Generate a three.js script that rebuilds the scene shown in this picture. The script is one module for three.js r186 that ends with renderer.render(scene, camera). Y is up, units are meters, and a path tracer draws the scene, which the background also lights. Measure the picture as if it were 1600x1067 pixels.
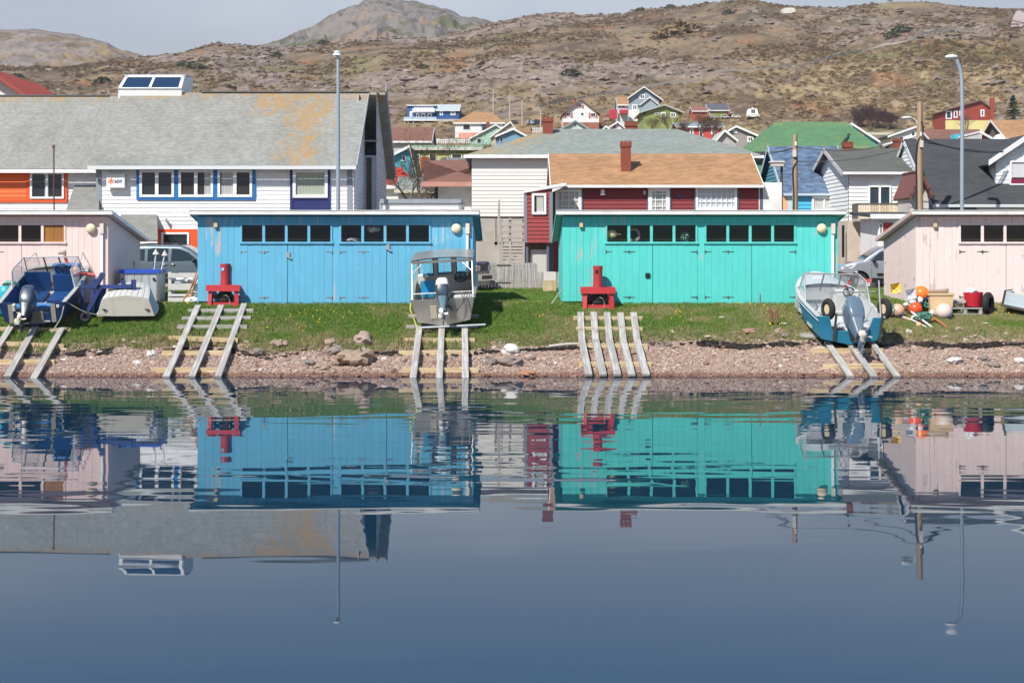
import * as THREE from 'three';
import { mergeGeometries, mergeVertices, toCreasedNormals } from 'three/addons/utils/BufferGeometryUtils.js';
import { FontLoader } from 'three/addons/loaders/FontLoader.js';
import { TextGeometry } from 'three/addons/geometries/TextGeometry.js';

// ------------------------------------------------------------------ camera, sky, sun, exposure
const F = 2250, HOR = 385, EYE = 3.79;              // focal length in photo pixels, row of the horizon, height of the lens above the water
const scene = new THREE.Scene();
const camera = new THREE.PerspectiveCamera(2 * Math.atan(682 / F) * 180 / Math.PI, 1600 / 1364, 0.5, 6000);
camera.position.set(0, EYE, 0);
camera.lookAt(0, EYE, -100);
camera.setViewOffset(1600, 1364, 0, 682 - HOR, 1600, 1067);
const renderer = new THREE.WebGLRenderer({ antialias: true });
renderer.toneMapping = THREE.LinearToneMapping;
renderer.toneMappingExposure = 1.28;
renderer.shadowMap.enabled = true;

const SUN = new THREE.Vector3(-0.55, 1, 0.75).normalize();
const sun = new THREE.DirectionalLight(new THREE.Color(1, 0.955, 0.88), 5.0);
sun.position.copy(SUN).multiplyScalar(150).add(new THREE.Vector3(0, 0, -55));
sun.target.position.set(0, 0, -55);
sun.castShadow = true; sun.shadow.mapSize.set(4096, 4096); sun.shadow.radius = 1.2;
Object.assign(sun.shadow.camera, { left: -70, right: 70, top: 70, bottom: -70, near: 1, far: 400 });
scene.add(sun, sun.target);

// ------------------------------------------------------------------ noise
function rng(seed) { let s = seed >>> 0; return () => { s = (s + 0x6D2B79F5) >>> 0; let t = s; t = Math.imul(t ^ (t >>> 15), t | 1); t ^= t + Math.imul(t ^ (t >>> 7), t | 61); return ((t ^ (t >>> 14)) >>> 0) / 4294967296; }; }
const hash = (x, y) => { let h = Math.imul(x | 0, 374761393) + Math.imul(y | 0, 668265263); h = Math.imul(h ^ (h >>> 13), 1274126177); return ((h ^ (h >>> 16)) >>> 0) / 4294967296; };
function vnoise(x, y, per = 0) {                     // value noise 0..1; per > 0 repeats
  const x0 = Math.floor(x), y0 = Math.floor(y), fx = x - x0, fy = y - y0, sx = fx * fx * (3 - 2 * fx), sy = fy * fy * (3 - 2 * fy);
  const w = per ? (a) => ((a % per) + per) % per : (a) => a;
  const a = hash(w(x0), w(y0)), b = hash(w(x0 + 1), w(y0)), c = hash(w(x0), w(y0 + 1)), d = hash(w(x0 + 1), w(y0 + 1));
  return a + (b - a) * sx + (c - a) * sy + (a - b - c + d) * sx * sy;
}
function fbm(x, y, o = 4, per = 0) { let s = 0, a = 0.5, n = 0; for (let i = 0; i < o; i++) { s += a * vnoise(x + i * 17.3 * (per ? 0 : 1), y - i * 9.1 * (per ? 0 : 1), per); n += a; a *= 0.5; x *= 2; y *= 2; per *= 2; } return s / n; }
const ridged = (x, y, o = 4) => { let s = 0, a = 0.5, n = 0; for (let i = 0; i < o; i++) { s += a * (1 - Math.abs(2 * vnoise(x + i * 31.7, y + i * 11.9) - 1)); n += a; a *= 0.5; x *= 2.1; y *= 2.1; } return s / n; };
const clamp = (x, a = 0, b = 1) => Math.min(b, Math.max(a, x));
const sstep = (a, b, x) => { const t = clamp((x - a) / (b - a)); return t * t * (3 - 2 * t); };
const lerp = (a, b, t) => a + (b - a) * t;
const mix3 = (a, b, t) => [lerp(a[0], b[0], t), lerp(a[1], b[1], t), lerp(a[2], b[2], t)];
function curve(pts) { return (x) => { if (x <= pts[0][0]) return pts[0][1]; for (let i = 1; i < pts.length; i++) if (x <= pts[i][0]) { const [a, b] = [pts[i - 1], pts[i]]; return lerp(a[1], b[1], (x - a[0]) / (b[0] - a[0])); } return pts[pts.length - 1][1]; }; }

// ------------------------------------------------------------------ sky: clear spring air, pale at the horizon, thin veils of cloud
{
  const w = 1024, h = 512, data = new Float32Array(w * h * 4);
  const col = [[0, [0.39, 0.395, 0.43]], [6, [0.375, 0.39, 0.445]], [11, [0.36, 0.42, 0.50]], [18, [0.19, 0.335, 0.55]], [35, [0.14, 0.26, 0.49]], [90, [0.07, 0.15, 0.35]]];
  for (let j = 0; j < h; j++) {
    const e = ((j + 0.5) / h - 0.5) * 180;
    let c = col[0][1];
    for (let k = 1; k < col.length; k++) if (e > col[k - 1][0]) { const t = clamp((e - col[k - 1][0]) / (col[k][0] - col[k - 1][0])); c = mix3(col[k - 1][1], col[k][1], t); }
    for (let i = 0; i < w; i++) {
      const u = i / w * 32, v = e / 4.5;
      const n = sstep(0.46, 0.8, fbm(u * 0.8 + v * 0.1, v * 0.9 + 40, 5, 0)) * sstep(w, w * 0.97, i) ;
      const k = 0.3 * n * sstep(2, 10, e);
      const q = mix3(c, [0.66, 0.68, 0.73], k), o = (j * w + i) * 4;
      data[o] = q[0]; data[o + 1] = q[1]; data[o + 2] = q[2]; data[o + 3] = 1;
    }
  }
  const t = new THREE.DataTexture(data, w, h, THREE.RGBAFormat, THREE.FloatType);
  t.mapping = THREE.EquirectangularReflectionMapping; t.magFilter = THREE.LinearFilter; t.minFilter = THREE.LinearFilter; t.needsUpdate = true;
  scene.background = t; scene.environment = t;
}
scene.fog = new THREE.FogExp2(0xc3cbd8, 0.00012);

// ------------------------------------------------------------------ helpers: names, things, parts
const V = (x, y, z) => new THREE.Vector3(x, y, z);
const PX = (px, d) => (px - 800) * d / F;            // metres to the side of a point seen at photo column px at distance d
const PY = (py, d) => EYE - (py - HOR) * d / F;      // height above the water of a point seen at photo row py at distance d
const used = {};
const numbered = (n) => { const k = used[n] = (used[n] ?? -1) + 1; return k ? `${n}_${String(k).padStart(3, '0')}` : n; };
function tag(o, label, category, group, kind) { if (label) o.userData.label = label; if (category) o.userData.category = category; if (group) o.userData.group = group; if (kind) o.userData.kind = kind; return o; }
function thing(name, label, category, pos = [0, 0, 0], turn = 0, group) {
  const o = new THREE.Group(); o.name = numbered(name); o.position.set(...pos); o.rotation.y = turn; scene.add(o);
  return tag(o, label, category, group);
}
function part(parent, name, geo, m, label) { const o = new THREE.Mesh(Array.isArray(geo) ? merge(geo) : geo, m); o.name = name; o.castShadow = o.receiveShadow = true; if (label) o.userData.label = label; parent.add(o); return o; }
function single(name, label, category, geo, m, group, kind) { const o = part(scene, numbered(name), geo, m); return tag(o, label, category, group, kind); }

// ------------------------------------------------------------------ helpers: geometry (uv in metres)
const R0 = rng(7);
function clean(g) { g = g.index ? g.toNonIndexed() : g; for (const k of Object.keys(g.attributes)) if (!['position', 'normal', 'uv'].includes(k)) g.deleteAttribute(k); if (!g.attributes.normal) g.computeVertexNormals(); if (!g.attributes.uv) g.setAttribute('uv', new THREE.BufferAttribute(new Float32Array(g.attributes.position.count * 2), 2)); return g; }
function merge(list) { return list.length === 1 ? list[0] : mergeGeometries(list.map(clean)); }
function place(g, x = 0, y = 0, z = 0, rx = 0, ry = 0, rz = 0) { if (rx || ry || rz) g.applyMatrix4(new THREE.Matrix4().makeRotationFromEuler(new THREE.Euler(rx, ry, rz, 'YXZ'))); g.translate(x, y, z); return g; }
function B(w, h, d, x = 0, y = 0, z = 0, rx = 0, ry = 0, rz = 0) {          // a box, centre at x y z
  const g = new THREE.BoxGeometry(w, h, d), uv = g.attributes.uv, s = [[d, h], [d, h], [w, d], [w, d], [w, h], [w, h]], ou = R0() * 5, ov = R0() * 5;
  for (let i = 0; i < 24; i++) { const [a, b] = s[i >> 2]; const p = uv.getX(i), q = uv.getY(i); if (a > b * 1.5) uv.setXY(i, q * b + ou, p * a + ov); else uv.setXY(i, p * a + ou, q * b + ov); }
  return place(g, x, y, z, rx, ry, rz);
}
const BB = (x0, x1, y0, y1, z0, z1) => B(x1 - x0, y1 - y0, z1 - z0, (x0 + x1) / 2, (y0 + y1) / 2, (z0 + z1) / 2);
function rod(a, b, r0, r1 = r0, seg = 7) {
  const d = b.clone().sub(a), g = new THREE.CylinderGeometry(r1, r0, d.length(), seg, 1);
  g.applyQuaternion(new THREE.Quaternion().setFromUnitVectors(V(0, 1, 0), d.normalize())); const m = a.clone().add(b).multiplyScalar(0.5); g.translate(m.x, m.y, m.z); return g;
}
function beam(a, b, w, h) {                           // a squared timber from a to b, w across, h deep, its broad side up
  const d = b.clone().sub(a), L = d.length(), g = B(w, h, L), m = new THREE.Matrix4().lookAt(a, b, V(0, 1, 0)); g.applyMatrix4(m);
  const c = a.clone().add(b).multiplyScalar(0.5); g.translate(c.x, c.y, c.z); return g;
}
const tube = (pts, r, n = 24, seg = 6, closed = false) => new THREE.TubeGeometry(new THREE.CatmullRomCurve3(pts, closed), n, r, seg, closed);
const lathe = (pts, seg = 20) => new THREE.LatheGeometry(pts.map(([x, y]) => new THREE.Vector2(x, y)), seg);
function prism(pts, depth, bevel = 0) { const s = new THREE.Shape(pts.map(([x, y]) => new THREE.Vector2(x, y))); return new THREE.ExtrudeGeometry(s, { depth, bevelEnabled: bevel > 0, bevelSize: bevel, bevelThickness: bevel, bevelSegments: 2, curveSegments: 8 }); }
function sheet(grid, smooth = true) {                 // grid[i][j] of Vector3
  const n = grid.length, m = grid[0].length, p = [], uv = [], idx = [];
  for (let i = 0; i < n; i++) for (let j = 0; j < m; j++) { const v = grid[i][j]; p.push(v.x, v.y, v.z); uv.push(Math.abs(v.x) > 1e9 ? 0 : j / (m - 1), i / (n - 1)); }
  for (let i = 0; i < n - 1; i++) for (let j = 0; j < m - 1; j++) { const a = i * m + j; idx.push(a, a + 1, a + m, a + 1, a + m + 1, a + m); }
  const g = new THREE.BufferGeometry(); g.setAttribute('position', new THREE.Float32BufferAttribute(p, 3)); g.setAttribute('uv', new THREE.Float32BufferAttribute(uv, 2)); g.setIndex(idx);
  if (smooth) { g.computeVertexNormals(); return g; }
  const f = g.toNonIndexed(); f.computeVertexNormals(); return f;
}
function quads(list) {                                // list of [a,b,c,d] Vector3, counter-clockwise; uv in metres along a-b and a-d
  const p = [], uv = [], idx = [];
  list.forEach(([a, b, c, d], k) => { const w = a.distanceTo(b), h = a.distanceTo(d); for (const v of [a, b, c, d]) p.push(v.x, v.y, v.z); uv.push(0, 0, w, 0, w, h, 0, h); const o = k * 4; idx.push(o, o + 1, o + 2, o, o + 2, o + 3); });
  const g = new THREE.BufferGeometry(); g.setAttribute('position', new THREE.Float32BufferAttribute(p, 3)); g.setAttribute('uv', new THREE.Float32BufferAttribute(uv, 2)); g.setIndex(idx);
  const f = g.toNonIndexed(); f.computeVertexNormals(); return f;
}
function poly(pts) { const q = []; for (let i = 1; i < pts.length - 1; i++) q.push([pts[0], pts[i], pts[i + 1], pts[i + 1]]); return quads(q); }
function slab(pts, t) {                               // a plate of thickness t: pts are the corners of the upper face, counter-clockwise from above or outside
  const n = V(0, 0, 0).crossVectors(pts[1].clone().sub(pts[0]), pts[2].clone().sub(pts[0])).normalize(), low = pts.map((p) => p.clone().addScaledVector(n, -t));
  const e0 = pts[0], ux = pts[1].clone().sub(pts[0]).normalize(), uy = V(0, 0, 0).crossVectors(n, ux), list = [poly(pts), poly([...low].reverse())];
  const uv = list[0].attributes.uv, ps = list[0].attributes.position, q = V(0, 0, 0);
  for (let i = 0; i < ps.count; i++) { q.fromBufferAttribute(ps, i).sub(e0); uv.setXY(i, q.dot(ux), q.dot(uy)); }
  for (let i = 0; i < pts.length; i++) { const j = (i + 1) % pts.length; list.push(quads([[low[i], low[j], pts[j], pts[i]]])); }
  return merge(list);
}
function loft(rings, closed = true, caps = true) {    // rings of Vector3, equal counts
  const g = sheet(rings.map((r) => closed ? [...r, r[0]] : r)), out = [g];
  if (caps && closed) for (const [r, s] of [[rings[0], -1], [rings[rings.length - 1], 1]]) { const c = r.reduce((a, v) => a.add(v), V(0, 0, 0)).multiplyScalar(1 / r.length), q = []; for (let i = 0; i < r.length; i++) { const a = r[i], b = r[(i + 1) % r.length]; q.push(s > 0 ? [c, a, b, b] : [c, b, a, a]); } out.push(quads(q)); }
  return merge(out);
}
function lump(r, seed, detail = 1, rough = 0.3, sy = 1) { // an irregular stone
  const g = new THREE.IcosahedronGeometry(1, detail), p = g.attributes.position, v = V(0, 0, 0);
  for (let i = 0; i < p.count; i++) { v.fromBufferAttribute(p, i); const k = 1 + rough * (vnoise(v.x * 2.1 + seed * 7.7 + v.z * 3.3, v.y * 2.3 + seed * 3.1 - v.z * 2.7) * 2 - 1); v.multiplyScalar(k * r); p.setXYZ(i, v.x, v.y * sy, v.z); }
  g.computeVertexNormals(); return g;
}

// ------------------------------------------------------------------ helpers: materials
const toS = (c) => c <= 0.0031308 ? c * 12.92 : 1.055 * Math.pow(c, 1 / 2.4) - 0.055;
const toL = (c) => c <= 0.04045 ? c / 12.92 : Math.pow((c + 0.055) / 1.055, 2.4);
const hexL = (h) => [toL((h >> 16 & 255) / 255), toL((h >> 8 & 255) / 255), toL((h & 255) / 255)];
function tex(w, h, fn, size = [1, 1], srgb = true) {   // fn(u, v) in 0..1 gives linear rgb or a grey; size in metres
  const d = new Uint8Array(w * h * 4);
  for (let j = 0; j < h; j++) for (let i = 0; i < w; i++) { let c = fn((i + 0.5) / w, (j + 0.5) / h); if (typeof c === 'number') c = [c, c, c]; const o = (j * w + i) * 4; for (let k = 0; k < 3; k++) d[o + k] = clamp(srgb ? toS(clamp(c[k])) : clamp(c[k])) * 255; d[o + 3] = 255; }
  const t = new THREE.DataTexture(d, w, h); t.wrapS = t.wrapT = THREE.RepeatWrapping; t.magFilter = THREE.LinearFilter; t.minFilter = THREE.LinearMipmapLinearFilter; t.generateMipmaps = true;
  if (srgb) t.colorSpace = THREE.SRGBColorSpace; t.repeat.set(1 / size[0], 1 / size[1]); t.needsUpdate = true; return t;
}
const mats = {};
function mat(c, rough = 0.7, o = {}) {
  const key = JSON.stringify([c, rough, Object.keys(o).map((k) => [k, o[k]?.uuid ?? o[k]])]);
  if (mats[key]) return mats[key];
  const m = new THREE.MeshPhysicalMaterial({ roughness: rough, ...o }); const l = typeof c === 'number' ? hexL(c) : c; m.color.setRGB(...l); m.side = THREE.DoubleSide; return mats[key] = m;
}
// grain shared by many surfaces, around 1
const grainT = tex(256, 256, (u, v) => 0.78 + 0.22 * fbm(u * 8, v * 8, 5, 8), [1.6, 1.6]);
const weatherT = tex(256, 256, (u, v) => { const a = fbm(u * 4, v * 4, 5, 4), s = fbm(u * 24, v * 3, 3, 24); return mix3([1, 1, 1], [0.74, 0.71, 0.66], sstep(0.5, 0.8, a) * 0.6 + sstep(0.55, 0.85, s) * 0.4); }, [3, 3]);
const M = {
  white: mat([0.78, 0.78, 0.77], 0.55, { map: weatherT }), pvc: mat([0.82, 0.82, 0.82], 0.35), offwhite: mat([0.62, 0.60, 0.54], 0.6, { map: weatherT }),
  dark: mat([0.012, 0.012, 0.014], 0.5), black: mat([0.018, 0.018, 0.02], 0.4), rubber: mat([0.016, 0.016, 0.017], 0.85), iron: mat([0.09, 0.075, 0.065], 0.7, { metalness: 0.3, map: grainT }),
  glass: mat([1, 1, 1], 0.03, { transmission: 1, thickness: 0, ior: 1.5, specularIntensity: 0.35 }), pane: mat([0.02, 0.026, 0.032], 0.06, { ior: 1.6 }), paneBlue: mat([0.03, 0.05, 0.075], 0.06, { ior: 1.6 }),
  steel: mat([0.55, 0.56, 0.57], 0.35, { metalness: 1 }), galv: mat([0.42, 0.45, 0.48], 0.55, { metalness: 0.45, map: grainT }), chrome: mat([0.8, 0.8, 0.8], 0.12, { metalness: 1 }),
  red: mat([0.62, 0.035, 0.04], 0.55, { map: weatherT }), rust: mat([0.17, 0.06, 0.03], 0.9, { map: grainT }), brick: mat([0.25, 0.065, 0.038], 0.9, { map: grainT }), concrete: mat([0.45, 0.42, 0.37], 0.9, { map: weatherT }),
};
const woodT = (a, b, seed) => tex(256, 512, (u, v) => { const s = fbm(u * 32 + 2 * fbm(u * 4, v * 4, 2, 4) * 0, v * 2 + seed, 4, 32), k = fbm(u * 64, v * 8 + seed, 2, 64), st = fbm(u * 4 + seed, v * 4, 4, 4); return mix3(mix3(a, b, sstep(0.3, 0.7, s)), [a[0] * 0.5, a[1] * 0.5, a[2] * 0.5], 0.5 * sstep(0.6, 0.9, k) + 0.3 * sstep(0.55, 0.8, st)); }, [1, 2.5]);
const greyWoodT = woodT([0.30, 0.28, 0.26], [0.46, 0.44, 0.41], 3), tanWoodT = woodT([0.46, 0.33, 0.17], [0.62, 0.50, 0.32], 8);
M.greyWood = mat([1, 1, 1], 0.9, { map: greyWoodT, bumpMap: greyWoodT, bumpScale: 0.002 }); M.tanWood = mat([1, 1, 1], 0.85, { map: tanWoodT }); M.darkWood = mat([0.35, 0.3, 0.26], 0.9, { map: greyWoodT });
// ------------------------------------------------------------------ the lie of the land
const SKYLINE = curve([[-700, 100], [0, 104], [100, 105], [180, 92], [230, 89], [290, 80], [330, 67], [380, 72], [430, 76], [520, 70], [600, 60], [680, 57], [720, 52], [760, 38], [800, 30], [840, 22], [885, 20], [905, 24], [970, 24], [1010, 17], [1050, 12], [1090, 10], [1120, 6], [1160, 3], [1180, 1], [1205, 8], [1240, 14], [1310, 16], [1360, 9], [1410, 3], [1460, 3], [1500, 7], [1560, 9], [1640, 12], [2300, 30]]);
const RIDGE = curve([[-700, 520], [0, 520], [400, 560], [700, 600], [1000, 620], [1300, 560], [1600, 490], [2300, 460]]);
const NEAR = curve([[0, -3], [30, -2.2], [40, -0.7], [42, 0], [47.3, 1.72], [48, 1.84], [52, 1.98], [57, 2.10], [62, 2.15], [80, 2.4], [100, 4.0], [300, 27.8], [2000, 27.8]]);
const bankEdge = (x) => 44.55 + 0.35 * Math.tanh(x / 4) + 0.55 * (fbm(x * 0.55 + 3, 4.2, 3) - 0.5) * 2 * 0.7;      // where the turf ends above the shingle
const rockMask = (x, z) => sstep(0.515, 0.61, 0.62 * fbm(x / 44 + 3.1, z / 58 + 7.7, 4) + 0.38 * fbm(x / 9 + 40, z / 13 + 2, 3));
function hillBase(t, d) {
  const R = RIDGE(t), f = clamp((d - 300) / (R - 300)), yR = EYE + (HOR - SKYLINE(t)) * R / F;
  let y = 27.8 + (yR - 27.8) * (f * 1.12 - 0.12 * f * f);
  if (d > R) y = yR - (d - R) * 0.35;
  return [y, f, R];
}
function groundY(x, z) {
  const d = -z; let y = NEAR(d);
  if (d < 90) {
    if (d > 41 && d < 57) { const e = bankEdge(x); y += (sstep(-0.12, 0.1, d - e) - 0.5) * 0.10 * sstep(42, 43, d) * sstep(47.4, 46, d) + 0.05 * (fbm(x * 0.8, z * 0.8, 3) - 0.5) * sstep(42.2, 43.5, d) * sstep(48, 47, d); }
    return y;
  }
  const t = 800 + x / d * F;
  if (d > 300) {
    const [b, f, R] = hillBase(t, d), w = Math.min(1, f * 5) * (0.3 + 0.7 * Math.sqrt(clamp((1 - f) * 2.2)));
    y = b;
    y += w * (7 * (fbm(x / 60, z / 80, 3) - 0.5) + 3.0 * (fbm(x / 20 + 9, z / 30, 3) - 0.5));
    const m = rockMask(x, z);
    const rr = ridged(x / 14, z / 20, 4);
    y += w * m * (2.2 * (rr - 0.45) + 0.7 * (ridged(x / 4.5 + 3, z / 6.5, 3) - 0.5)) + (1 - m) * w * 0.9 * (fbm(x / 4, z / 6, 3) - 0.5) + m * w * 0.7 * (vnoise(x / 2.2, z / 3.2) - 0.5);
    if (d > R) y -= 1.5;
  } else if (d > 100) y += 1.2 * (fbm(x / 30, z / 20, 3) - 0.5) * sstep(100, 130, d);
  return y;
}
function onGround(px, row) { let d = 42; for (let k = 0, s = 0.4; k < 4000; k++) { const y = groundY(PX(px, d), -d); if (PY(row, d) <= y) return d; s = Math.max(0.05, d * 0.004); d += s; if (d > 1500) break; } return d; } // distance of the ground seen at that column and row
const hillPaint = (t, row) => [t, row];
function groundColor(x, z, y) {
  const d = -z;
  if (d < 80) {
    const e = bankEdge(x), n = fbm(x * 2.2, z * 2.2, 4), n2 = fbm(x * 0.7 + 9, z * 0.7, 3);
    const shingle = mix3([0.27, 0.185, 0.145], [0.40, 0.295, 0.24], n), wet = mix3([0.16, 0.085, 0.06], [0.27, 0.165, 0.125], n), turf = mix3([0.07, 0.095, 0.022], [0.20, 0.17, 0.075], sstep(0.45, 0.75, n2 * 0.6 + n * 0.4));
    let c = mix3(shingle, turf, sstep(-0.1, 0.25, d - e + (n - 0.5) * 0.8));
    c = mix3(wet, c, sstep(0.02, 0.14, y + 0.1 * (n - 0.5)));
    const yard = mix3([0.27, 0.19, 0.165], [0.36, 0.26, 0.23], n);
    return mix3(c, yard, sstep(57.5, 58.6, d));
  }
  const t = 800 + x / d * F, row = HOR - (y - EYE) * F / d;
  const a = fbm(x / 24, z / 32, 4), b = fbm(x / 8 + 0.06 * z + 5, z / 13, 4), c2 = vnoise(x / 1.3 + 0.3 * z, z / 2.6), g = fbm(x / 44 + 20, z / 50, 3);
  let c = mix3([0.12, 0.085, 0.058], [0.22, 0.16, 0.10], sstep(0.32, 0.68, b * 0.6 + a * 0.4));
  const tanw = sstep(1000, 1350, t) * sstep(60, 130, row) + 0.6 * sstep(120, 170, row) * sstep(560, 700, t);
  c = mix3(c, mix3([0.25, 0.175, 0.095], [0.33, 0.25, 0.135], c2), clamp(tanw) * sstep(0.38, 0.62, b * 0.5 + c2 * 0.2 + a * 0.3) * 0.9);
  c = mix3(c, [0.17, 0.165, 0.065], 0.6 * sstep(0.62, 0.75, g));                    // green flushes
  c = mix3(c, [0.26, 0.12, 0.06], 0.6 * sstep(0.68, 0.78, fbm(x / 16 + 50, z / 24, 3)));   // russet bracken
  c = mix3(c, [0.09, 0.088, 0.05], 0.6 * sstep(0.66, 0.74, fbm(x / 11 + 80, z / 16, 3))); // dark juniper
  const m = rockMask(x, z) * (t < 1100 ? 1 : 0.75), rk = ridged(x / 9, z / 15, 4);
  c = mix3(c, mix3([0.15, 0.115, 0.094], [0.24, 0.188, 0.156], sstep(0.3, 0.75, rk * 0.6 + c2 * 0.4)), m * sstep(0.30, 0.52, rk * 0.55 + b * 0.45));
  c = mix3(c, [0.27, 0.22, 0.18], 0.5 * sstep(250, 290, d) * sstep(0.80, 0.88, vnoise(x / 1.9 + 7, z / 4.0)));    // loose pale stones
  if (row > 150) c = mix3(c, [0.13, 0.16, 0.05], 0.5 * sstep(0.5, 0.7, a) * sstep(300, 220, d));
  const k = 0.84 + 0.32 * c2; return [c[0] * k, c[1] * k, c[2] * k];
}
const groundT = tex(512, 512, (u, v) => 0.62 + 0.38 * (0.55 * fbm(u * 16, v * 16, 5, 16) + 0.45 * fbm(u * 90, v * 90, 2, 90)) / 0.6, [3, 3]);
function heightSheet(cols, dist, heightAt, colorAt) {
  const n = cols.length, p = [], uv = [], c = [], idx = [];
  const rows = dist(cols[0]).length;
  for (const t of cols) { const ds = dist(t); for (const d of ds) { const x = PX(t, d), z = -d, y = heightAt(x, z, t, d); p.push(x, y, z); uv.push(x, z); c.push(...colorAt(x, z, y, t, d)); } }
  for (let i = 0; i < n - 1; i++) for (let j = 0; j < rows - 1; j++) { const a = i * rows + j, b = a + rows; idx.push(a, b, a + 1, b, b + 1, a + 1); }
  const g = new THREE.BufferGeometry(); g.setAttribute('position', new THREE.Float32BufferAttribute(p, 3)); g.setAttribute('uv', new THREE.Float32BufferAttribute(uv, 2)); g.setAttribute('color', new THREE.Float32BufferAttribute(c, 3)); g.setIndex(idx); g.computeVertexNormals(); return g;
}
const landMat = new THREE.MeshPhysicalMaterial({ vertexColors: true, roughness: 1, specularIntensity: 0.15, map: groundT, bumpMap: groundT, bumpScale: 0.02, side: THREE.DoubleSide });
{
  const cols = []; for (let t = -900; t < -40; t += 20) cols.push(t); for (let t = -40; t < 1640; t += 1.9) cols.push(t); for (let t = 1640; t <= 2500; t += 20) cols.push(t);
  const near = []; for (let d = 30; d < 41.9; d += 1.5) near.push(d); for (let d = 41.9; d < 49; d += 0.11) near.push(d); for (let d = 49; d < 60; d += 0.5) near.push(d); for (let d = 60; d < 100; d += 2.5) near.push(d); for (let d = 100; d < 300; d += 3.5) near.push(d);
  const NH = 210;
  const dist = (t) => { const R = RIDGE(t), a = [...near]; for (let k = 0; k <= NH; k++) a.push(300 + (R - 300) * k / NH); for (const k of [4, 10, 20, 40, 80]) a.push(R + k); return a; };
  const g = heightSheet(cols, dist, (x, z) => groundY(x, z), groundColor);
  const o = part(scene, 'ground', g, landMat); tag(o, 'shingle beach, grassy bank and brown rocky hillside', 'ground', null, 'structure');
}
// the two farther hills
{
  const far = (name, label, line, D, depth, color, px0, px1, amp) => {
    const sk = curve(line), cols = []; for (let t = px0; t <= px1; t += 1.8) cols.push(t);
    const ds = []; for (let k = 0; k <= 110; k++) ds.push(D - depth + depth * k / 110); for (const k of [10, 40, 90]) ds.push(D + k);
    const hy = (x, z, t, d) => {
      const yR = EYE + (HOR - sk(t)) * D / F, y0 = EYE + (HOR - 130) * (D - depth) / F, f = clamp((d - D + depth) / depth);
      let y = y0 + (yR - y0) * Math.pow(f, 1.05); if (d > D) y = yR - (d - D) * 0.5;
      const w = sstep(0, 0.15, f) * (0.25 + 0.75 * sstep(0, 0.25, 1 - f));
      return y + amp * w * (0.75 * (ridged(x / 20, z / 34, 5) - 0.5) + 1.1 * (fbm(x / 60, z / 80, 3) - 0.5) + 0.55 * (fbm(x / 9, z / 14, 4) - 0.5)) + 0.16 * amp * (vnoise(x / 3, z / 4) - 0.5) * w + (f > 0.97 ? 0.10 * amp * (vnoise(x / 9, 3) - 0.5) : 0);
    };
    const g = heightSheet(cols, () => ds, hy, color);
    tag(part(scene, name, g, landMat), label, 'hill', null, 'structure');
  };
  far('hill', 'low brown hill with grey boulders at the left skyline', [[-900, 60], [-60, 52], [0, 48], [60, 48], [110, 53], [150, 61], [168, 66], [185, 76], [225, 89], [260, 100], [330, 130]], 950, 260,
    (x, z, y) => { const b = fbm(x / 30, z / 16, 4), r = ridged(x / 24 + 4, z / 18, 4), c2 = vnoise(x / 4, z / 3); let c = mix3([0.15, 0.105, 0.07], [0.255, 0.185, 0.105], sstep(0.3, 0.7, b)); c = mix3(c, mix3([0.16, 0.14, 0.13], [0.27, 0.235, 0.22], c2), 0.75 * sstep(0.52, 0.68, r * 0.6 + c2 * 0.15 + fbm(x / 70, z / 50, 2) * 0.25)); return c; }, -700, 380, 8);
  far('rocky_peak', 'grey rocky peak rising behind the brown ridge', [[200, 110], [330, 84], [400, 74], [420, 68], [445, 62], [470, 50], [485, 45], [505, 32], [520, 26], [528, 20], [545, 13], [560, 9], [566, 4], [575, 0], [600, -3], [622, 0], [630, 4], [645, 5], [668, 9], [690, 16], [705, 20], [722, 26], [740, 28], [760, 33], [790, 44], [850, 64], [950, 80]], 1080, 300,
    (x, z, y) => { const b = fbm(x / 26, z / 16, 4), r = ridged(x / 22 + 4, z / 15, 4), c2 = vnoise(x / 4, z / 3), row = HOR - (y - EYE) * F / -z; let c = mix3([0.085, 0.074, 0.064], [0.19, 0.165, 0.145], sstep(0.25, 0.7, r * 0.7 + c2 * 0.3)); c = mix3(c, mix3([0.07, 0.075, 0.035], [0.13, 0.12, 0.06], c2), sstep(0.5, 0.62, b * 0.75 + 0.25 * fbm(x / 60, z / 60, 2) + 0.10 * sstep(30, 70, row) - 0.03)); c = mix3(c, [0.25, 0.17, 0.11], 0.7 * sstep(0.66, 0.76, fbm(x / 20 + 30, z / 12, 3))); return c; }, 220, 960, 15);
}
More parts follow.
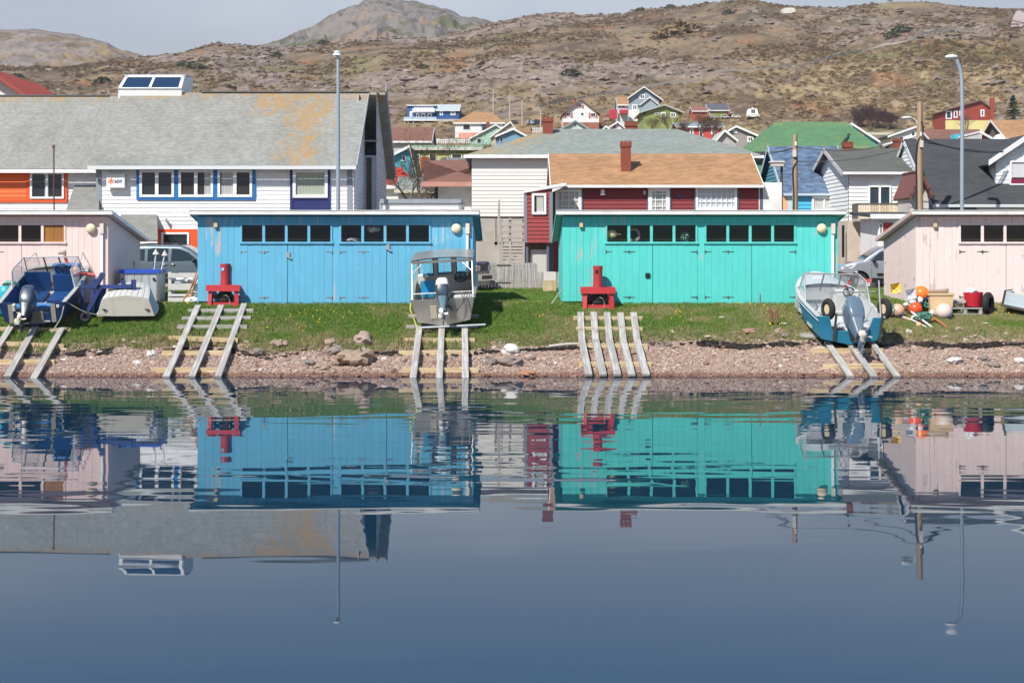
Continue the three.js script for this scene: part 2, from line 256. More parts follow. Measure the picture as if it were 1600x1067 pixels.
// ------------------------------------------------------------------ water: one wide sheet, nearly calm
{
  const waveT = tex(1024, 1024, (u, v) => 0.5 * fbm(u * 5, v * 24, 3, 5) * 0 + 0.55 * fbm(u * 6, v * 30 * 1, 2, 6) + 0.45 * vnoise(u * 20, v * 90, 10), [1, 1], false);
  // ripples as real relief: long low undulations across the view, stronger in the middle of the harbour, dying out under the shore
  const xs = [], zs = []; for (let x = -90; x < -22; x += 4) xs.push(x); for (let x = -22; x <= 22; x += 0.16) xs.push(x); for (let x = 24; x <= 90; x += 4) xs.push(x);
  for (let z = 40; z > 0; z -= 4) zs.push(z); for (let z = 0; z > -8; z -= 1) zs.push(z); for (let z = -8; z >= -43.2; z -= 0.075) zs.push(z);
  const wave = (x, z) => {
    const patch = 0.25 + 1.3 * sstep(0.42, 0.68, fbm(x / 9 + 2, z / 5 + 8, 3)), calm = sstep(-41.8, -36, z) * 0.9 + 0.1;
    return calm * patch * (0.0062 * (fbm(x * 0.42 + 0.3 * z, z * 1.5, 2) - 0.5) + (0.0022 + 0.0040 * sstep(-33, -27, z) * sstep(-15, -21, z) * sstep(0.36, 0.6, fbm(x / 7 + 5, z / 3, 2))) * (fbm(x * 0.8 + 40 + 0.5 * Math.sin(z * 0.7), z * 3.1, 2) - 0.5)) + 0.008 * (fbm(x / 12, z / 5, 2) - 0.5) * calm;
  };
  const grid = xs.map((x) => zs.map((z) => V(x, wave(x, z), z)));
  const g = sheet(grid);
  const m = new THREE.MeshPhysicalMaterial({ roughness: 0.015, ior: 1.42, specularIntensity: 1, side: THREE.DoubleSide }); m.color.setRGB(0.005, 0.026, 0.052);
  tag(part(scene, 'water', g, m), 'calm blue harbour water with faint ripples', 'water', null, 'structure');
}
// ------------------------------------------------------------------ turf, shingle, boulders
{
  const r = rng(11), D = new THREE.Object3D();
  // turf: tufts of blades, lush on the bank, straw-coloured where it is thin
  const blade = (x, z, h, lean, w, a) => { const c = Math.cos(a), s = Math.sin(a), q = [V(x - w * c, 0, z - w * s), V(x + w * c, 0, z + w * s), V(x + w * 0.6 * c + lean * 0.4 * s, h * 0.6, z + w * 0.6 * s + lean * 0.4 * c), V(x + lean * s, h, z + lean * c)]; return q; };
  const tufts = [0, 1].map((k) => { const q = []; for (let i = 0; i < 11; i++) q.push(blade((r() - 0.5) * 0.12, (r() - 0.5) * 0.12, 0.05 + r() * 0.07, (r() - 0.5) * 0.09, 0.006, r() * 6.3)); return quads(q); });
  const green = [], spots = [];
  for (let i = 0; i < 92000; i++) {
    const u = r(), d = u < 0.62 ? 43.8 + r() * 4.6 : 48 + r() * 9.5, x = (r() - 0.5) * (d * 0.78), e = bankEdge(x), dd = d - e;
    if (dd < -0.15) continue;
    const n = fbm(x * 0.7 + 9, -d * 0.7, 3), n1 = fbm(x * 2.1 + 30, d * 2.1, 3), patchy = sstep(0.25, 0.5, n1 + clamp(dd * 0.25, 0, 0.4)) ;
    if (r() > 0.12 + 0.88 * patchy) continue;
    const rightDry = sstep(4, 8, x) * sstep(48.2, 47.4, d);
    const dry = clamp(sstep(0.48, 0.72, n * 0.55 + n1 * 0.45 + rightDry * 0.16) + 0.55 * sstep(0.9, 0.1, dd));
    spots.push([x, d, dry, dd]);
  }
  for (let k = 0; k < 2; k++) {
    const mine = spots.filter((_, i) => i % 2 === k), im = new THREE.InstancedMesh(tufts[k], mat([1, 1, 1], 0.8), mine.length), c = new THREE.Color();
    mine.forEach(([x, d, dry, dd], i) => {
      D.position.set(x, groundY(x, -d) - 0.008, -d); D.rotation.set(0, r() * 6.3, 0); const s = (0.55 + r() * 0.6) * (1 + 0.45 * sstep(47.2, 47.7, d) * sstep(48.3, 47.9, d) * (r() < 0.5 ? 1 : 0)) * (dd < 0.55 && r() < 0.35 ? 1.8 : 1); D.scale.set(1.1, s, 1.1); D.updateMatrix(); im.setMatrixAt(i, D.matrix);
      const q = mix3(mix3([0.055, 0.135, 0.012], [0.16, 0.25, 0.035], r()), mix3([0.26, 0.21, 0.095], [0.36, 0.29, 0.15], r()), dry * (0.35 + 0.65 * r())); im.setColorAt(i, c.setRGB(...q));
    });
    im.name = k ? 'grass_001' : 'grass'; im.castShadow = im.receiveShadow = true; scene.add(im); tag(im, k ? 'green and straw coloured grass tufts mixed through the turf bank' : 'short spring grass on the bank in front of the sheds', 'grass', null, 'stuff');
  }
  // dandelions
  {
    const pts = []; for (let i = 0; i < 5200; i++) { const d = 44.5 + r() * 4, x = (r() - 0.5) * 36; if (d < bankEdge(x) + 0.2) continue; const px = 800 + x / d * F; const w = (px > 1040 && px < 1260 ? 0.8 : px > 1360 ? 0.9 : px > 400 && px < 620 ? 0.4 : 0.12); if (r() < w * sstep(0.5, 0.7, fbm(x * 0.9 + 60, d * 0.9, 2)) * 0.42) pts.push([x, d]); }
    const g = merge([place(new THREE.SphereGeometry(0.02, 6, 4), 0, 0.09, 0), rod(V(0, 0, 0), V(0, 0.09, 0), 0.003, 0.003, 3)]), im = new THREE.InstancedMesh(g, mat([0.75, 0.50, 0.02], 0.7), pts.length);
    pts.forEach(([x, d], i) => { D.position.set(x, groundY(x, -d), -d); D.rotation.set(0, 0, 0); D.scale.setScalar(0.7 + r() * 0.6); D.updateMatrix(); im.setMatrixAt(i, D.matrix); }); im.name = 'dandelions'; im.castShadow = true; scene.add(im); tag(im, 'yellow dandelions scattered through the turf', 'flowers', null, 'stuff');
  }
  // shingle
  for (let k = 0; k < 3; k++) {
    const pts = []; for (let i = 0; i < 26000; i++) { const d = 41.6 + r() * 4.2, x = (r() - 0.5) * 37; const over = d - bankEdge(x); if (over > 0.9 * fbm(x * 1.7, d * 1.7, 2) - 0.1) continue; pts.push([x, d]); }
    const im = new THREE.InstancedMesh(lump(1, 5 + k, 1, 0.35, 0.6), mat([1, 1, 1], 0.85), pts.length), c = new THREE.Color();
    pts.forEach(([x, d], i) => {
      const big = r(), s = big > 0.99 ? 0.045 + r() * 0.045 : 0.012 + 0.026 * r() * r() + 0.008 * r(), y = groundY(x, -d);
      D.position.set(x, y + s * 0.2, -d); D.rotation.set((r() - 0.5) * 0.8, r() * 6.3, (r() - 0.5) * 0.8); D.scale.set(s * (0.8 + r() * 0.6), s, s * (0.8 + r() * 0.6)); D.updateMatrix(); im.setMatrixAt(i, D.matrix);
      const t = r(); let q = t < 0.5 ? [0.37, 0.255, 0.20] : t < 0.74 ? [0.29, 0.23, 0.195] : t < 0.86 ? [0.45, 0.36, 0.29] : t < 0.975 ? [0.25, 0.135, 0.10] : [0.55, 0.50, 0.44];
      const wet = sstep(0.13, 0.03, y + 0.05 * (fbm(x, d, 2) - 0.5)); q = mix3(q, [q[0] * 0.6, q[1] * 0.45, q[2] * 0.38], wet);
      const kelp = sstep(0.62, 0.72, fbm(x * 0.5 + 70, 2, 2)) * sstep(0.28, 0.05, Math.abs(over2(x, d))); q = mix3(q, [0.035, 0.025, 0.02], kelp);
      const v = 0.75 + r() * 0.5; im.setColorAt(i, c.setRGB(q[0] * v, q[1] * v, q[2] * v));
    });
    im.name = k ? `shingle_00${k}` : 'shingle'; im.castShadow = im.receiveShadow = true; scene.add(im); tag(im, ['pinkish shingle covering the beach along the water', 'paler mixed pebbles lying through the beach shingle', 'small red and grey stones of the beach shingle'][k], 'pebbles', null, 'stuff');
  }
  function over2(x, d) { return d - bankEdge(x) + 0.35; }
  // dark weed along the high-water line
  {
    const pts = []; for (let i = 0; i < 9000; i++) { const x = (r() - 0.5) * 37, e = bankEdge(x), d = e - 0.42 + (r() - 0.5) * 0.42 * fbm(x * 2, 5, 2) * 1.6; const px = 800 + x / d * F; const w = (px > 1010 && px < 1240) || px > 1385 || (px > 60 && px < 230) || (px > 760 && px < 920) ? 1 : 0.16; if (r() < w * sstep(0.3, 0.5, fbm(x * 1.3 + 11, 7, 2))) pts.push([x, d]); }
    const g = lump(1, 3, 1, 0.5, 0.5), im = new THREE.InstancedMesh(g, mat([0.028, 0.02, 0.016], 0.9), pts.length);
    pts.forEach(([x, d], i) => { D.position.set(x, groundY(x, -d) + 0.025, -d); D.rotation.set(r() - 0.5, r() * 6.3, 0); const s = 0.02 + r() * 0.035; D.scale.set(s * 2, s, s); D.updateMatrix(); im.setMatrixAt(i, D.matrix); }); im.name = 'seaweed'; im.castShadow = true; scene.add(im); tag(im, 'line of dark dried seaweed along the top of the beach', 'seaweed', null, 'stuff');
  }
  // boulders that can be picked out: [column, row, width in pixels, colour, height factor, label]
  const PK = [0.40, 0.29, 0.245], GR = [0.24, 0.20, 0.175], WH = [0.66, 0.63, 0.59], TN = [0.34, 0.25, 0.185];
  [[568, 536, 28, PK, 0.9, 'pinkish boulder at the edge of the turf left of the metal boat'], [555, 566, 54, TN, 0.55, 'largest flat brown boulder on the beach left of the metal boat'], [526, 553, 26, GR, 0.6, 'grey stone between the turf and the largest flat boulder'], [518, 545, 22, TN, 0.7, 'brown stone half under the turf below the blue shed'],
    [797, 553, 25, WH, 0.75, 'white boulder on the beach right of the metal boat'], [768, 571, 19, GR, 0.8, 'small dark grey stone below the white boulder'], [800, 571, 38, GR, 0.45, 'long flat grey stone below the white boulder'], [828, 564, 18, PK, 0.7, 'small pink stone right of the white boulder'], [626, 566, 18, PK, 0.7, 'pale pink stone beside the slipway under the metal boat'],
    [482, 569, 22, GR, 0.5, 'dark flat stone on the beach below the blue doors'], [505, 576, 22, TN, 0.5, 'brown slab on the beach right of the dark flat stone'], [236, 555, 14, WH, 0.8, 'pale stone by the turf left of the three-rail slipway'], [403, 552, 18, GR, 0.6, 'rounded grey stone right of the three-rail slipway'], [437, 541, 26, TN, 0.5, 'earthy brown stone in the bank below the blue doors'],
    [824, 585, 24, [0.42, 0.2, 0.12], 0.35, 'reddish wet slab at the waterline'], [1218, 523, 14, TN, 0.9, 'tan stone on the turf left of the turquoise boat'], [1227, 527, 13, GR, 0.7, 'grey stone beside the tan stone left of the turquoise boat'], [1172, 522, 26, [0.34, 0.19, 0.13], 0.4, 'low red-brown stone at the turf edge below the teal doors'],
    [1421, 521, 11, WH, 0.9, 'small whitish stone below the heap of buoys'], [1499, 518, 15, TN, 0.7, 'tan stone on the turf below the red tub'], [1490, 566, 26, WH, 0.4, 'pale flat stone on the beach at the right'], [1540, 563, 16, GR, 0.6, 'grey stone on the right-hand beach'], [1567, 560, 16, PK, 0.7, 'pink stone on the right-hand beach'], [1552, 574, 22, GR, 0.5, 'flat grey stone near the water at far right'], [1594, 566, 16, WH, 0.6, 'pale stone at the right edge of the beach'], [215, 572, 14, WH, 0.6, 'pale stone on the beach left of the three-rail slipway']]
    .forEach(([px, row, w, c, hy, label], i) => {
      const d = onGround(px, row), s = w * d / F / 2, x = PX(px, d);
      const o = single('boulder', label, 'rock', lump(s, i * 1.7 + 2, 3, 0.33, hy), mat(c, 0.9, { map: grainT, bumpMap: grainT, bumpScale: 0.02 }), 'boulders along the beach'); o.position.set(x, groundY(x, -d) + s * hy * 0.28, -d); o.rotation.y = i * 1.3;
    });
}

// ------------------------------------------------------------------ painted boards
function paintT(c, peel, seed) {
  return tex(512, 1024, (u, v) => {
    const streak = fbm(u * 40, v * 3 + seed, 3, 40), cl = fbm(u * 6 + seed, v * 6, 4, 6), fine = vnoise(u * 160, v * 60, 160);
    const p = sstep(0.70 - peel, 0.76 - peel, 0.45 * streak + 0.40 * cl + 0.15 * fine), k = 0.91 + 0.13 * cl + 0.06 * fine;
    return mix3([c[0] * k, c[1] * k, c[2] * k], mix3([0.34, 0.32, 0.31], [0.52, 0.49, 0.475], streak), p * 0.85);
  }, [2.4, 3.3]);
}
function shedMats(c, peel, seed) { const m = (p, s) => { const t = paintT(c, p, s); return mat([1, 1, 1], 0.7, { map: t, specularIntensity: 0.4 }); }; return { boards: [m(peel, seed), m(peel + 0.09, seed + 5)], door: m(peel - 0.05, seed + 9), trim: mat(c.map((v) => Math.min(0.9, v * 1.12)), 0.5, { map: grainT }) }; }
const inside = mat([0.10, 0.075, 0.055], 0.9, { map: grainT });
function boatShed(px, label, mats3, o = {}) {
  const S = 48 / F, W = 431 * S, D = 4.15, Ht = 2.95, Hb = 2.17;     // front and back height of the walls
  const base = 1.84, t = thing('boat_shed', label, 'shed', [PX(px, 48), base, -48], 0, 'boat sheds facing the water');
  const P = (a) => (a - 308) * S, Rr = (row) => PY(row, 48) - base;  // measured on the blue shed, whose left corner is at column 308
  const r = rng(px + 500);
  const bands = [[375, 519], [530, 673]], yb0 = Rr(378.5), yb1 = Rr(350);
  // wall boards
  const board = (x0, x1, y0, y1, zo = 0) => part(t, 'wall_board', BB(x0 + 0.003, x1 - 0.003, y0, y1, -0.03 + zo, zo), mats3.boards[r() < 0.75 ? 0 : 1]);
  const run = (x0, x1, y0, y1, fn) => { const n = Math.max(1, Math.round((x1 - x0) / 0.225)), ws = []; let s = 0; for (let i = 0; i < n; i++) { const w = 0.8 + r() * 0.4; ws.push(w); s += w; } let x = x0; for (const w of ws) { const x2 = x + (x1 - x0) * w / s; fn(x, x2, y0, y1, (r() - 0.5) * 0.008); x = x2; } };
  run(0, P(375), 0.12, Ht, board); run(P(519), P(530), -0.05, Ht, board); run(P(673), W, 0.05, Ht, board);
  for (const [a, b] of bands) run(P(a), P(b), yb1, Ht, board);
  // side and back walls (plain boarding under the slope of the roof)
  const sideWall = (x, nm) => { const zs = 14; for (let k = 0; k < zs; k++) { const z0 = -0.03 - (D - 0.03) * k / zs, z1 = -0.03 - (D - 0.03) * (k + 1) / zs, h = (z) => Ht + (Hb - Ht) * (-z / D); const low = o.lift && k > zs * 0.7 ? 0.12 * (k / zs - 0.7) * 10 : 0.02; part(t, 'side_board', slabX(x, z0 - 0.002, z1 + 0.002, low, h(z0), h(z1)), mats3.boards[r() < 0.7 ? 0 : 1]); } };
  function slabX(...a) { const g = slabX0(...a), uv = g.attributes.uv, du = r() * 2, dv = r() * 3; for (let i = 0; i < uv.count; i++) uv.setXY(i, uv.getX(i) + du, uv.getY(i) + dv); return g; }
  function slabX0(x, z0, z1, y0, h0, h1) { const q = (xx) => [V(xx, y0, z0), V(xx, y0, z1), V(xx, h1, z1), V(xx, h0, z0)], a = q(x - 0.02), b = q(x + 0.02); return quads([[a[0], a[3], a[2], a[1]].reverse(), [b[0], b[1], b[2], b[3]], [a[0], b[0], b[3], a[3]], [a[1], a[2], b[2], b[1]], [a[3], b[3], b[2], a[2]]]); }
  sideWall(0.022, 'l'); sideWall(W - 0.022, 'r');
  part(t, 'back_wall', BB(0.05, W - 0.05, 0, Hb, -D, -D + 0.04), mats3.boards[0]);
  part(t, 'floor', BB(0.05, W - 0.05, -0.1, -0.02, -D + 0.05, -0.06), inside);
  part(t, 'partition', BB(W / 2 - 0.03, W / 2 + 0.03, 0, 2.1, -D + 0.05, -0.4), inside);
  part(t, 'foundation', BB(0.1, W - 0.1, -0.9, -0.101, -D + 0.1, -0.06), M.concrete);
  // roof: a single slope falling to the back, with white fascia
  const oh = 0.29, sd = 0.21, y0 = Ht + 0.05, sl = (Hb - Ht) / D, yA = y0 - oh * -sl * -1 + 0.0, zB = -D - 0.35;
  const yf = y0 - sl * oh, ybk = y0 + sl * (D + 0.35);
  part(t, 'roof', slab([V(-sd, yf, oh), V(W + sd, yf, oh), V(W + sd, ybk, zB), V(-sd, ybk, zB)].map((v) => v.add(V(0, 0.075, 0))), 0.06), mat([0.20, 0.195, 0.19], 0.9, { map: grainT }));
  part(t, 'soffit', slab([V(-sd + 0.02, yf, oh - 0.02), V(W + sd - 0.02, yf, oh - 0.02), V(W + sd - 0.02, ybk, zB + 0.02), V(-sd + 0.02, ybk, zB + 0.02)].map((v) => v.add(V(0, 0.013, 0))), 0.03), mats3.trim);
  const fasc = mat([0.76, 0.75, 0.72], 0.55, { map: weatherT });
  part(t, 'fascia', BB(-sd, W + sd, yf - 0.045, yf + 0.085, oh, oh + 0.025), fasc);
  part(t, 'drip_edge', BB(-sd - 0.01, W + sd + 0.01, yf + 0.085, yf + 0.10, oh - 0.06, oh + 0.045), M.pvc);
  for (const sx of [-sd - 0.02, W + sd]) part(t, 'verge_board', slab([V(sx, yf + 0.085, oh), V(sx + 0.02, yf + 0.085, oh), V(sx + 0.02, ybk + 0.085, zB), V(sx, ybk + 0.085, zB)], 0.12), o.verge ?? mats3.trim);
  // window bands, each of four panes over a pair of folding doors
  bands.forEach(([a, b], k) => {
    const x0 = P(a), x1 = P(b), n = 4, fr = 0.045, win = new THREE.Group(); win.name = 'window'; t.add(win);
    const bars = [BB(x0, x1, yb1 - 0.035, yb1 + 0.02, -0.02, 0.035), BB(x0 - 0.02, x1 + 0.02, yb0 - 0.05, yb0 + 0.015, -0.03, 0.06)];
    for (let i = 0; i <= n; i++) { const x = lerp(x0 + 0.03, x1 - 0.03, i / n), w = i % n ? 0.045 : 0.03; bars.push(BB(x - w, x + w, yb0 + 0.015, yb1 - 0.035, -0.02, 0.03)); }
    part(win, 'frame', bars, mats3.trim);
    for (let i = 0; i < n; i++) { const xa = lerp(x0 + 0.03, x1 - 0.03, i / n) + 0.045, xb = lerp(x0 + 0.03, x1 - 0.03, (i + 1) / n) - 0.045; const boardUp = o.boarded?.includes(k * 4 + i); part(win, boardUp ? 'plywood_panel' : 'pane', BB(xa, xb, yb0 + 0.015, yb1 - 0.035, -0.012, -0.006), boardUp ? mat([0.55, 0.30, 0.10], 0.8, { map: tanWoodT }) : M.glass, boardUp ? 'bare orange plywood filling the window' : undefined); }
    const mid = P(a) + 74 * S;
    [[x0, mid - 0.008], [mid + 0.008, x1]].forEach(([xa, xb], leaf) => {
      const dr = new THREE.Group(); dr.name = 'door'; t.add(dr);
      run(xa, xb, -0.03, yb0 - 0.05, (p, q, u, v, zo) => part(dr, 'door_board', BB(p + 0.002, q - 0.002, u, v, -0.025 + zo, 0.012 + zo), mats3.door));
      const strap = (x, y, dir, two) => { const g = [prism([[0, -0.035], [0.05 * dir, -0.012], [0.2 * dir, -0.006], [0.2 * dir, 0.006], [0.05 * dir, 0.012], [0, 0.035]], 0.008)]; if (two) g.push(prism([[0, -0.035], [-0.05, -0.012], [-0.19, -0.006], [-0.19, 0.006], [-0.05, 0.012], [0, 0.035]], 0.008)); g.push(BB(-0.012, 0.012, -0.05, 0.05, 0, 0.02)); const m = part(dr, 'hinge', g, o.hinge ?? M.galv); m.position.set(x, y, 0.020); };
      for (const y of [Rr(393), Rr(464)]) { if (leaf === 0) { strap(xa + 0.02, y, 1); strap((xa + xb) / 2, y, 1, true); } else strap(xb - 0.02, y, -1); }
    });
    part(t, 'door_gap', BB(mid - 0.008, mid + 0.008, 0, yb0 - 0.05, -0.05, -0.035), M.dark);
    if (o.lock?.[k]) { const [lx, row, kind] = o.lock[k]; const lk = part(t, 'lock', kind === 'box' ? [B(0.15, 0.15, 0.05), B(0.06, 0.07, 0.03, 0, 0, 0.04)] : kind === 'strip' ? [B(0.035, 0.38, 0.03)] : [B(0.12, 0.17, 0.04), B(0.13, 0.05, 0.03, 0.05, -0.1, 0.02, 0, 0, -0.5)], kind === 'box' ? M.black : M.galv); lk.position.set(P(lx), Rr(row), 0.035); }
  });
  // small square lamp at the left, round bulkhead lamp and conduit at the right
  part(t, 'lantern', [B(0.12, 0.17, 0.10, P(337), Rr(351), 0.055)], mat([0.55, 0.45, 0.28], 0.6));
  { const lamp = part(t, 'bulkhead_lamp', [place(new THREE.SphereGeometry(0.165, 24, 14).scale(1, 1, 0.62), P(713), Rr(357), 0.06)], mat([0.72, 0.62, 0.42], 0.6)); const ribs = []; for (let i = -3; i <= 3; i++) { const rr = Math.sqrt(0.165 * 0.165 - (i * 0.045) ** 2); ribs.push(place(new THREE.TorusGeometry(rr + 0.004, 0.006, 4, 20, Math.PI).rotateX(-Math.PI / 2).rotateX(Math.PI).scale(1, 1, -0.62), P(713), Rr(357) + i * 0.045, 0.06)); } part(lamp, 'guard', ribs, mat([0.50, 0.42, 0.28], 0.6)); }
  { const c = part(t, 'conduit', [BB(P(728), P(732), 0.1, Rr(365), 0.02, 0.09)], M.pvc); part(c, 'junction_box', [BB(P(727.5), P(733.5), Rr(365), Rr(349), 0.02, 0.13)], mat([0.66, 0.60, 0.50], 0.6)); }
  return { t, P, Rr, W };
}
const BLUE = [0.13, 0.42, 0.61], TEAL = [0.10, 0.59, 0.53], PINK = [0.80, 0.60, 0.565];
const shedA = boatShed(168 - 431, 'pale pink boat shed cut by the left edge, one window boarded with plywood', shedMats(PINK, -0.02, 1), { boarded: [7], verge: M.white });
const shedB = boatShed(308, 'sky blue boat shed with a row of dark windows above its doors', shedMats(BLUE, 0.07, 2), { lock: [[450, 398, 'hasp'], [606, 386, 'hasp']] });
const shedC = boatShed(879, 'turquoise green boat shed with a black lock on its doors', shedMats(TEAL, 0.05, 3), { lock: [[441, 430, 'box'], [616, 467, 'strip']], hinge: mat([0.10, 0.13, 0.12], 0.6) });
const shedD = boatShed(1432, 'pale pink boat shed with grey worn paint, cut by the right edge', shedMats([0.83, 0.66, 0.62], 0.085, 4), { verge: mat([0.6, 0.45, 0.42], 0.6, { map: weatherT }), hinge: M.iron });
// things stored behind the shed windows
{
  const at = (s, px, row, z) => V(s.t.position.x + s.P(px - (s === shedB ? 0 : 571)), PY(row, 48), -48 - z);
  const hang = (name, label, cat, geo, m, p) => { const o = single(name, label, cat, geo, m, 'gear stored behind the shed windows'); o.position.copy(p); return o; };
  const ball = (r) => new THREE.SphereGeometry(r, 20, 14);
  hang('float', 'pale yellow float behind the leftmost turquoise shed window', 'buoy', [ball(0.17).scale(1.2, 0.9, 0.9), rod(V(0.2, 0, 0), V(0.33, 0, 0), 0.03)], mat([0.72, 0.6, 0.25], 0.5), at(shedC, 956, 366, 0.3));
  hang('rope_coil', 'loose coil of pale rope hanging behind the second turquoise shed window', 'rope', [0, 1, 2].map((k) => new THREE.TorusGeometry(0.16 + k * 0.03, 0.008, 5, 24)), mat([0.5, 0.47, 0.4], 0.9), at(shedC, 991, 367, 0.25));
  hang('net_bundle', 'bundle of green net and red cork behind the fourth turquoise shed window', 'net', [lump(0.14, 3, 2, 0.5, 1.1), place(ball(0.05), 0.06, 0.05, 0.12)], mat([0.10, 0.22, 0.18], 0.9), at(shedC, 1072, 370, 0.3));
  hang('sail_bag', 'pale folded sail behind the second window of the blue shed', 'bag', [lump(0.22, 9, 2, 0.4, 0.5)], mat([0.45, 0.45, 0.45], 0.8), at(shedB, 583, 358, 0.35));
  hang('sail_bag', 'grey folded tarpaulin behind the first window over the right blue doors', 'bag', [lump(0.24, 12, 2, 0.4, 0.4)], mat([0.3, 0.3, 0.32], 0.8), at(shedB, 548, 376, 0.35));
}

// ------------------------------------------------------------------ slipways: timber rails on sleepers
function slip(label, rails, sleepers, opt = {}) {
  const t = thing('slipway', label, 'slipway', [0, 0, 0], 0, 'timber boat slipways on the beach');
  const c = rails[0][0]; const base = V(PX(c[0], onGround(c[0], 585)), 0, -onGround(c[0], 585)); t.position.copy(base);
  const G = (px, row, up) => { const d = onGround(px, Math.min(row, 587)) - (row > 587 ? 0.12 * (row - 587) : 0), x = PX(px, d); return V(x, groundY(x, -d) + up, -d).sub(base); };
  for (const rl of rails) for (let i = 0; i < rl.length - 1; i++) part(t, 'rail', beam(G(rl[i][0], rl[i][1], 0.17 + (opt.up ?? 0)), G(rl[i + 1][0], rl[i + 1][1], 0.17 + (opt.up ?? 0)), opt.w ?? 0.19, 0.07), M.greyWood);
  for (const [x0, x1, row, m] of sleepers) part(t, 'sleeper', beam(G(x0, row, 0.06 + (opt.up ?? 0)), G(x1, row, 0.06 + (opt.up ?? 0)), 0.16, 0.14), m ?? M.tanWood);
  return t;
}
slip('three-rail timber slipway under the navy blue boat', [[[-32, 590], [18, 520]], [[10, 592], [55, 520]], [[50, 594], [96, 522]]], [[-40, 85, 571], [-20, 100, 545], [-10, 110, 519]]);
slip('three-rail slipway leading to the red winch at the blue shed', [[[259, 592], [309, 486]], [[299, 592], [345, 486]], [[340, 592], [381, 486]]], [[240, 352, 582], [253, 360, 557], [264, 372, 535], [277, 386, 517, M.greyWood], [284, 392, 503, M.greyWood], [294, 396, 491, M.greyWood]]);
slip('three-rail slipway under the bare metal boat', [[[645, 593], [655, 523]], [[686, 593], [690, 523]], [[727, 593], [726, 523]]], [[628, 748, 584], [623, 740, 557], [632, 742, 535], [634, 746, 516, M.greyWood], [638, 748, 498, M.greyWood]]);
slip('five-plank slipway bent in the middle below the turquoise shed', [0, 1, 2, 3, 4].map((k) => [[920 + k * 22.5, 591], [909 + k * 21.6, 541], [907 + k * 20.8, 499]]), [[905, 1018, 575], [902, 1012, 545], [900, 1004, 520], [896, 1004, 502]], { w: 0.21 });
slip('splayed slipway under the turquoise and grey boat', [[[1330, 592], [1293, 544]], [[1367, 592], [1327, 544]], [[1403, 592], [1362, 544]]], [[1286, 1390, 576], [1266, 1380, 551], [1250, 1376, 530, M.greyWood]]);
// ------------------------------------------------------------------ houses: lapped siding, framed windows, shingled roofs
function siding(w, h, pitch = 0.19, span = () => [0, w], lap = 0.028) {  // in the xy plane, facing +z
  const q = []; const n = Math.max(1, Math.ceil(h / pitch - 1e-6));
  for (let k = 0; k < n; k++) {
    const y0 = k * pitch, y1 = Math.min(h, y0 + pitch), [a0, b0] = span(y0), [a1, b1] = span(y1); if (b0 - a0 < 0.02) continue;
    q.push([V(a0, y0, lap), V(b0, y0, lap), V(b1, y1, 0.002), V(a1, y1, 0.002)]); q.push([V(a0, y0, 0.002), V(b0, y0, 0.002), V(b0, y0, lap), V(a0, y0, lap)]);
  }
  const g = quads(q), uv = g.attributes.uv; for (let i = 0; i < uv.count; i++) { const k = Math.floor(i / 12); uv.setXY(i, uv.getX(i) + 7.3 * hash(k, 3), uv.getY(i) + 5.1 * hash(k, 8)); }
  return g;
}
function flatWall(w, h, span = () => [0, w], n = 1) { const q = []; for (let k = 0; k < n; k++) { const y0 = h * k / n, y1 = h * (k + 1) / n, [a0, b0] = span(y0), [a1, b1] = span(y1); q.push([V(a0, y0, 0), V(b0, y0, 0), V(b1, y1, 0), V(a1, y1, 0)]); } return quads(q); }
function shingleT(c, vary = 0.25, seed = 1, tint = null) {
  const R = 28, C = 16;
  return tex(512, 512, (u, v) => {
    const row = Math.floor(v * R), fv = v * R - row, col = Math.floor(u * C + (row % 2) * 0.5 + 0.2 * hash(row, seed)), fu = u * C + (row % 2) * 0.5 - Math.floor(u * C + (row % 2) * 0.5);
    let k = 1 - vary / 2 + vary * hash(((col % C) + C) % C + seed * 13, row + 7) + 0.12 * (fbm(u * 8, v * 8, 3, 8) - 0.5) * 2; if (fv < 0.14) k *= 0.62; if (fu < 0.05 && fv < 0.8) k *= 0.8;
    let q = [c[0] * k, c[1] * k, c[2] * k]; if (tint) q = mix3(q, tint, 0.7 * sstep(0.6, 0.75, fbm(u * 5 + seed, v * 5, 4, 5) * 0.8 + 0.2 * vnoise(u * 60, v * 60, 60))); return q;
  }, [4.8, 4.2]);
}
const roofM = (c, vary, seed, tint) => { const t = shingleT(c, vary, seed, tint); return mat([1, 1, 1], 0.92, { map: t, bumpMap: t, bumpScale: 0.01 }); };
const RF = {
  tan: roofM([0.34, 0.185, 0.088], 0.34, 2), brown: roofM([0.19, 0.088, 0.062], 0.25, 4), grey: roofM([0.21, 0.21, 0.195], 0.2, 5), green: roofM([0.085, 0.19, 0.085], 0.2, 6, [0.20, 0.21, 0.07]), charcoal: roofM([0.048, 0.05, 0.054], 0.25, 7), olive: roofM([0.095, 0.098, 0.085], 0.2, 8), blue: roofM([0.085, 0.13, 0.205], 0.8, 9), red: roofM([0.40, 0.05, 0.03], 0.25, 10), sage: roofM([0.225, 0.25, 0.225], 0.3, 11, [0.25, 0.23, 0.16]), white: mat([0.62, 0.65, 0.64], 0.5, { map: weatherT }),
};
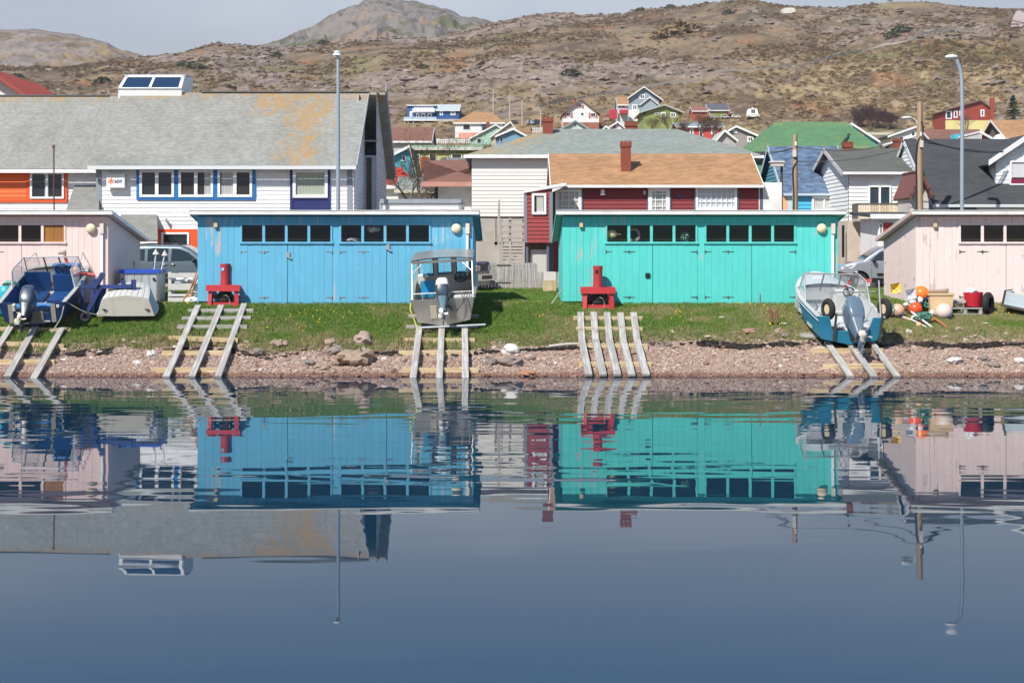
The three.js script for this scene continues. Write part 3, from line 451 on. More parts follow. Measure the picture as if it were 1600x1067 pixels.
function win(parent, x0, x1, y0, y1, z, o = {}) {       // frame proud of the wall with its pane inside
  const f = o.f ?? 0.06, dep = o.dep ?? 0.07, g = new THREE.Group(); g.name = o.name ?? 'window'; g.position.set((x0 + x1) / 2, y0, z); parent.add(g); const w = x1 - x0, h = y1 - y0, bars = [BB(-w / 2, -w / 2 + f, 0, h, 0, dep), BB(w / 2 - f, w / 2, 0, h, 0, dep), BB(-w / 2 + f, w / 2 - f, 0, f, 0, dep), BB(-w / 2 + f, w / 2 - f, h - f, h, 0, dep)];
  const [nx, ny] = o.div ?? [1, 1], m = o.m ?? f * 0.55; for (let i = 1; i < nx; i++) { const x = -w / 2 + w * i / nx; bars.push(BB(x - m / 2, x + m / 2, f, h - f, 0.012, dep - 0.008)); } for (let j = 1; j < ny; j++) { const y = h * j / ny; bars.push(BB(-w / 2 + f, w / 2 - f, y - m / 2, y + m / 2, 0.014, dep - 0.012)); }
  if (o.sill) bars.push(BB(-w / 2 - 0.04, w / 2 + 0.04, -0.05, -0.002, 0, dep + 0.05));
  part(g, 'frame', bars, o.frame ?? M.pvc);
  if (o.curtain) {
    part(g, 'backing', BB(-w / 2 + f, w / 2 - f, f, h - f, 0.003, 0.006), M.dark);
    const [ca, cb, cy] = o.curtain === true ? [0, 1, 0] : o.curtain, grid = [0, 1].map((k) => { const r = []; for (let i = 0; i <= 48; i++) { const u = i / 48; r.push(V(-w / 2 + f + (w - 2 * f) * lerp(ca, cb, u), k ? h - f : f + (h - 2 * f) * cy, 0.016 + 0.006 * Math.sin(u * 60 * (cb - ca)))); } return r; });
    part(g, 'curtain', sheet(grid), o.curtainM ?? mat([0.42, 0.42, 0.40], 0.9));
    part(g, 'pane', BB(-w / 2 + f, w / 2 - f, f, h - f, 0.030, 0.034), M.glass);
  } else part(g, 'pane', BB(-w / 2 + f, w / 2 - f, f, h - f, 0.004, 0.012), o.pane ?? M.pane);
  return g;
}
function chimney(parent, x, z, y0, y1, w, m = M.brick, crown = true) { const c = part(parent, 'chimney', [BB(x - w / 2, x + w / 2, y0, y1 - 0.22, z - w / 2, z + w / 2), BB(x - w * 0.58, x + w * 0.58, y1 - 0.22, y1 - 0.06, z - w * 0.58, z + w * 0.58)], m); if (crown) { const b = []; for (const i of [-1, 0, 1]) for (const j of [-1, 1]) b.push(B(w * 0.28, 0.1, w * 0.3, x + i * w * 0.42, y1 - 0.01, z + j * w * 0.42)); part(c, 'crown_brick', b, m); } return c; }
function house(o) {
  const d = o.d ?? onGround((o.x0 + o.x1) / 2, o.base), S = d / F, X0 = PX(o.x0, d), W = (o.x1 - o.x0) * S, D = o.depth ?? 8, gy = o.floor ?? (o.base !== undefined ? PY(o.base, d) : groundY(X0 + W / 2, -d)), low = o.low ?? -0.6;
  const t = thing(o.name ?? 'house', o.label, o.cat ?? 'house', [X0, gy, -d], o.yaw ?? 0, o.group);
  const he = PY(o.eave, d) - gy, type = o.type ?? 'x', oh = o.oh ?? 0.3, ov = o.ov ?? 0.2, th = o.th ?? 0.12;
  const rd = type === 'z' ? d : d + D / 2, hr = PY(o.ridge, rd) - gy, rx = o.rx !== undefined ? (PX(o.rx, d) - X0) : W / 2;      // ridge height; for a front gable its column
  const wm = o.wall ?? M.white, p = o.pitch ?? 0, Hs = he - low;
  const put = (name, g, x, y, z, ry, m) => { const w = part(t, name, g, m ?? wm); w.position.set(x, y, z); w.rotation.y = ry; return w; };
  const wallG = (w, h, span, hh = h) => p ? siding(w, hh, p, span) : flatWall(w, hh, span, span ? 8 : 1);
  // walls
  if (type === 'z') {
    const sp = (w) => (y) => { const yy = y + low; if (yy <= he) return [0, w]; const k = clamp((yy - he) / (hr - he)); return [rx * k, w - (w - rx) * k]; };
    put('wall', wallG(W, hr - low, sp(W)), 0, low, 0, 0); put('wall', wallG(W, hr - low, (y) => { const [a, b] = sp(W)(y); return [W - b, W - a]; }), W, low, -D, Math.PI);
    put('wall', wallG(D, Hs), 0, low, -D, -Math.PI / 2); put('wall', wallG(D, Hs), W, low, 0, Math.PI / 2);
  } else {
    put('wall', wallG(W, Hs), 0, low, 0, 0); put('wall', wallG(W, Hs), W, low, -D, Math.PI);
    const gs = type === 'x' ? (y) => { const yy = y + low; if (yy <= he) return [0, D]; const k = clamp((yy - he) / (hr - he)); return [D / 2 * k, D - D / 2 * k]; } : undefined, gh = type === 'x' ? hr - low : Hs;
    put('wall', wallG(D, gh, gs), 0, low, -D, -Math.PI / 2, o.sideWall); put('wall', wallG(D, gh, gs), W, low, 0, Math.PI / 2, o.sideWall);
  }
  // roof
  const rm = o.roof ?? RF.grey, up = V(0, th, 0), S4 = (name, a, m = rm) => part(t, name, slab(a.map((v) => v.clone().add(up)), th), m), fm = o.fascia ?? M.white;
  if (type === 'x') {
    const k = (hr - he) / (D / 2), ye = he - k * oh;
    S4('roof', [V(-ov, ye, oh), V(W + ov, ye, oh), V(W + ov, hr, -D / 2), V(-ov, hr, -D / 2)]); S4('roof', [V(W + ov, ye, -D - oh), V(-ov, ye, -D - oh), V(-ov, hr + 0.002, -D / 2 - 0.002), V(W + ov, hr + 0.002, -D / 2 - 0.002)]);
    part(t, 'gutter', BB(-ov, W + ov, ye + 0.015, ye + th + 0.01, oh, oh + 0.10), fm);
    for (const sx of [-ov - 0.03, W + ov]) for (const s of [0, 1]) part(t, 'verge_board', slab((s ? [V(sx + 0.03, ye, -D - oh), V(sx, ye, -D - oh), V(sx, hr, -D / 2), V(sx + 0.03, hr, -D / 2)] : [V(sx, ye, oh), V(sx + 0.03, ye, oh), V(sx + 0.03, hr, -D / 2), V(sx, hr, -D / 2)]).map((v) => v.add(V(0, th + 0.02, 0))), 0.2), o.vergeM ?? fm);
  } else if (type === 'z') {
    const kl = (hr - he) / rx, kr = (hr - he) / (W - rx), yl = he - kl * ov, yr = he - kr * ov;
    S4('roof', [V(-ov, yl, oh), V(rx, hr, oh), V(rx, hr, -D - oh), V(-ov, yl, -D - oh)]); S4('roof', [V(rx + 0.002, hr, oh), V(W + ov, yr, oh), V(W + ov, yr, -D - oh), V(rx + 0.002, hr, -D - oh)]);
    for (const q of [[V(-ov, yl, oh), V(rx, hr, oh)], [V(rx, hr, oh), V(W + ov, yr, oh)]]) { const n = th + 0.03, vb = o.vb ?? 0.24; part(t, 'verge_board', slab([q[0].clone().add(V(0, n, 0.03)), q[0].clone().add(V(0, n - vb, 0.03)), q[1].clone().add(V(0, n - vb, 0.03)), q[1].clone().add(V(0, n, 0.03))].reverse(), 0.028), o.vergeM ?? fm); }
  } else if (type === 'hip') {
    const run = o.run !== undefined ? o.run : D / 2, k = (hr - he) / (D / 2), ye = he - k * oh, zr = -D / 2, A = V(-oh, ye, oh), Bq = V(W + oh, ye, oh), C = V(W + oh, ye, -D - oh), E = V(-oh, ye, -D - oh), r0 = V(o.rx0 !== undefined ? PX(o.rx0, rd) - X0 : run, hr, zr), r1 = V(o.rx1 !== undefined ? PX(o.rx1, rd) - X0 : W - run, hr, zr);
    S4('roof', [A, Bq, r1, r0]); S4('roof', [Bq, C, r1]); S4('roof', [C, E, r0, r1]); S4('roof', [E, A, r0], o.hipM ?? rm);
    part(t, 'gutter', [BB(-oh, W + oh, ye - 0.05, ye + th, oh, oh + 0.08), BB(-oh - 0.08, -oh, ye - 0.05, ye + th, -D - oh, oh + 0.08), BB(W + oh, W + oh + 0.08, ye - 0.05, ye + th, -D - oh, oh + 0.08)], fm); part(t, 'soffit', BB(-oh, W + oh, ye - 0.04, ye - 0.01, -D - oh, oh - 0.002), o.soffit ?? M.white);
  } else if (type === 'flat') { S4('roof', [V(-ov, he, oh), V(W + ov, he, oh), V(W + ov, hr, -D - oh), V(-ov, hr, -D - oh)]); part(t, 'fascia', BB(-ov, W + ov, he - 0.05, he + th + 0.02, oh, oh + 0.03), fm); }
  // corner boards, windows, doors, chimneys
  const L = (px) => PX(px, d) - X0, Yr = (row) => PY(row, d) - gy;
  if (o.corners) for (const x of [0, W]) part(t, 'corner_board', BB(x - 0.07, x + 0.07, low, he, -0.05, 0.035), o.corners);
  for (const b of o.bands ?? []) part(t, b[5] ?? 'panel', BB(L(b[0]), L(b[1]), Yr(b[3]), Yr(b[2]), 0, b[6] ?? 0.032), b[4]);
  for (const w of o.wins ?? []) win(t, L(w[0]), L(w[1]), Yr(w[3]), Yr(w[2]), o.wz ?? (p ? 0.024 : 0.004), { f: clamp((w[1] - w[0]) * S * 0.09, 0.04, 0.1), ...(w[4] ?? {}) });
  for (const w of o.sideWins ?? []) { const g = new THREE.Group(); g.name = 'side_window'; g.position.set(w[0] < 0 ? 0 : W, 0, w[0] < 0 ? -D : 0); g.rotation.y = w[0] < 0 ? -Math.PI / 2 : Math.PI / 2; t.add(g); const [, z0, z1, y0, y1] = w, f = 0.07; part(g, 'frame', [BB(z0, z1, y0, y0 + f, 0.004, 0.06), BB(z0, z1, y1 - f, y1, 0.004, 0.06), BB(z0, z0 + f, y0 + f, y1 - f, 0.004, 0.06), BB(z1 - f, z1, y0 + f, y1 - f, 0.004, 0.06)], M.pvc); part(g, 'pane', BB(z0 + f, z1 - f, y0 + f, y1 - f, 0.004, 0.02), M.pane); }
  for (const c of o.chim ?? []) chimney(t, PX(c[0], d - c[4]) - X0, c[4], PY(c[2], d - c[4]) - gy, PY(c[1], d - c[4]) - gy, c[3] * (d - c[4]) / F, c[5] ?? M.brick, d < 150);
  return { t, L, Y: Yr, d, S, W, he, hr, D, gy };
}
const paint = (c, r = 0.6) => mat(c, r, { map: weatherT });

// ---- the utility office: long white building with a lichen-covered roof
{
  const d = 64, fl = 2.2;
  const roofPaint = (seed, dens) => { const R = 46, C = 70; return tex(1024, 512, (u, v) => {
    const row = Math.floor(v * R), fv = v * R - row, col = Math.floor(u * C + (row % 2) * 0.5), k0 = 0.86 + 0.26 * hash(col + seed, row) ; let k = k0 * (0.92 + 0.2 * fbm(u * 12 + seed, v * 5, 4)); if (fv < 0.2) k *= 0.72;
    let q = [0.25 * k, 0.25 * k, 0.228 * k]; const l = dens(u, v), n = fbm(u * 26 + seed, v * 13, 5), n2 = vnoise(u * 200, v * 90);
    q = mix3(q, [0.18 * k, 0.18 * k, 0.16 * k], 0.5 * sstep(0.5, 0.8, fbm(u * 7 + 3, v * 2.2 + seed, 4)));
    return mix3(q, mix3([0.40, 0.185, 0.03], [0.30, 0.20, 0.07], n2), 0.8 * sstep(0.64 - 0.27 * l, 0.92 - 0.30 * l, n * 0.48 + n2 * 0.42 + 0.10 * k0) * sstep(0.02, 0.15, l));
  }, [1, 1]); };
  const bell = (x, c, w) => Math.exp(-(((x - c) / w) ** 2));
  const tR = roofPaint(1, (u, v) => Math.max(0.75 * sstep(0.80, 1, v), 1.0 * bell(u, 0.62, 0.11) * sstep(0.55, 0.85, v), 1.05 * bell(u, 0.78, 0.085) * sstep(0.0, 0.2, v + 0.1), 0.85 * bell(u, 0.68, 0.16) * sstep(0.5, 0.95, v))), tL = roofPaint(9, (u, v) => 0.85 * sstep(0.80, 1, v));
  const rmR = mat([1, 1, 1], 0.92, { map: tR, bumpMap: tR, bumpScale: 0.008 }), rmL = mat([1, 1, 1], 0.92, { map: tL });
  const t = thing('office_building', 'long white office building with grey lichen-stained roof and blue window panels', 'building', [PX(150, d), fl, -d]);
  const X0 = PX(150, d), L = (px, dd = d) => PX(px, dd) - X0, Yr = (row, dd = d) => PY(row, dd) - fl;
  const W = L(553), he = Yr(253), D = 10, hr = Yr(149, d + 5), wl = mat([0.80, 0.80, 0.80], 0.5, { map: weatherT }), grey = mat([0.24, 0.27, 0.31], 0.6), sidingLow = -0.3;
  const put = (name, g, x, y, z, ry, m) => { const w = part(t, name, g, m); w.position.set(x, y, z); w.rotation.y = ry; return w; };
  put('wall', siding(W, he - sidingLow, 0.19), 0, sidingLow, 0, 0, wl);
  const gsp = (y) => { const yy = y + sidingLow; if (yy <= he) return [0, D]; const k = clamp((yy - he) / (hr - he)); return [D / 2 * k, D - D / 2 * k]; };
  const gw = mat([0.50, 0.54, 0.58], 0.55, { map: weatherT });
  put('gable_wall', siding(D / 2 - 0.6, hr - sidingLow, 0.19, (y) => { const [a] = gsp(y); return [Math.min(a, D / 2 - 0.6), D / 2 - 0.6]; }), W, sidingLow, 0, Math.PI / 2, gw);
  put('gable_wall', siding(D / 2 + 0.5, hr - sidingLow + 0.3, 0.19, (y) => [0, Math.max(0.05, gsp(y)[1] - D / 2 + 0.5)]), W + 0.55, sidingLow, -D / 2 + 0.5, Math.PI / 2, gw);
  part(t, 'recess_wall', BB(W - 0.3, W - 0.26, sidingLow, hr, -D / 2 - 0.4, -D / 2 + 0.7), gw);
  // tall stair window in the gable, with its sloping head
  { const g = new THREE.Group(); g.name = 'stair_window'; t.add(g); const z0 = -D / 2 + 0.45, x = W + 0.05; part(g, 'frame', [BB(x - 0.3, x + 0.04, sidingLow, Yr(247, 69), z0, z0 + 0.10), BB(x + 0.30, x + 0.5, sidingLow, Yr(247, 69), z0 - 0.1, z0 + 0.12), BB(x - 0.3, x + 0.5, Yr(247, 69), Yr(244, 69), z0, z0 + 0.16), BB(x - 0.3, x + 0.55, Yr(222, 69), Yr(220, 69), z0 - 0.5, z0 + 0.02)], M.galv); part(g, 'pane', BB(x + 0.04, x + 0.3, sidingLow, Yr(247, 69), z0, z0 + 0.03), mat([0.08, 0.06, 0.05], 0.08)); part(g, 'pane', slab([V(x, Yr(244, 69), z0 + 0.1), V(x + 0.34, Yr(244, 69), z0 + 0.1), V(x + 0.40, Yr(222, 69), z0 - 0.4), V(x + 0.06, Yr(222, 69), z0 - 0.4)], 0.03), M.pane); }
  part(t, 'rear_wing', BB(W - 0.2, W + 0.5, sidingLow, he, -D, -D / 2 - 0.5), gw);
  part(t, 'back_wall', BB(-8, W, sidingLow, he, -D - 0.02, -D), wl);
  const k = (hr - he) / (D / 2), ye = he - k * 0.45, th = 0.14, up = (a) => a.map((v) => v.add(V(0, th, 0)));
  const uvFit = (g, x0, x1) => { const p = g.attributes.position, uv = g.attributes.uv; for (let i = 0; i < p.count; i++) uv.setXY(i, (p.getX(i) - x0) / (x1 - x0), clamp((p.getY(i) - ye) / (hr - ye + th))); return g; };
  const xa = L(137, d - 0.45), xb = W + 0.15;
  part(t, 'roof', uvFit(slab(up([V(xa, ye, 0.45), V(xb, ye, 0.45), V(xb, hr, -D / 2), V(xa, hr, -D / 2)]), th), xa, xb), rmR);
  part(t, 'rear_roof', uvFit(slab(up([V(W + 0.95, ye, -D - 0.45), V(xa, ye, -D - 0.45), V(xa, hr, -D / 2 - 0.01), V(W + 0.95, hr, -D / 2 - 0.01)]), th), xa, W + 1), rmR);
  part(t, 'verge_board', slab(up([V(W + 0.95, ye, -D - 0.45), V(W + 0.95, hr + 0.05, -D / 2 + 0.1), V(W + 1.0, hr + 0.05, -D / 2 + 0.1), V(W + 1.0, ye, -D - 0.45)]).reverse(), 0.4), grey);
  part(t, 'verge_board', slab(up([V(xb, ye, 0.45), V(xb + 0.03, ye, 0.45), V(xb + 0.03, hr + 0.03, -D / 2), V(xb, hr + 0.03, -D / 2)]), 0.26), mat([0.36, 0.37, 0.37], 0.7));
  part(t, 'gutter', BB(xa, xb, ye - 0.04, ye + 0.12, 0.455, 0.57), mat([0.62, 0.65, 0.66], 0.5));
  part(t, 'ridge_cap', BB(L(315, d + 5), xb, hr + th, hr + th + 0.06, -D / 2 - 0.12, -D / 2 + 0.12), mat([0.12, 0.12, 0.12], 0.8));
  for (const x of [0.08, W - 0.22]) part(t, 'corner_board', BB(x - 0.09, x + 0.14, sidingLow, he, 0.01, 0.05), grey);
  // left, slightly set-back part with the orange panels
  const zl = -0.7, dl = d + 0.7, xl = -9;
  put('wall', siding(9, Yr(258, dl) - sidingLow, 0.19), xl, sidingLow, zl, 0, wl);
  part(t, 'roof', uvFit(slab(up([V(xl, ye - 0.12, zl + 0.45), V(xa + 0.1, ye - 0.12, zl + 0.45), V(xa + 0.1, hr - 0.12, -D / 2 - 0.5), V(xl, hr - 0.12, -D / 2 - 0.5)]), th), xl, xa), rmL);
  part(t, 'gutter', BB(xl, xa + 0.2, ye - 0.16, ye - 0.01, zl + 0.455, zl + 0.56), M.pvc);
  part(t, 'ridge_cap', BB(xl, L(170, d + 5.5), hr + th - 0.12, hr + th - 0.06, -D / 2 - 0.6, -D / 2 - 0.4), mat([0.12, 0.12, 0.12], 0.8));
  const orange = mat([0.80, 0.135, 0.02], 0.5), or2 = mat([0.70, 0.085, 0.012], 0.5), blu = mat([0.008, 0.155, 0.43], 0.45), navy = mat([0.02, 0.028, 0.13], 0.5);
  { const w = put('orange_panel', siding(L(45, dl) - xl, Yr(266, dl) - Yr(315, dl), 0.19), xl, Yr(315, dl), zl + 0.03, 0, orange); w.userData.label = 'orange clapboard panel beside the open window'; }
  part(t, 'panel_trim', [BB(L(41, dl), L(47, dl), Yr(315, dl), Yr(266, dl), zl + 0.02, zl + 0.075), BB(L(100, dl), L(105, dl), Yr(315, dl), Yr(266, dl), zl + 0.02, zl + 0.075), BB(xl, L(105, dl), Yr(270, dl), Yr(264.5, dl), zl + 0.02, zl + 0.078), BB(xl, L(105, dl), Yr(316, dl), Yr(311, dl), zl + 0.02, zl + 0.078)], or2);
  { const g = win(t, L(47, dl), L(100, dl), Yr(310.5, dl), Yr(269, dl), zl + 0.03, { f: 0.09, div: [2, 1], m: 0.1, dep: 0.09 }); const c = part(g, 'casement', [B(0.72, 0.06, 0.05, -0.36, 0.03, 0), B(0.72, 0.06, 0.05, -0.36, 1.06, 0), B(0.06, 0.97, 0.05, -0.69, 0.545, 0), B(0.06, 0.97, 0.05, -0.03, 0.545, 0)], M.pvc); c.position.set(0.02, 0.04, 0.08); c.rotation.y = -0.5; part(c, 'pane', B(0.6, 0.97, 0.012, -0.36, 0.545, 0), mat([0.30, 0.33, 0.36], 0.1)); }
  // blue surround with three double windows
  part(t, 'blue_surround', [BB(L(213), L(398), Yr(265.5), Yr(262), 0.02, 0.085), BB(L(213), L(398), Yr(312), Yr(308), 0.02, 0.085), BB(L(213), L(218), Yr(308), Yr(265.5), 0.02, 0.085), BB(L(272.5), L(279), Yr(308), Yr(265.5), 0.02, 0.085), BB(L(333), L(340), Yr(308), Yr(265.5), 0.02, 0.085), BB(L(394), L(399), Yr(308), Yr(265.5), 0.02, 0.085)], blu, 'bright blue frame around the three windows');
  for (const [a, b, cu] of [[218, 272, null], [279, 333, [0.78, 0.98, 0]], [340, 394, [0.04, 0.46, 0]]]) { const w = win(t, L(a), L(b), Yr(308), Yr(265.5), 0.022, { f: 0.11, div: [2, 1], m: 0.15, dep: 0.09, curtain: cu }); }
  part(t, 'navy_panel', [BB(L(453), L(516), Yr(265), Yr(262), 0.02, 0.08), BB(L(453), L(457.5), Yr(330), Yr(265), 0.02, 0.08), BB(L(512), L(516), Yr(330), Yr(265), 0.02, 0.08), BB(L(457.5), L(512), Yr(312), Yr(309), 0.02, 0.08), BB(L(457.5), L(512), Yr(330), Yr(312), 0.02, 0.05)], navy);
  win(t, L(457.5), L(512), Yr(309), Yr(265), 0.022, { f: 0.13, dep: 0.10, curtain: [0.0, 1, 0], curtainM: mat([0.34, 0.38, 0.30], 0.9) });
  // sign box on the wall
  { const s = part(t, 'sign_box', [B(0.80, 0.60, 0.16, L(182.5), Yr(283), 0.22), B(0.84, 0.04, 0.26, L(182.5), Yr(271), 0.18)], M.white, 'white sign box with an orange star emblem and dark lettering'); const star = []; for (let i = 0; i < 6; i++) { const a = i * Math.PI / 3 + 0.4; star.push(place(new THREE.SphereGeometry(0.05, 8, 6).scale(1.5, 0.5, 0.2), L(175.5) + Math.cos(a) * 0.085, Yr(283.5) + Math.sin(a) * 0.085, 0.305, 0, 0, a)); } part(s, 'star_emblem', star, mat([0.85, 0.17, 0.02], 0.5)); const font = await new FontLoader().loadAsync('fonts/droid/droid_sans_bold.typeface.json'); const tg = new TextGeometry('eDF', { font, size: 0.14, depth: 0.012, curveSegments: 3, bevelEnabled: false }); tg.translate(L(180.8), Yr(286), 0.302); part(s, 'lettering', tg, mat([0.05, 0.06, 0.22], 0.5)); }
  part(t, 'vent_pipe', [rod(V(L(261), Yr(346), 0.02), V(L(261), Yr(346), 0.25), 0.05), rod(V(L(261), Yr(347), 0.22), V(L(261), Yr(341), 0.22), 0.05)], M.galv);
  // porch roofs
  const lean = (x0, x1, r0, r1, out, z, sk = 0) => { const p = new THREE.Group(); p.name = 'porch_roof'; t.add(p); part(p, 'slope', slab([V(L(x0 - sk, d - out), Yr(r1, d - out), z + out), V(L(x1, d - out), Yr(r1, d - out), z + out), V(L(x1 - 1, d), Yr(r0, d), z), V(L(x0, d), Yr(r0, d), z)], 0.1), RF.grey); part(p, 'porch_wall', BB(L(x0 + 4, d), L(x1 - 5, d), sidingLow, Yr(r1, d - out), z, z + out - 0.25), wl); part(p, 'gutter', BB(L(x0 - sk, d - out), L(x1, d - out), Yr(r1, d - out) - 0.16, Yr(r1, d - out) - 0.04, z + out, z + out + 0.08), M.white); };
  lean(108, 147, 288, 336, 1.6, zl, 16); lean(188, 246, 335, 376, 1.7, 0.03, 0);
  { const g = new THREE.Group(); g.name = 'orange_doorway'; t.add(g); part(g, 'surround', [BB(L(247), L(252), -0.2, Yr(358), 0.02, 0.08), BB(L(296), L(312), -0.2, Yr(358), 0.02, 0.06), BB(L(252), L(296), Yr(363), Yr(358), 0.02, 0.08)], or2); const f = 0.1; part(g, 'frame', [BB(L(252), L(255), -0.2, Yr(363), 0.02, 0.1), BB(L(292.5), L(295.5), -0.2, Yr(363), 0.02, 0.1), BB(L(255), L(292.5), Yr(366), Yr(363), 0.02, 0.1)], M.pvc); part(g, 'pane', BB(L(255), L(292.5), -0.2, Yr(366), 0.025, 0.035), M.pane); }
  // glazed lantern on the ridge
  { const g = new THREE.Group(); g.name = 'roof_lantern'; t.add(g); const dd = d + 4.75, z = -4.75, x0 = L(184, dd), x1 = L(283, dd), y0 = Yr(151, dd), y1 = Yr(138, dd), y2 = Yr(118, dd + 1); const A = V(x0, y1, z), Bp = V(x1, y1, z), C = V(x1 - 0.05, y2, z - 1), E = V(x0 + 0.1, y2, z - 1); part(g, 'base', [BB(x0, x1, y0 - 0.6, y1, z - 2.4, z), quads([[V(x1, y0, z), V(x1, y0, z - 2.4), V(x1 + 0.05, y2, z - 2.2), C]]), quads([[V(x0, y0, z), E, V(x0, y2, z - 2.2), V(x0, y0, z - 2.4)]])], M.white); const on = (u, v, o = 0) => A.clone().lerp(Bp, u).lerp(E.clone().lerp(C, u), v).add(V(0, o * 0.3, o)); const bar = (u0, u1, v0, v1) => slab([on(u0, v0, 0.05), on(u1, v0, 0.05), on(u1, v1, 0.05), on(u0, v1, 0.05)], 0.12); part(g, 'frame', [bar(0, 0.05, 0, 1), bar(0.95, 1, 0, 1), bar(0.475, 0.515, 0, 1), bar(0, 1, 0.86, 1.02), bar(0, 1, -0.02, 0.04)], M.white); part(g, 'pane', slab([on(0.05, 0.04), on(0.475, 0.04), on(0.475, 0.86), on(0.05, 0.86)], 0.03), mat([0.012, 0.03, 0.07], 0.05, { ior: 1.7 })); part(g, 'pane', slab([on(0.515, 0.04), on(0.95, 0.04), on(0.95, 0.86), on(0.515, 0.86)], 0.03), mat([0.012, 0.03, 0.07], 0.05, { ior: 1.7 })); part(g, 'top', BB(x0, x1, y2 - 0.02, y2 + 0.06, z - 2.3, z - 0.95), M.galv); }
  // low white wing behind the blue shed
  { const g = house({ name: 'low_annex', label: 'low flat-roofed white annex behind the blue shed', cat: 'building', x0: 595, x1: 719, d: 62, depth: 5, eave: 316, ridge: 316, type: 'flat', oh: 0.05, ov: 0.04, pitch: 0.16, wall: M.white, roof: mat([0.5, 0.52, 0.54], 0.6), fascia: M.galv, corners: mat([0.3, 0.33, 0.37], 0.6), floor: 2.3 }); }
}

// ---- cream building with the low hipped roof, and the red house before it
const cream = mat([0.74, 0.715, 0.64], 0.55), redW = mat([0.225, 0.030, 0.030], 0.6, { map: weatherT });
{
  const hipT = tex(1024, 384, (u, v) => { const R = 40, C = 60, row = Math.floor(v * R), fv = v * R - row, col = Math.floor(u * C + (row % 2) * 0.5); let k = (0.84 + 0.3 * hash(col, row + 90)) * (0.9 + 0.2 * fbm(u * 16, v * 6, 4)); if (fv < 0.2) k *= 0.75; const l = Math.max(sstep(0.30, 0.02, u - 0.25 * v), 0.8 * sstep(0.16, 0.0, v) * sstep(0.5, 0.1, u)), n = fbm(u * 30, v * 12, 4) * 0.5 + 0.5 * vnoise(u * 190, v * 70); return mix3([0.215 * k, 0.24 * k, 0.215 * k], mix3([0.42, 0.22, 0.05], [0.34, 0.24, 0.10], hash(col, row)), 0.75 * sstep(0.75 - 0.32 * l, 0.95 - 0.32 * l, n) * sstep(0, 0.1, l)); }, [15, 6]), creamRoof = mat([1, 1, 1], 0.92, { map: hipT, bumpMap: hipT, bumpScale: 0.008 });
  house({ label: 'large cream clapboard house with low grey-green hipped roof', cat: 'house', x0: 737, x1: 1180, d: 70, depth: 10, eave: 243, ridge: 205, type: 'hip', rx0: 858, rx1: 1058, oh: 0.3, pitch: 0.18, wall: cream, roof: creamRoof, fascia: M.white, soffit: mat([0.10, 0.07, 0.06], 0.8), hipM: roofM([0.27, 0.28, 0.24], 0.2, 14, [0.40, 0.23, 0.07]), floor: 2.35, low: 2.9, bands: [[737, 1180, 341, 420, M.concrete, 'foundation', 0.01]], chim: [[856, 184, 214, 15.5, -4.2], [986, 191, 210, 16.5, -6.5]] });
  const h = house({ label: 'dark red clapboard house with orange-brown shingle roof and white windows', x0: 862, x1: 1190, d: 62, depth: 6, eave: 289, ridge: 244, oh: 0.3, ov: 0.05, pitch: 0.17, wall: redW, roof: RF.tan, fascia: M.white, corners: mat([0.09, 0.12, 0.16], 0.6), floor: 2.3,
    bands: [[1186, 1222, 285, 400, M.white, 'white_end_wall', 0.03]],
    wins: [[867.5, 908.5, 295, 331, { div: [4, 4], m: 0.03, f: 0.14, curtain: true, curtainM: mat([0.50, 0.50, 0.42], 0.9) }], [1013, 1046.5, 293, 372, { name: 'door', div: [3, 8], m: 0.03, f: 0.17, curtain: [0, 1, 0] }], [1087, 1151.5, 291, 328, { div: [8, 3], m: 0.025, f: 0.11, curtain: true, curtainM: mat([0.55, 0.58, 0.60], 0.9) }]] });
  for (const [a, b, r0, r1] of [[861, 867, 293, 333], [908.5, 911, 293, 333], [1011, 1013, 291, 333], [1046.5, 1049, 291, 333], [1084.5, 1087, 289, 333], [1151.5, 1155, 289, 333]]) part(h.t, 'window_trim', BB(h.L(a), h.L(b), h.Y(r1), h.Y(r0), 0.01, 0.06), mat([0.09, 0.12, 0.16], 0.6));
  part(h.t, 'wall_lamp', [B(0.16, 0.2, 0.12, h.L(941.5), h.Y(300), 0.09), B(0.2, 0.04, 0.16, h.L(941.5), h.Y(304), 0.1)], M.white); part(h.t, 'wall_lamp', [B(0.09, 0.17, 0.1, h.L(1007), h.Y(301), 0.08)], mat([0.6, 0.5, 0.35], 0.6)); part(h.t, 'house_number', [B(0.15, 0.12, 0.02, h.L(1062), h.Y(306), 0.035)], mat([0.05, 0.09, 0.3], 0.5));
  chimney(h.t, PX(978, 63.3) - h.t.position.x, -1.3, h.Y(272), PY(222, 63.3) - h.gy, 0.42);
  // red bay on the left end
  const g = house({ name: 'house_bay', label: 'red clapboard bay jutting from the left end of the red house', cat: 'bay', x0: 821, x1: 861, d: 61, depth: 3, eave: 300, ridge: 289, type: 'z', rx: 885, oh: 0.05, ov: 0.05, vb: 0.13, th: 0.07, pitch: 0.17, wall: paint([0.30, 0.04, 0.04]), roof: RF.tan, floor: PY(379, 61), low: 0, corners: mat([0.20, 0.22, 0.24], 0.6), wins: [[831, 853.5, 302, 335, { f: 0.10, div: [1, 1], curtain: [0.25, 0.95, 0], curtainM: mat([0.5, 0.5, 0.45], 0.9) }]] });
  part(g.t, 'support_post', [BB(0.02, 0.12, -1.7, 0, -0.2, -0.1), BB(0.9, 1.0, -1.7, 0, -0.2, -0.1)], mat([0.1, 0.12, 0.15], 0.7)); part(g.t, 'fuel_tank', [BB(0.25, 0.95, -1.7, -0.3, -1.5, -0.35)], mat([0.5, 0.49, 0.44], 0.6)); part(g.t, 'shadow_wall', [BB(0, 1.1, -1.9, 0, -3, -2.9)], M.concrete);
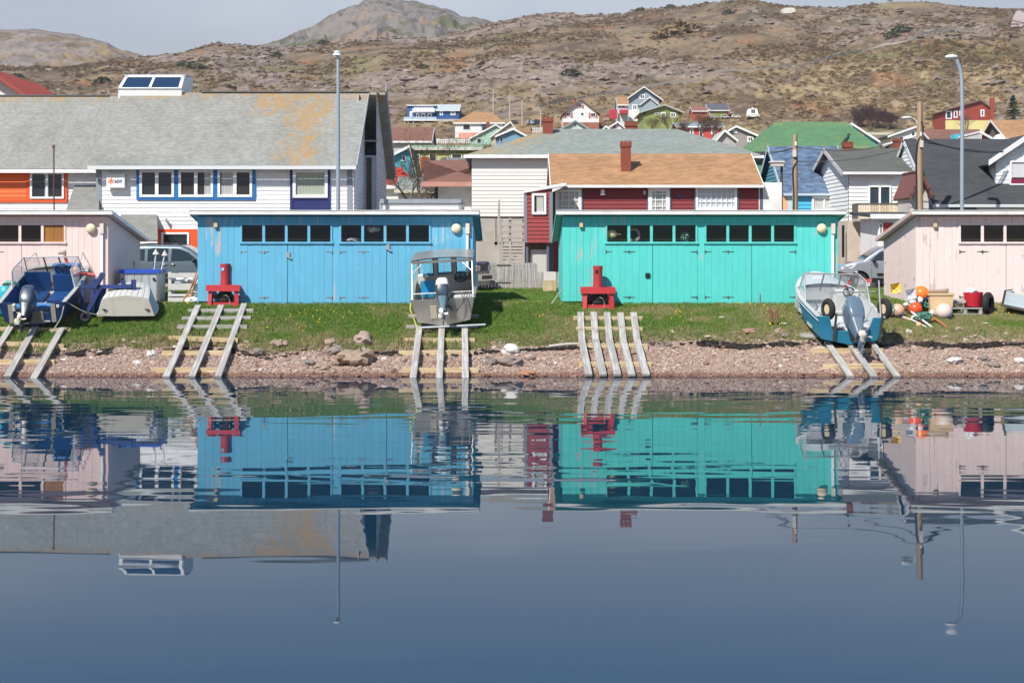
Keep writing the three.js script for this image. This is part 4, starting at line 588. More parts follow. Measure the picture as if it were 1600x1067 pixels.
  // timber landing and stair
  const st = thing('wooden_stair', 'weathered wooden stair and landing between the cream and red houses', 'stairs', [PX(778, 62.5), 2.3, -62.5]); const lx = (p) => PX(p, 62.5) - PX(778, 62.5), ly = (r) => PY(r, 62.5) - 2.3;
  for (const [x, r] of [[779.5, 312], [784, 342], [797, 340], [818, 342]]) part(st, 'post', BB(lx(x) - 0.05, lx(x) + 0.05, -0.2, ly(r), -0.06, 0.05), M.greyWood);
  for (const r of [341, 351, 361, 371]) part(st, 'rail_board', BB(lx(784), lx(819), ly(r) - 0.08, ly(r), 0.06, 0.1), M.greyWood); for (let i = 0; i < 8; i++) part(st, 'stair_tread', BB(lx(785), lx(817), ly(380 + i * 5) - 0.04, ly(380 + i * 5), -1.2 + i * 0.15, -0.9 + i * 0.15), M.greyWood); part(st, 'landing', BB(lx(772), lx(819), ly(378) - 0.12, ly(378), -1.6, 0), M.greyWood); for (const x of [774, 776]) part(st, 'baluster', BB(lx(x) - 0.04, lx(x) + 0.04, ly(385), ly(341), -0.05, 0.0), M.greyWood);
  // board fence between the sheds
  const fx = (p) => PX(p, 57), f = thing('board_fence', 'low grey board fence between the blue and turquoise sheds', 'fence', [fx(738), 2.24, -57]); const r = rng(5);
  for (let px = 738; px < 872; px += 5.1) { const w = 4.6 * 57 / F, x = fx(px) - fx(738), top = PY(px < 800 ? 409 : 410, 57) - 2.24 - r() * 0.05; part(f, 'fence_board', BB(x, x + w, -0.15, px > 840 ? top - 0.35 : top, (r() - 0.5) * 0.015, 0.025), M.greyWood); } for (const [y, e] of [[0.15, 872], [0.72, 838]]) part(f, 'fence_rail', BB(0, fx(e) - fx(738), y, y + 0.09, -0.07, -0.02), M.darkWood); for (const y of [0.79, 0.1]) part(f, 'gate_hinge', BB(fx(776) - fx(738), fx(798) - fx(738), y, y + 0.04, 0.03, 0.045), M.iron);
  const c = thing('storage_crate', 'pale box on a wooden block against the fence', 'crate', [PX(854, 55), groundY(PX(854, 55), -55), -55]); part(c, 'block', B(0.5, 0.45, 0.5, 0.12, 0.22, 0), M.tanWood); part(c, 'box', B(0.46, 0.32, 0.45, 0.12, 0.61, 0), M.offwhite);
}
// ---- right-hand houses
{
  house({ label: 'big house with green shingled hipped roof behind the blue house', x0: 1180, x1: 1372, d: 92, depth: 9, eave: 236, ridge: 193, type: 'hip', rx0: 1212, rx1: 1322, oh: 0.4, wall: mat([0.035, 0.085, 0.05], 0.7), roof: RF.green, fascia: mat([0.05, 0.05, 0.05], 0.6), floor: 3.2 });
  house({ label: 'white house wall with a small green porch left of the blue house', x0: 1190, x1: 1226, d: 80, depth: 6, eave: 278, ridge: 262, type: 'x', wall: M.white, pitch: 0.18, roof: RF.green, oh: 0.2, ov: 0.05, floor: 2.6, wins: [[1216, 1220, 284, 308]] });
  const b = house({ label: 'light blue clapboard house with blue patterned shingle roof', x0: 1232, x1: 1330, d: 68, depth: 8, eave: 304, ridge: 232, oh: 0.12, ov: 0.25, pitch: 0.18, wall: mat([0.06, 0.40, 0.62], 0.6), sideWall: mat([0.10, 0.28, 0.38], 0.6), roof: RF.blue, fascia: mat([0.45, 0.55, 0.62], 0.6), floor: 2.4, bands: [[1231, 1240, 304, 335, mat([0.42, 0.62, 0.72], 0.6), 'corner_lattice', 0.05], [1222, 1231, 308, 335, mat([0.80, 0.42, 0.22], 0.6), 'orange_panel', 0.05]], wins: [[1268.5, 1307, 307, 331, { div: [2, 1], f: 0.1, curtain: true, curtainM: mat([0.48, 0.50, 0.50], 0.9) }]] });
  part(b.t, 'stair_rail', [beam(V(b.L(1296), 0.1, 1.2), V(b.L(1312), 1.4, 1.2), 0.05, 0.06), beam(V(b.L(1296), 0.6, 1.2), V(b.L(1312), 1.9, 1.2), 0.05, 0.06), BB(b.L(1302), b.L(1312), -0.2, 0.5, 0.8, 1.4)], M.white);
  const w = house({ label: 'white two-storey house with dark roof and slatted balcony', x0: 1327, x1: 1428, d: 64, depth: 7, eave: 270, ridge: 236, oh: 0.3, ov: 0.35, pitch: 0.18, wall: M.white, roof: RF.olive, fascia: M.white, vergeM: mat([0.50, 0.47, 0.47], 0.6), floor: 2.35, low: -0.3, bands: [[1325, 1430, 346, 412, mat([0.58, 0.50, 0.42], 0.85, { map: weatherT }), 'basement_wall', 0.06], [1316, 1320, 352, 402, M.dark, 'side_door', 0.02]], wins: [[1357, 1392.5, 290, 345, { name: 'balcony_door', f: 0.07, div: [2, 1], m: 0.09, pane: M.paneBlue }]], chim: [[1325, 223, 240, 13, -3.4]] });
  part(w.t, 'basement_wall', BB(-0.06, w.W + 0.04, -0.4, w.Y(346), -w.D, -0.05), mat([0.58, 0.50, 0.42], 0.85, { map: weatherT }));
  { const t = thing('balcony', 'slatted beige balcony on the white two-storey house', 'balcony', [PX(1331, 63.9), PY(342, 63.9), -63.9]); const lx = (p) => PX(p, 63) - PX(1331, 63), Hh = 24 * 63 / F; part(t, 'deck', BB(0, lx(1422), -0.12, 0, 0.06, 1.2), mat([0.5, 0.42, 0.33], 0.8)); for (let p = 1332; p < 1421; p += 2.6) part(t, 'slat', BB(lx(p), lx(p) + 0.05, 0.02, Hh - 0.05, 1.12, 1.15), mat([0.66, 0.55, 0.38], 0.7)); part(t, 'handrail', [BB(0, lx(1422), Hh - 0.05, Hh, 1.1, 1.18), BB(0, 0.05, 0, Hh, 0.1, 1.1), BB(lx(1421), lx(1422), 0, Hh, 0.1, 1.1)], mat([0.12, 0.10, 0.09], 0.6)); part(t, 'bracket', slab([V(lx(1368), -0.12, 0.08), V(lx(1372), -0.12, 0.08), V(lx(1372), -0.12, 1.0), V(lx(1368), -0.5, 0.1)].reverse(), 0.3), mat([0.58, 0.50, 0.42], 0.85)); }
  house({ label: 'small porch gable with brown soffit beside the white balcony', name: 'porch', cat: 'porch', x0: 1423, x1: 1452, d: 60.5, depth: 2, eave: 303, ridge: 270, type: 'z', rx: 1437, oh: 0.35, ov: 0.12, wall: mat([0.55, 0.5, 0.46], 0.8), roof: mat([0.16, 0.06, 0.05], 0.7), fascia: mat([0.16, 0.06, 0.05], 0.7), floor: 2.3 });
  const k = house({ label: 'small white kiosk with flat dark roof and red door', name: 'kiosk', cat: 'hut', x0: 1373, x1: 1450, d: 58.5, depth: 3, eave: 340, ridge: 334, type: 'flat', oh: 0.3, ov: 0.4, wall: M.white, roof: RF.charcoal, floor: 2.25, bands: [[1381, 1396, 348, 395, mat([0.45, 0.05, 0.03], 0.6), 'door', 0.03]], wins: [[1374, 1379.5, 349, 366]] });
  const j = house({ label: 'white house with steep dark grey roof and gabled dormer at the right', x0: 1459, x1: 1720, d: 61, depth: 8.4, eave: 318, ridge: 221, oh: 0.25, ov: 0.12, pitch: 0.17, wall: M.white, roof: RF.charcoal, fascia: mat([0.6, 0.62, 0.63], 0.5), floor: 2.3, wins: [[1482, 1527, 322, 345, { f: 0.06, div: [2, 1], frame: M.galv }]] });
  { const g = new THREE.Group(); g.name = 'dormer'; j.t.add(g); const z = -1.1, dd = 62.1, lx = (p) => PX(p, dd) - PX(1459, 61), ly = (r) => PY(r, dd) - j.gy, x0 = lx(1557), x1 = lx(1640), y0 = ly(293), ye = ly(250), yr = ly(212), xr = lx(1609); const f = part(g, 'front', siding(x1 - x0, yr - y0, 0.17, (y) => { const yy = y + y0; if (yy < ye) return [0, x1 - x0]; const q = (yy - ye) / (yr - ye); return [(xr - x0) * q, x1 - x0 - (x1 - xr) * q]; }), M.white); f.position.set(x0, y0, z); part(g, 'cheek', [quads([[V(x0, y0 - 0.3, z), V(x0, ye, z), V(x0, ye, z - 3), V(x0, y0 - 0.3, z - 0.2)]])], M.white); part(g, 'dormer_roof', [slab([V(x0 - 0.4, ye - 0.2, z + 0.3), V(xr, yr + 0.08, z + 0.3), V(xr, yr + 0.08, z - 5), V(x0 - 0.4, ye - 0.2, z - 5)], 0.1), slab([V(xr, yr + 0.08, z + 0.3), V(x1 + 0.4, ye - 0.2, z + 0.3), V(x1 + 0.4, ye - 0.2, z - 5), V(xr, yr + 0.08, z - 5)], 0.1)], RF.charcoal); part(g, 'barge_board', [slab([V(x0 - 0.42, ye - 0.02, z + 0.33), V(x0 - 0.42, ye - 0.26, z + 0.33), V(xr, yr - 0.06, z + 0.33), V(xr, yr + 0.18, z + 0.33)].reverse(), 0.028)], M.white); win(g, lx(1578), lx(1606), ly(289), ly(251), z + 0.03, { f: 0.07, div: [1, 1], curtain: [0, 1, 0.28], curtainM: mat([0.6, 0.58, 0.6], 0.9) }); part(g, 'window_box', BB(lx(1579.5), lx(1602), ly(286), ly(280), z + 0.05, z + 0.12), mat([0.25, 0.01, 0.06], 0.6)); }
}
// ---- houses up the slope and across the town
{
  const ye = mat([0.62, 0.58, 0.20], 0.7), w3 = (l) => l;
  const N = [
    { label: 'white house corner with red roof at the left edge', x0: -60, x1: 41, d: 86, depth: 9, eave: 152, ridge: 110, type: 'z', rx: -20, oh: 0.8, wall: M.white, roof: RF.red, fascia: paint([0.3, 0.06, 0.04]), floor: 3 },
    { label: 'long brown-roofed house behind the office gable', x0: 560, x1: 672, d: 150, depth: 9, eave: 222, ridge: 202, wall: paint([0.5, 0.49, 0.47]), roof: RF.brown, floor: 9 },
    { label: 'turquoise gabled house behind the office gable', x0: 590, x1: 646, d: 118, depth: 8, eave: 256, ridge: 231, type: 'z', rx: 640, wall: paint([0.06, 0.40, 0.52]), roof: RF.charcoal, fascia: M.white, floor: 6, wins: [[628, 634, 243, 252]] },
    { label: 'yellow-green flat-roofed house with red shutters behind the bare tree', x0: 640, x1: 752, d: 128, depth: 8, eave: 234, ridge: 225, type: 'flat', wall: ye, roof: paint([0.22, 0.33, 0.2]), fascia: paint([0.6, 0.58, 0.5]), floor: 6, bands: [[640, 752, 234, 241, mat([0.13, 0.17, 0.03], 0.8), 'eaves_band', 0.1], [658, 669, 245, 270, mat([0.35, 0.05, 0.03], 0.7), 'red_shutter', 0.06]], wins: [[645, 656, 241, 268, { pane: M.paneBlue }], [670, 682, 240, 262], [705, 722, 240, 252]] },
    { label: 'low house with grey hipped roof in front of the yellow-green house', x0: 668, x1: 738, d: 105, depth: 8, eave: 275, ridge: 250, type: 'hip', rx0: 690, rx1: 720, wall: paint([0.4, 0.4, 0.42]), roof: RF.grey, floor: 5 },
    { label: 'red-roofed house just right of the office gable', x0: 585, x1: 652, d: 98, depth: 8, eave: 292, ridge: 268, type: 'hip', rx0: 600, rx1: 628, wall: cream, roof: RF.red, floor: 4, chim: [[623, 262, 275, 9, -2.5, paint([0.5, 0.05, 0.03])]] },
    { label: 'beige-roofed bungalow half hidden by the bare tree', x0: 622, x1: 682, d: 88, depth: 7, eave: 300, ridge: 281, wall: cream, roof: RF.sage, fascia: paint([0.6, 0.55, 0.45]), floor: 3.2 },
    { label: 'white house with brown hipped roof left of the cream house', x0: 683, x1: 745, d: 76, depth: 7, eave: 284, ridge: 256, type: 'hip', run: 3, oh: 0.7, wall: M.white, roof: RF.brown, fascia: paint([0.5, 0.25, 0.2]), floor: 2.5, bands: [[680, 684, 285, 330, mat([0.05, 0.02, 0.02], 0.6), 'corner_post', 0.05]] },
    { label: 'mint green gabled house below the white and pink house', x0: 735, x1: 800, base: 226, depth: 9, eave: 217, ridge: 196, type: 'z', rx: 775, wall: paint([0.36, 0.55, 0.43]), roof: RF.grey, wins: [[745, 752, 216, 224]] },
    { label: 'cream gabled house with tan roof below the pink house', x0: 768, x1: 812, d: 205, depth: 9, base: 224, eave: 214, ridge: 192, type: 'z', rx: 798, wall: paint([0.55, 0.50, 0.40]), roof: RF.tan, wins: [[792, 797, 202, 207]] },
    { label: 'steel blue gabled house left of the brick chimney', x0: 776, x1: 822, d: 170, depth: 8, base: 226, eave: 214, ridge: 203, type: 'z', rx: 802, wall: paint([0.17, 0.32, 0.47]), roof: RF.grey, wins: [[781, 786, 214, 222]] },
    { label: 'white house with tan hipped roof over a pink ground floor', x0: 711, x1: 786, base: 217, depth: 10, eave: 192, ridge: 177, type: 'hip', rx0: 738, rx1: 768, wall: M.white, roof: RF.tan, bands: [[716, 786, 207, 218, paint([0.68, 0.33, 0.25]), 'pink_ground_floor', 0.1], [753, 760, 193, 203, M.paneBlue, 'glazed_porch', 0.3]], wins: [[723, 735, 194, 203], [730, 742, 211, 216]], chim: [[762, 190, 202, 4, 0.3]] },
    { label: 'white gabled house with dark red roof edge and shuttered windows', x0: 880, x1: 936, base: 206, depth: 11, eave: 178, ridge: 156, type: 'z', rx: 908, oh: 0.5, ov: 0.35, wall: M.white, roof: RF.tan, fascia: paint([0.22, 0.12, 0.1]), bands: [[880, 936, 191, 207, paint([0.33, 0.12, 0.08]), 'brick_base', 0.08], ...[[883, 885], [892, 894.5], [920, 922.5], [931, 933.5]].map(([a, b]) => [a, b, 176, 184, paint([0.5, 0.12, 0.12]), 'shutter', 0.1]), [902, 904.5, 163, 169, paint([0.5, 0.12, 0.12]), 'shutter', 0.1], [909.5, 912, 163, 169, paint([0.5, 0.12, 0.12]), 'shutter', 0.1]], wins: [[885.5, 891.5, 176, 182, { div: [2, 1] }], [923, 931, 176, 183, { div: [2, 1] }], [904.5, 909.5, 163, 168], [907.5, 912, 176, 180]], chim: [[899, 154, 164, 4, -3]] },
    { label: 'low pale mint gabled house below the white shuttered house', x0: 873, x1: 924, d: 205, base: 222, depth: 9, eave: 205, ridge: 190, type: 'z', rx: 899, ov: 0.5, wall: paint([0.52, 0.66, 0.6]), roof: RF.charcoal, fascia: paint([0.25, 0.33, 0.35]), wins: [[897, 900.5, 193, 198]] },
    { label: 'tiny grey gable beside the small white house', x0: 938, x1: 956, d: 170, base: 215, depth: 6, eave: 207, ridge: 199, type: 'z', wall: paint([0.55, 0.58, 0.6]), roof: RF.charcoal },
    { label: 'small white gabled house with one blue window', x0: 946, x1: 980, d: 195, base: 220, depth: 8, eave: 204, ridge: 192, type: 'z', rx: 965, ov: 0.4, wall: M.white, roof: RF.red, wins: [[957.5, 963, 195, 201, { pane: M.paneBlue }]] },
    { label: 'tall blue-grey gabled house highest above the town', x0: 982, x1: 1030, d: 282, base: 197, depth: 12, eave: 154, ridge: 137, type: 'z', rx: 1006, oh: 0.6, ov: 0.8, wall: paint([0.29, 0.37, 0.42]), roof: RF.tan, bands: [[982, 1000, 172, 190, M.white, 'white_bay', 0.5]], wins: [[999.5, 1008, 147, 155, { div: [2, 1], f: 0.2 }], [988, 996, 163, 172, { div: [2, 1], f: 0.2 }], [1003, 1030, 163.5, 167, { f: 0.2 }]] },
    { label: 'blue-grey porch gable attached below the tall house', x0: 1001, x1: 1029, d: 279, base: 176, low: -0.2, depth: 6, eave: 164, ridge: 153, type: 'z', rx: 1015, wall: paint([0.29, 0.37, 0.42]), roof: RF.charcoal, fascia: M.white },
    { label: 'narrow white wing with tan roof and red balcony by the tall house', x0: 966, x1: 981, d: 274, base: 197, depth: 6, eave: 164, ridge: 153, wall: paint([0.55, 0.6, 0.63]), roof: RF.tan, bands: [[968, 981, 172, 178, paint([0.45, 0.03, 0.05]), 'red_balcony', 1.2], [952, 964, 172, 186, paint([0.45, 0.03, 0.05]), 'red_shed', 0.8]], wins: [[967, 970, 164.5, 168], [972, 976, 164.5, 169]] },
    { label: 'olive green gabled house in front of the tall house', x0: 1006, x1: 1063, d: 246, base: 208, depth: 12, eave: 175, ridge: 165, type: 'z', rx: 1038, oh: 0.5, ov: 0.6, wall: paint([0.26, 0.30, 0.09]), roof: RF.tan, fascia: paint([0.4, 0.42, 0.42]), wins: [[1023.5, 1030, 176, 179.5, { div: [2, 1] }], [1032.5, 1040.5, 175.5, 183, { div: [2, 1], f: 0.18 }], [1047.5, 1056.5, 175.5, 183.5, { div: [2, 1], f: 0.18 }]] },
    { label: 'long low red house with grey roof behind bare branches', x0: 1062, x1: 1128, d: 190, base: 222, depth: 8, eave: 199, ridge: 193, wall: paint([0.55, 0.07, 0.05]), roof: paint([0.22, 0.27, 0.3]), ov: 0.4, wins: [[1078, 1084, 201, 210, { f: 0.15 }], [1093, 1099, 200, 212, { f: 0.15, pane: M.paneBlue }], [1111.5, 1117.5, 201, 210, { f: 0.15, pane: M.paneBlue }]] },
    { label: 'small olive cabin with dark grey roof on the slope', x0: 1110, x1: 1136, base: 187, depth: 6, eave: 172.5, ridge: 163, ov: 0.6, wall: paint([0.27, 0.28, 0.09]), roof: paint([0.10, 0.09, 0.1]), bands: [[1107, 1110, 170, 187, M.white, 'white_corner', 0.05], [1136, 1139, 171, 182, paint([0.35, 0.03, 0.05]), 'red_corner', 0.05]] },
    { label: 'red barn wall left of the small olive cabin', x0: 1083, x1: 1105, base: 189, depth: 6, eave: 174, ridge: 168, wall: paint([0.40, 0.09, 0.06]), roof: paint([0.25, 0.1, 0.07]) },
    { label: 'grey gabled house with white trim left of the green roof', x0: 1128, x1: 1180, d: 160, base: 232, depth: 9, eave: 212, ridge: 199, type: 'z', rx: 1150, wall: paint([0.30, 0.28, 0.26]), roof: RF.grey, ov: 0.4, wins: [[1146, 1152, 203, 208, { f: 0.15 }], [1168, 1178, 213, 222, { div: [2, 1], f: 0.14 }]] },
    { label: 'white tarpaulin-patched shed below the grey gabled house', x0: 1120, x1: 1150, d: 140, base: 240, depth: 6, eave: 220, ridge: 206, type: 'z', rx: 1132, wall: paint([0.42, 0.4, 0.38]), roof: paint([0.45, 0.44, 0.43]) },
    { label: 'red house with yellow ground floor beside the spruce', x0: 1480, x1: 1553, base: 207, depth: 10, eave: 172, ridge: 157.5, type: 'z', rx: 1532, oh: 0.5, ov: 0.6, wall: paint([0.30, 0.05, 0.032]), roof: paint([0.36, 0.28, 0.22]), fascia: paint([0.2, 0.12, 0.1]), bands: [[1478, 1554, 188, 208, paint([0.68, 0.60, 0.26]), 'yellow_ground_floor', 0.1], [1547, 1553, 153, 207, paint([0.30, 0.06, 0.04]), 'chimney_stack', 0.8]], wins: [[1478.5, 1488, 173, 186, { f: 0.2, pane: M.paneBlue }], [1491, 1497, 173, 184, { f: 0.2 }], [1500, 1507, 172, 181, { f: 0.15, pane: M.paneBlue }], [1533, 1539, 171, 182, { f: 0.25 }], [1538, 1544, 191, 203, { f: 0.2 }]] },
    { label: 'brown-roofed house with a turquoise dormer behind the dark roof', x0: 1462, x1: 1550, d: 150, base: 235, depth: 9, eave: 226, ridge: 205, wall: paint([0.25, 0.10, 0.07]), roof: RF.brown, bands: [[1486, 1517, 211, 224, paint([0.08, 0.45, 0.60]), 'turquoise_dormer', 1.5]], wins: [] },
    { label: 'white gabled house behind the utility pole', x0: 1393, x1: 1455, d: 175, base: 232, depth: 10, eave: 213, ridge: 198, type: 'z', rx: 1436, wall: M.white, roof: RF.charcoal, ov: 0.5, wins: [[1406, 1412, 213, 218], [1425, 1430, 206, 212]] },
    { label: 'low white house with red chimney behind the balcony house roof', x0: 1385, x1: 1462, d: 130, base: 245, depth: 8, eave: 228, ridge: 216, type: 'z', rx: 1428, wall: cream, roof: RF.grey, ov: 0.4, wins: [[1412, 1417, 222, 229], [1421, 1425, 222, 229]], chim: [[1403.5, 217, 238, 13, 1.5]] },
    { label: 'turquoise and yellow gabled house right of the green roof', x0: 1325, x1: 1372, d: 150, base: 240, depth: 9, eave: 222, ridge: 195, type: 'z', rx: 1330, wall: paint([0.15, 0.48, 0.60]), roof: paint([0.35, 0.45, 0.5]), fascia: M.white, bands: [[1342, 1352, 206, 212, paint([0.65, 0.5, 0.25]), 'yellow_stripe', 0.1]] },
    { label: 'brown gabled house below the spruce at the right edge', x0: 1577, x1: 1640, d: 150, base: 232, depth: 9, eave: 217, ridge: 190, type: 'x', wall: paint([0.16, 0.12, 0.1]), roof: RF.tan, ov: 0.4, bands: [[1588, 1640, 218, 228, M.white, 'white_fence', 0.8]] },
    { label: 'low red-roofed lean-to beside the turquoise dormer', x0: 1530, x1: 1556, d: 140, base: 232, depth: 6, eave: 222, ridge: 208, type: 'z', rx: 1531, wall: paint([0.3, 0.05, 0.04]), roof: paint([0.6, 0.58, 0.56]) },
  ];
  N.forEach((o) => house({ group: 'houses on the slope behind', low: -2.5, th: 0.2, ...o }));
  // the blue house on stilts
  const b = house({ label: 'deep blue house with grey roof on the slope', x0: 681, x1: 717, base: 190, depth: 10, eave: 173, ridge: 164, wall: paint([0.018, 0.085, 0.27]), roof: paint([0.42, 0.47, 0.47]), fascia: M.white, bands: [[681, 717, 186, 192, M.concrete, 'foundation', 0.1]], wins: [[687, 692, 174, 180, { f: 0.2 }], [704, 711.5, 174, 180, { f: 0.2, div: [2, 1] }]], group: 'houses on the slope behind', low: -2 });
  const c = house({ label: 'deep blue house with glazed front and white deck on stilts', x0: 636, x1: 680, base: 189, depth: 9, eave: 165, ridge: 164, type: 'flat', wall: paint([0.018, 0.085, 0.27]), roof: M.white, fascia: M.white, wins: [[647, 677, 167, 170, { div: [5, 1], f: 0.15 }], [640, 644, 174, 182, { f: 0.2 }], [650, 655, 177, 184, { f: 0.2 }], [658, 664.5, 177, 184, { f: 0.2 }], [668, 674.5, 177, 184, { f: 0.2 }]], group: 'houses on the slope behind', low: 0, bands: [[645, 680, 171, 176, M.white, 'lean_to_roof', 2.2]] });
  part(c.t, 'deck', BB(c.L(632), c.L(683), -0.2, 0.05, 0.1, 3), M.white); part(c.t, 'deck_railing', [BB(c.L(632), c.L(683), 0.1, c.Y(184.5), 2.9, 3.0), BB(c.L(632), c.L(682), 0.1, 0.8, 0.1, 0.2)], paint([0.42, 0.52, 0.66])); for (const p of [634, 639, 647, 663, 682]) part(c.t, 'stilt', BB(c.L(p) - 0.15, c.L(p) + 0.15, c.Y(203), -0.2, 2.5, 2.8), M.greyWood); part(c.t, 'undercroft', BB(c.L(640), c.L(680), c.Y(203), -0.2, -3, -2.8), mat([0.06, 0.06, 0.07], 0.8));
}
// ------------------------------------------------------------------ boats drawn up on the slipways (bow to the sheds, stern to the water)
const alu = mat([0.66, 0.62, 0.56], 0.36, { metalness: 0.8, map: weatherT }), aluDull = mat([0.40, 0.40, 0.39], 0.55, { metalness: 0.35, map: weatherT });
function boatThing(label, px, row, yaw, roll, up = 0.2, pitch = 0.29) {
  const d = onGround(px, row), x = PX(px, d), t = thing('boat', label, 'boat', [x, groundY(x, -d) + up, -d], 0, 'boats drawn up on slipways');
  t.rotation.set(pitch, yaw, roll, 'YXZ'); return t;
}
function hull(t, o) {
  const N = 18, L = o.L, hb = o.beam / 2, st = []; const mid = o.mid ?? 0.55;
  for (let i = 0; i <= N; i++) {
    const s = i / N, b = hb * (s < 0.4 ? 0.94 + 0.06 * (s / 0.4) : Math.pow(1 - Math.pow((s - 0.4) / 0.6, 2.3), 0.75)) + 0.02, g = o.h + o.rise * s * s, ch = 0.16 + 0.42 * Math.pow(s, 3.2) * o.h, c = b * (0.84 - 0.5 * Math.pow(s, 4)), k = 0.72 * o.h * Math.pow(s, 6), z = -L * (s + 0.04 * s * s);
    st.push({ b, g, ch, c, k, z: z, s });
  }
  const side = (sx, f) => st.map((q) => f(q).map(([x, y]) => V(sx * x, y, q.z)));
  const m1 = (q) => [lerp(q.c, q.b, mid), lerp(q.ch, q.g, mid)];
  const lowS = [], topS = [], inn = [], cap = [];
  for (const sx of [1, -1]) { const fl = (a) => sx > 0 ? a : a.map((r) => r.reverse()); lowS.push(sheet(fl(side(sx, (q) => [[0, q.k], [q.c, q.ch]])), true), sheet(fl(side(sx, (q) => [[q.c, q.ch], m1(q)])), true)); topS.push(sheet(fl(side(sx, (q) => [m1(q), [q.b, q.g]])), true)); inn.push(sheet(side(sx, (q) => { const w = Math.max(0.01, q.b - 0.09); return [[w, q.g - 0.03], [Math.max(0.01, Math.min(w, q.c - 0.02)), Math.min(q.g - 0.05, Math.max(q.ch, q.k) + 0.1)]]; }))); cap.push(sheet(side(sx, (q) => [[q.b + 0.035, q.g - 0.03], [q.b + 0.035, q.g + 0.012], [Math.max(0.0, q.b - 0.09), q.g + 0.012], [Math.max(0.0, q.b - 0.09), q.g - 0.03]]), false)); }
  const H = part(t, 'hull', lowS, o.low); part(H, 'topside', topS, o.top ?? o.low); part(H, 'gunwale', cap, o.cap ?? alu); part(t, 'inner_side', inn, o.inner);
  if (o.strake) part(H, 'strake', [1, -1].map((sx) => tube(st.slice(0, 16).map((q) => V(sx * (m1(q)[0] + 0.015), m1(q)[1], q.z)), 0.022, 30, 5)), o.strake);
  part(t, 'floor', sheet(st.slice(0, 14).map((q) => [V(-q.c + 0.02, Math.max(q.ch, q.k) + 0.1, q.z), V(q.c - 0.02, Math.max(q.ch, q.k) + 0.1, q.z)])), o.floor ?? o.inner);
  const q = st[0], cw = o.cut ?? 0.3, cy = q.g - (o.cutd ?? 0.2), pts = [[0, q.k], [q.c, q.ch], [q.b, q.g], [cw + 0.12, q.g], [cw, cy], [-cw, cy], [-cw - 0.12, q.g], [-q.b, q.g], [-q.c, q.ch]];
  const tr = prism(pts, 0.06); tr.translate(0, 0, -0.05); part(t, 'transom', tr, o.transom ?? o.low);
  return { st, at: (s) => { const f = s * N, i = Math.min(N - 1, Math.floor(f)), u = f - i, a = st[i], c = st[i + 1], r = {}; for (const k in a) r[k] = lerp(a[k], c[k], u); return r; }, q0: q, cy };
}
function foredeck(t, h, s0, m, camber = 0.08) { const g = []; for (let i = 0; i <= 10; i++) { const q = h.at(lerp(s0, 1, i / 10)), r = []; for (let j = -6; j <= 6; j++) r.push(V(q.b * j / 6, q.g + 0.02 + camber * (1 - (j / 6) ** 2) * Math.min(1, q.b * 2), q.z)); g.push(r); } part(t, 'foredeck', sheet(g), m); const q = h.at(s0); part(t, 'deck_bulkhead', quads([[V(-q.b + 0.05, q.ch + 0.1, q.z), V(q.b - 0.05, q.ch + 0.1, q.z), V(q.b - 0.05, q.g + 0.02, q.z), V(-q.b + 0.05, q.g + 0.02, q.z)]]), m); }
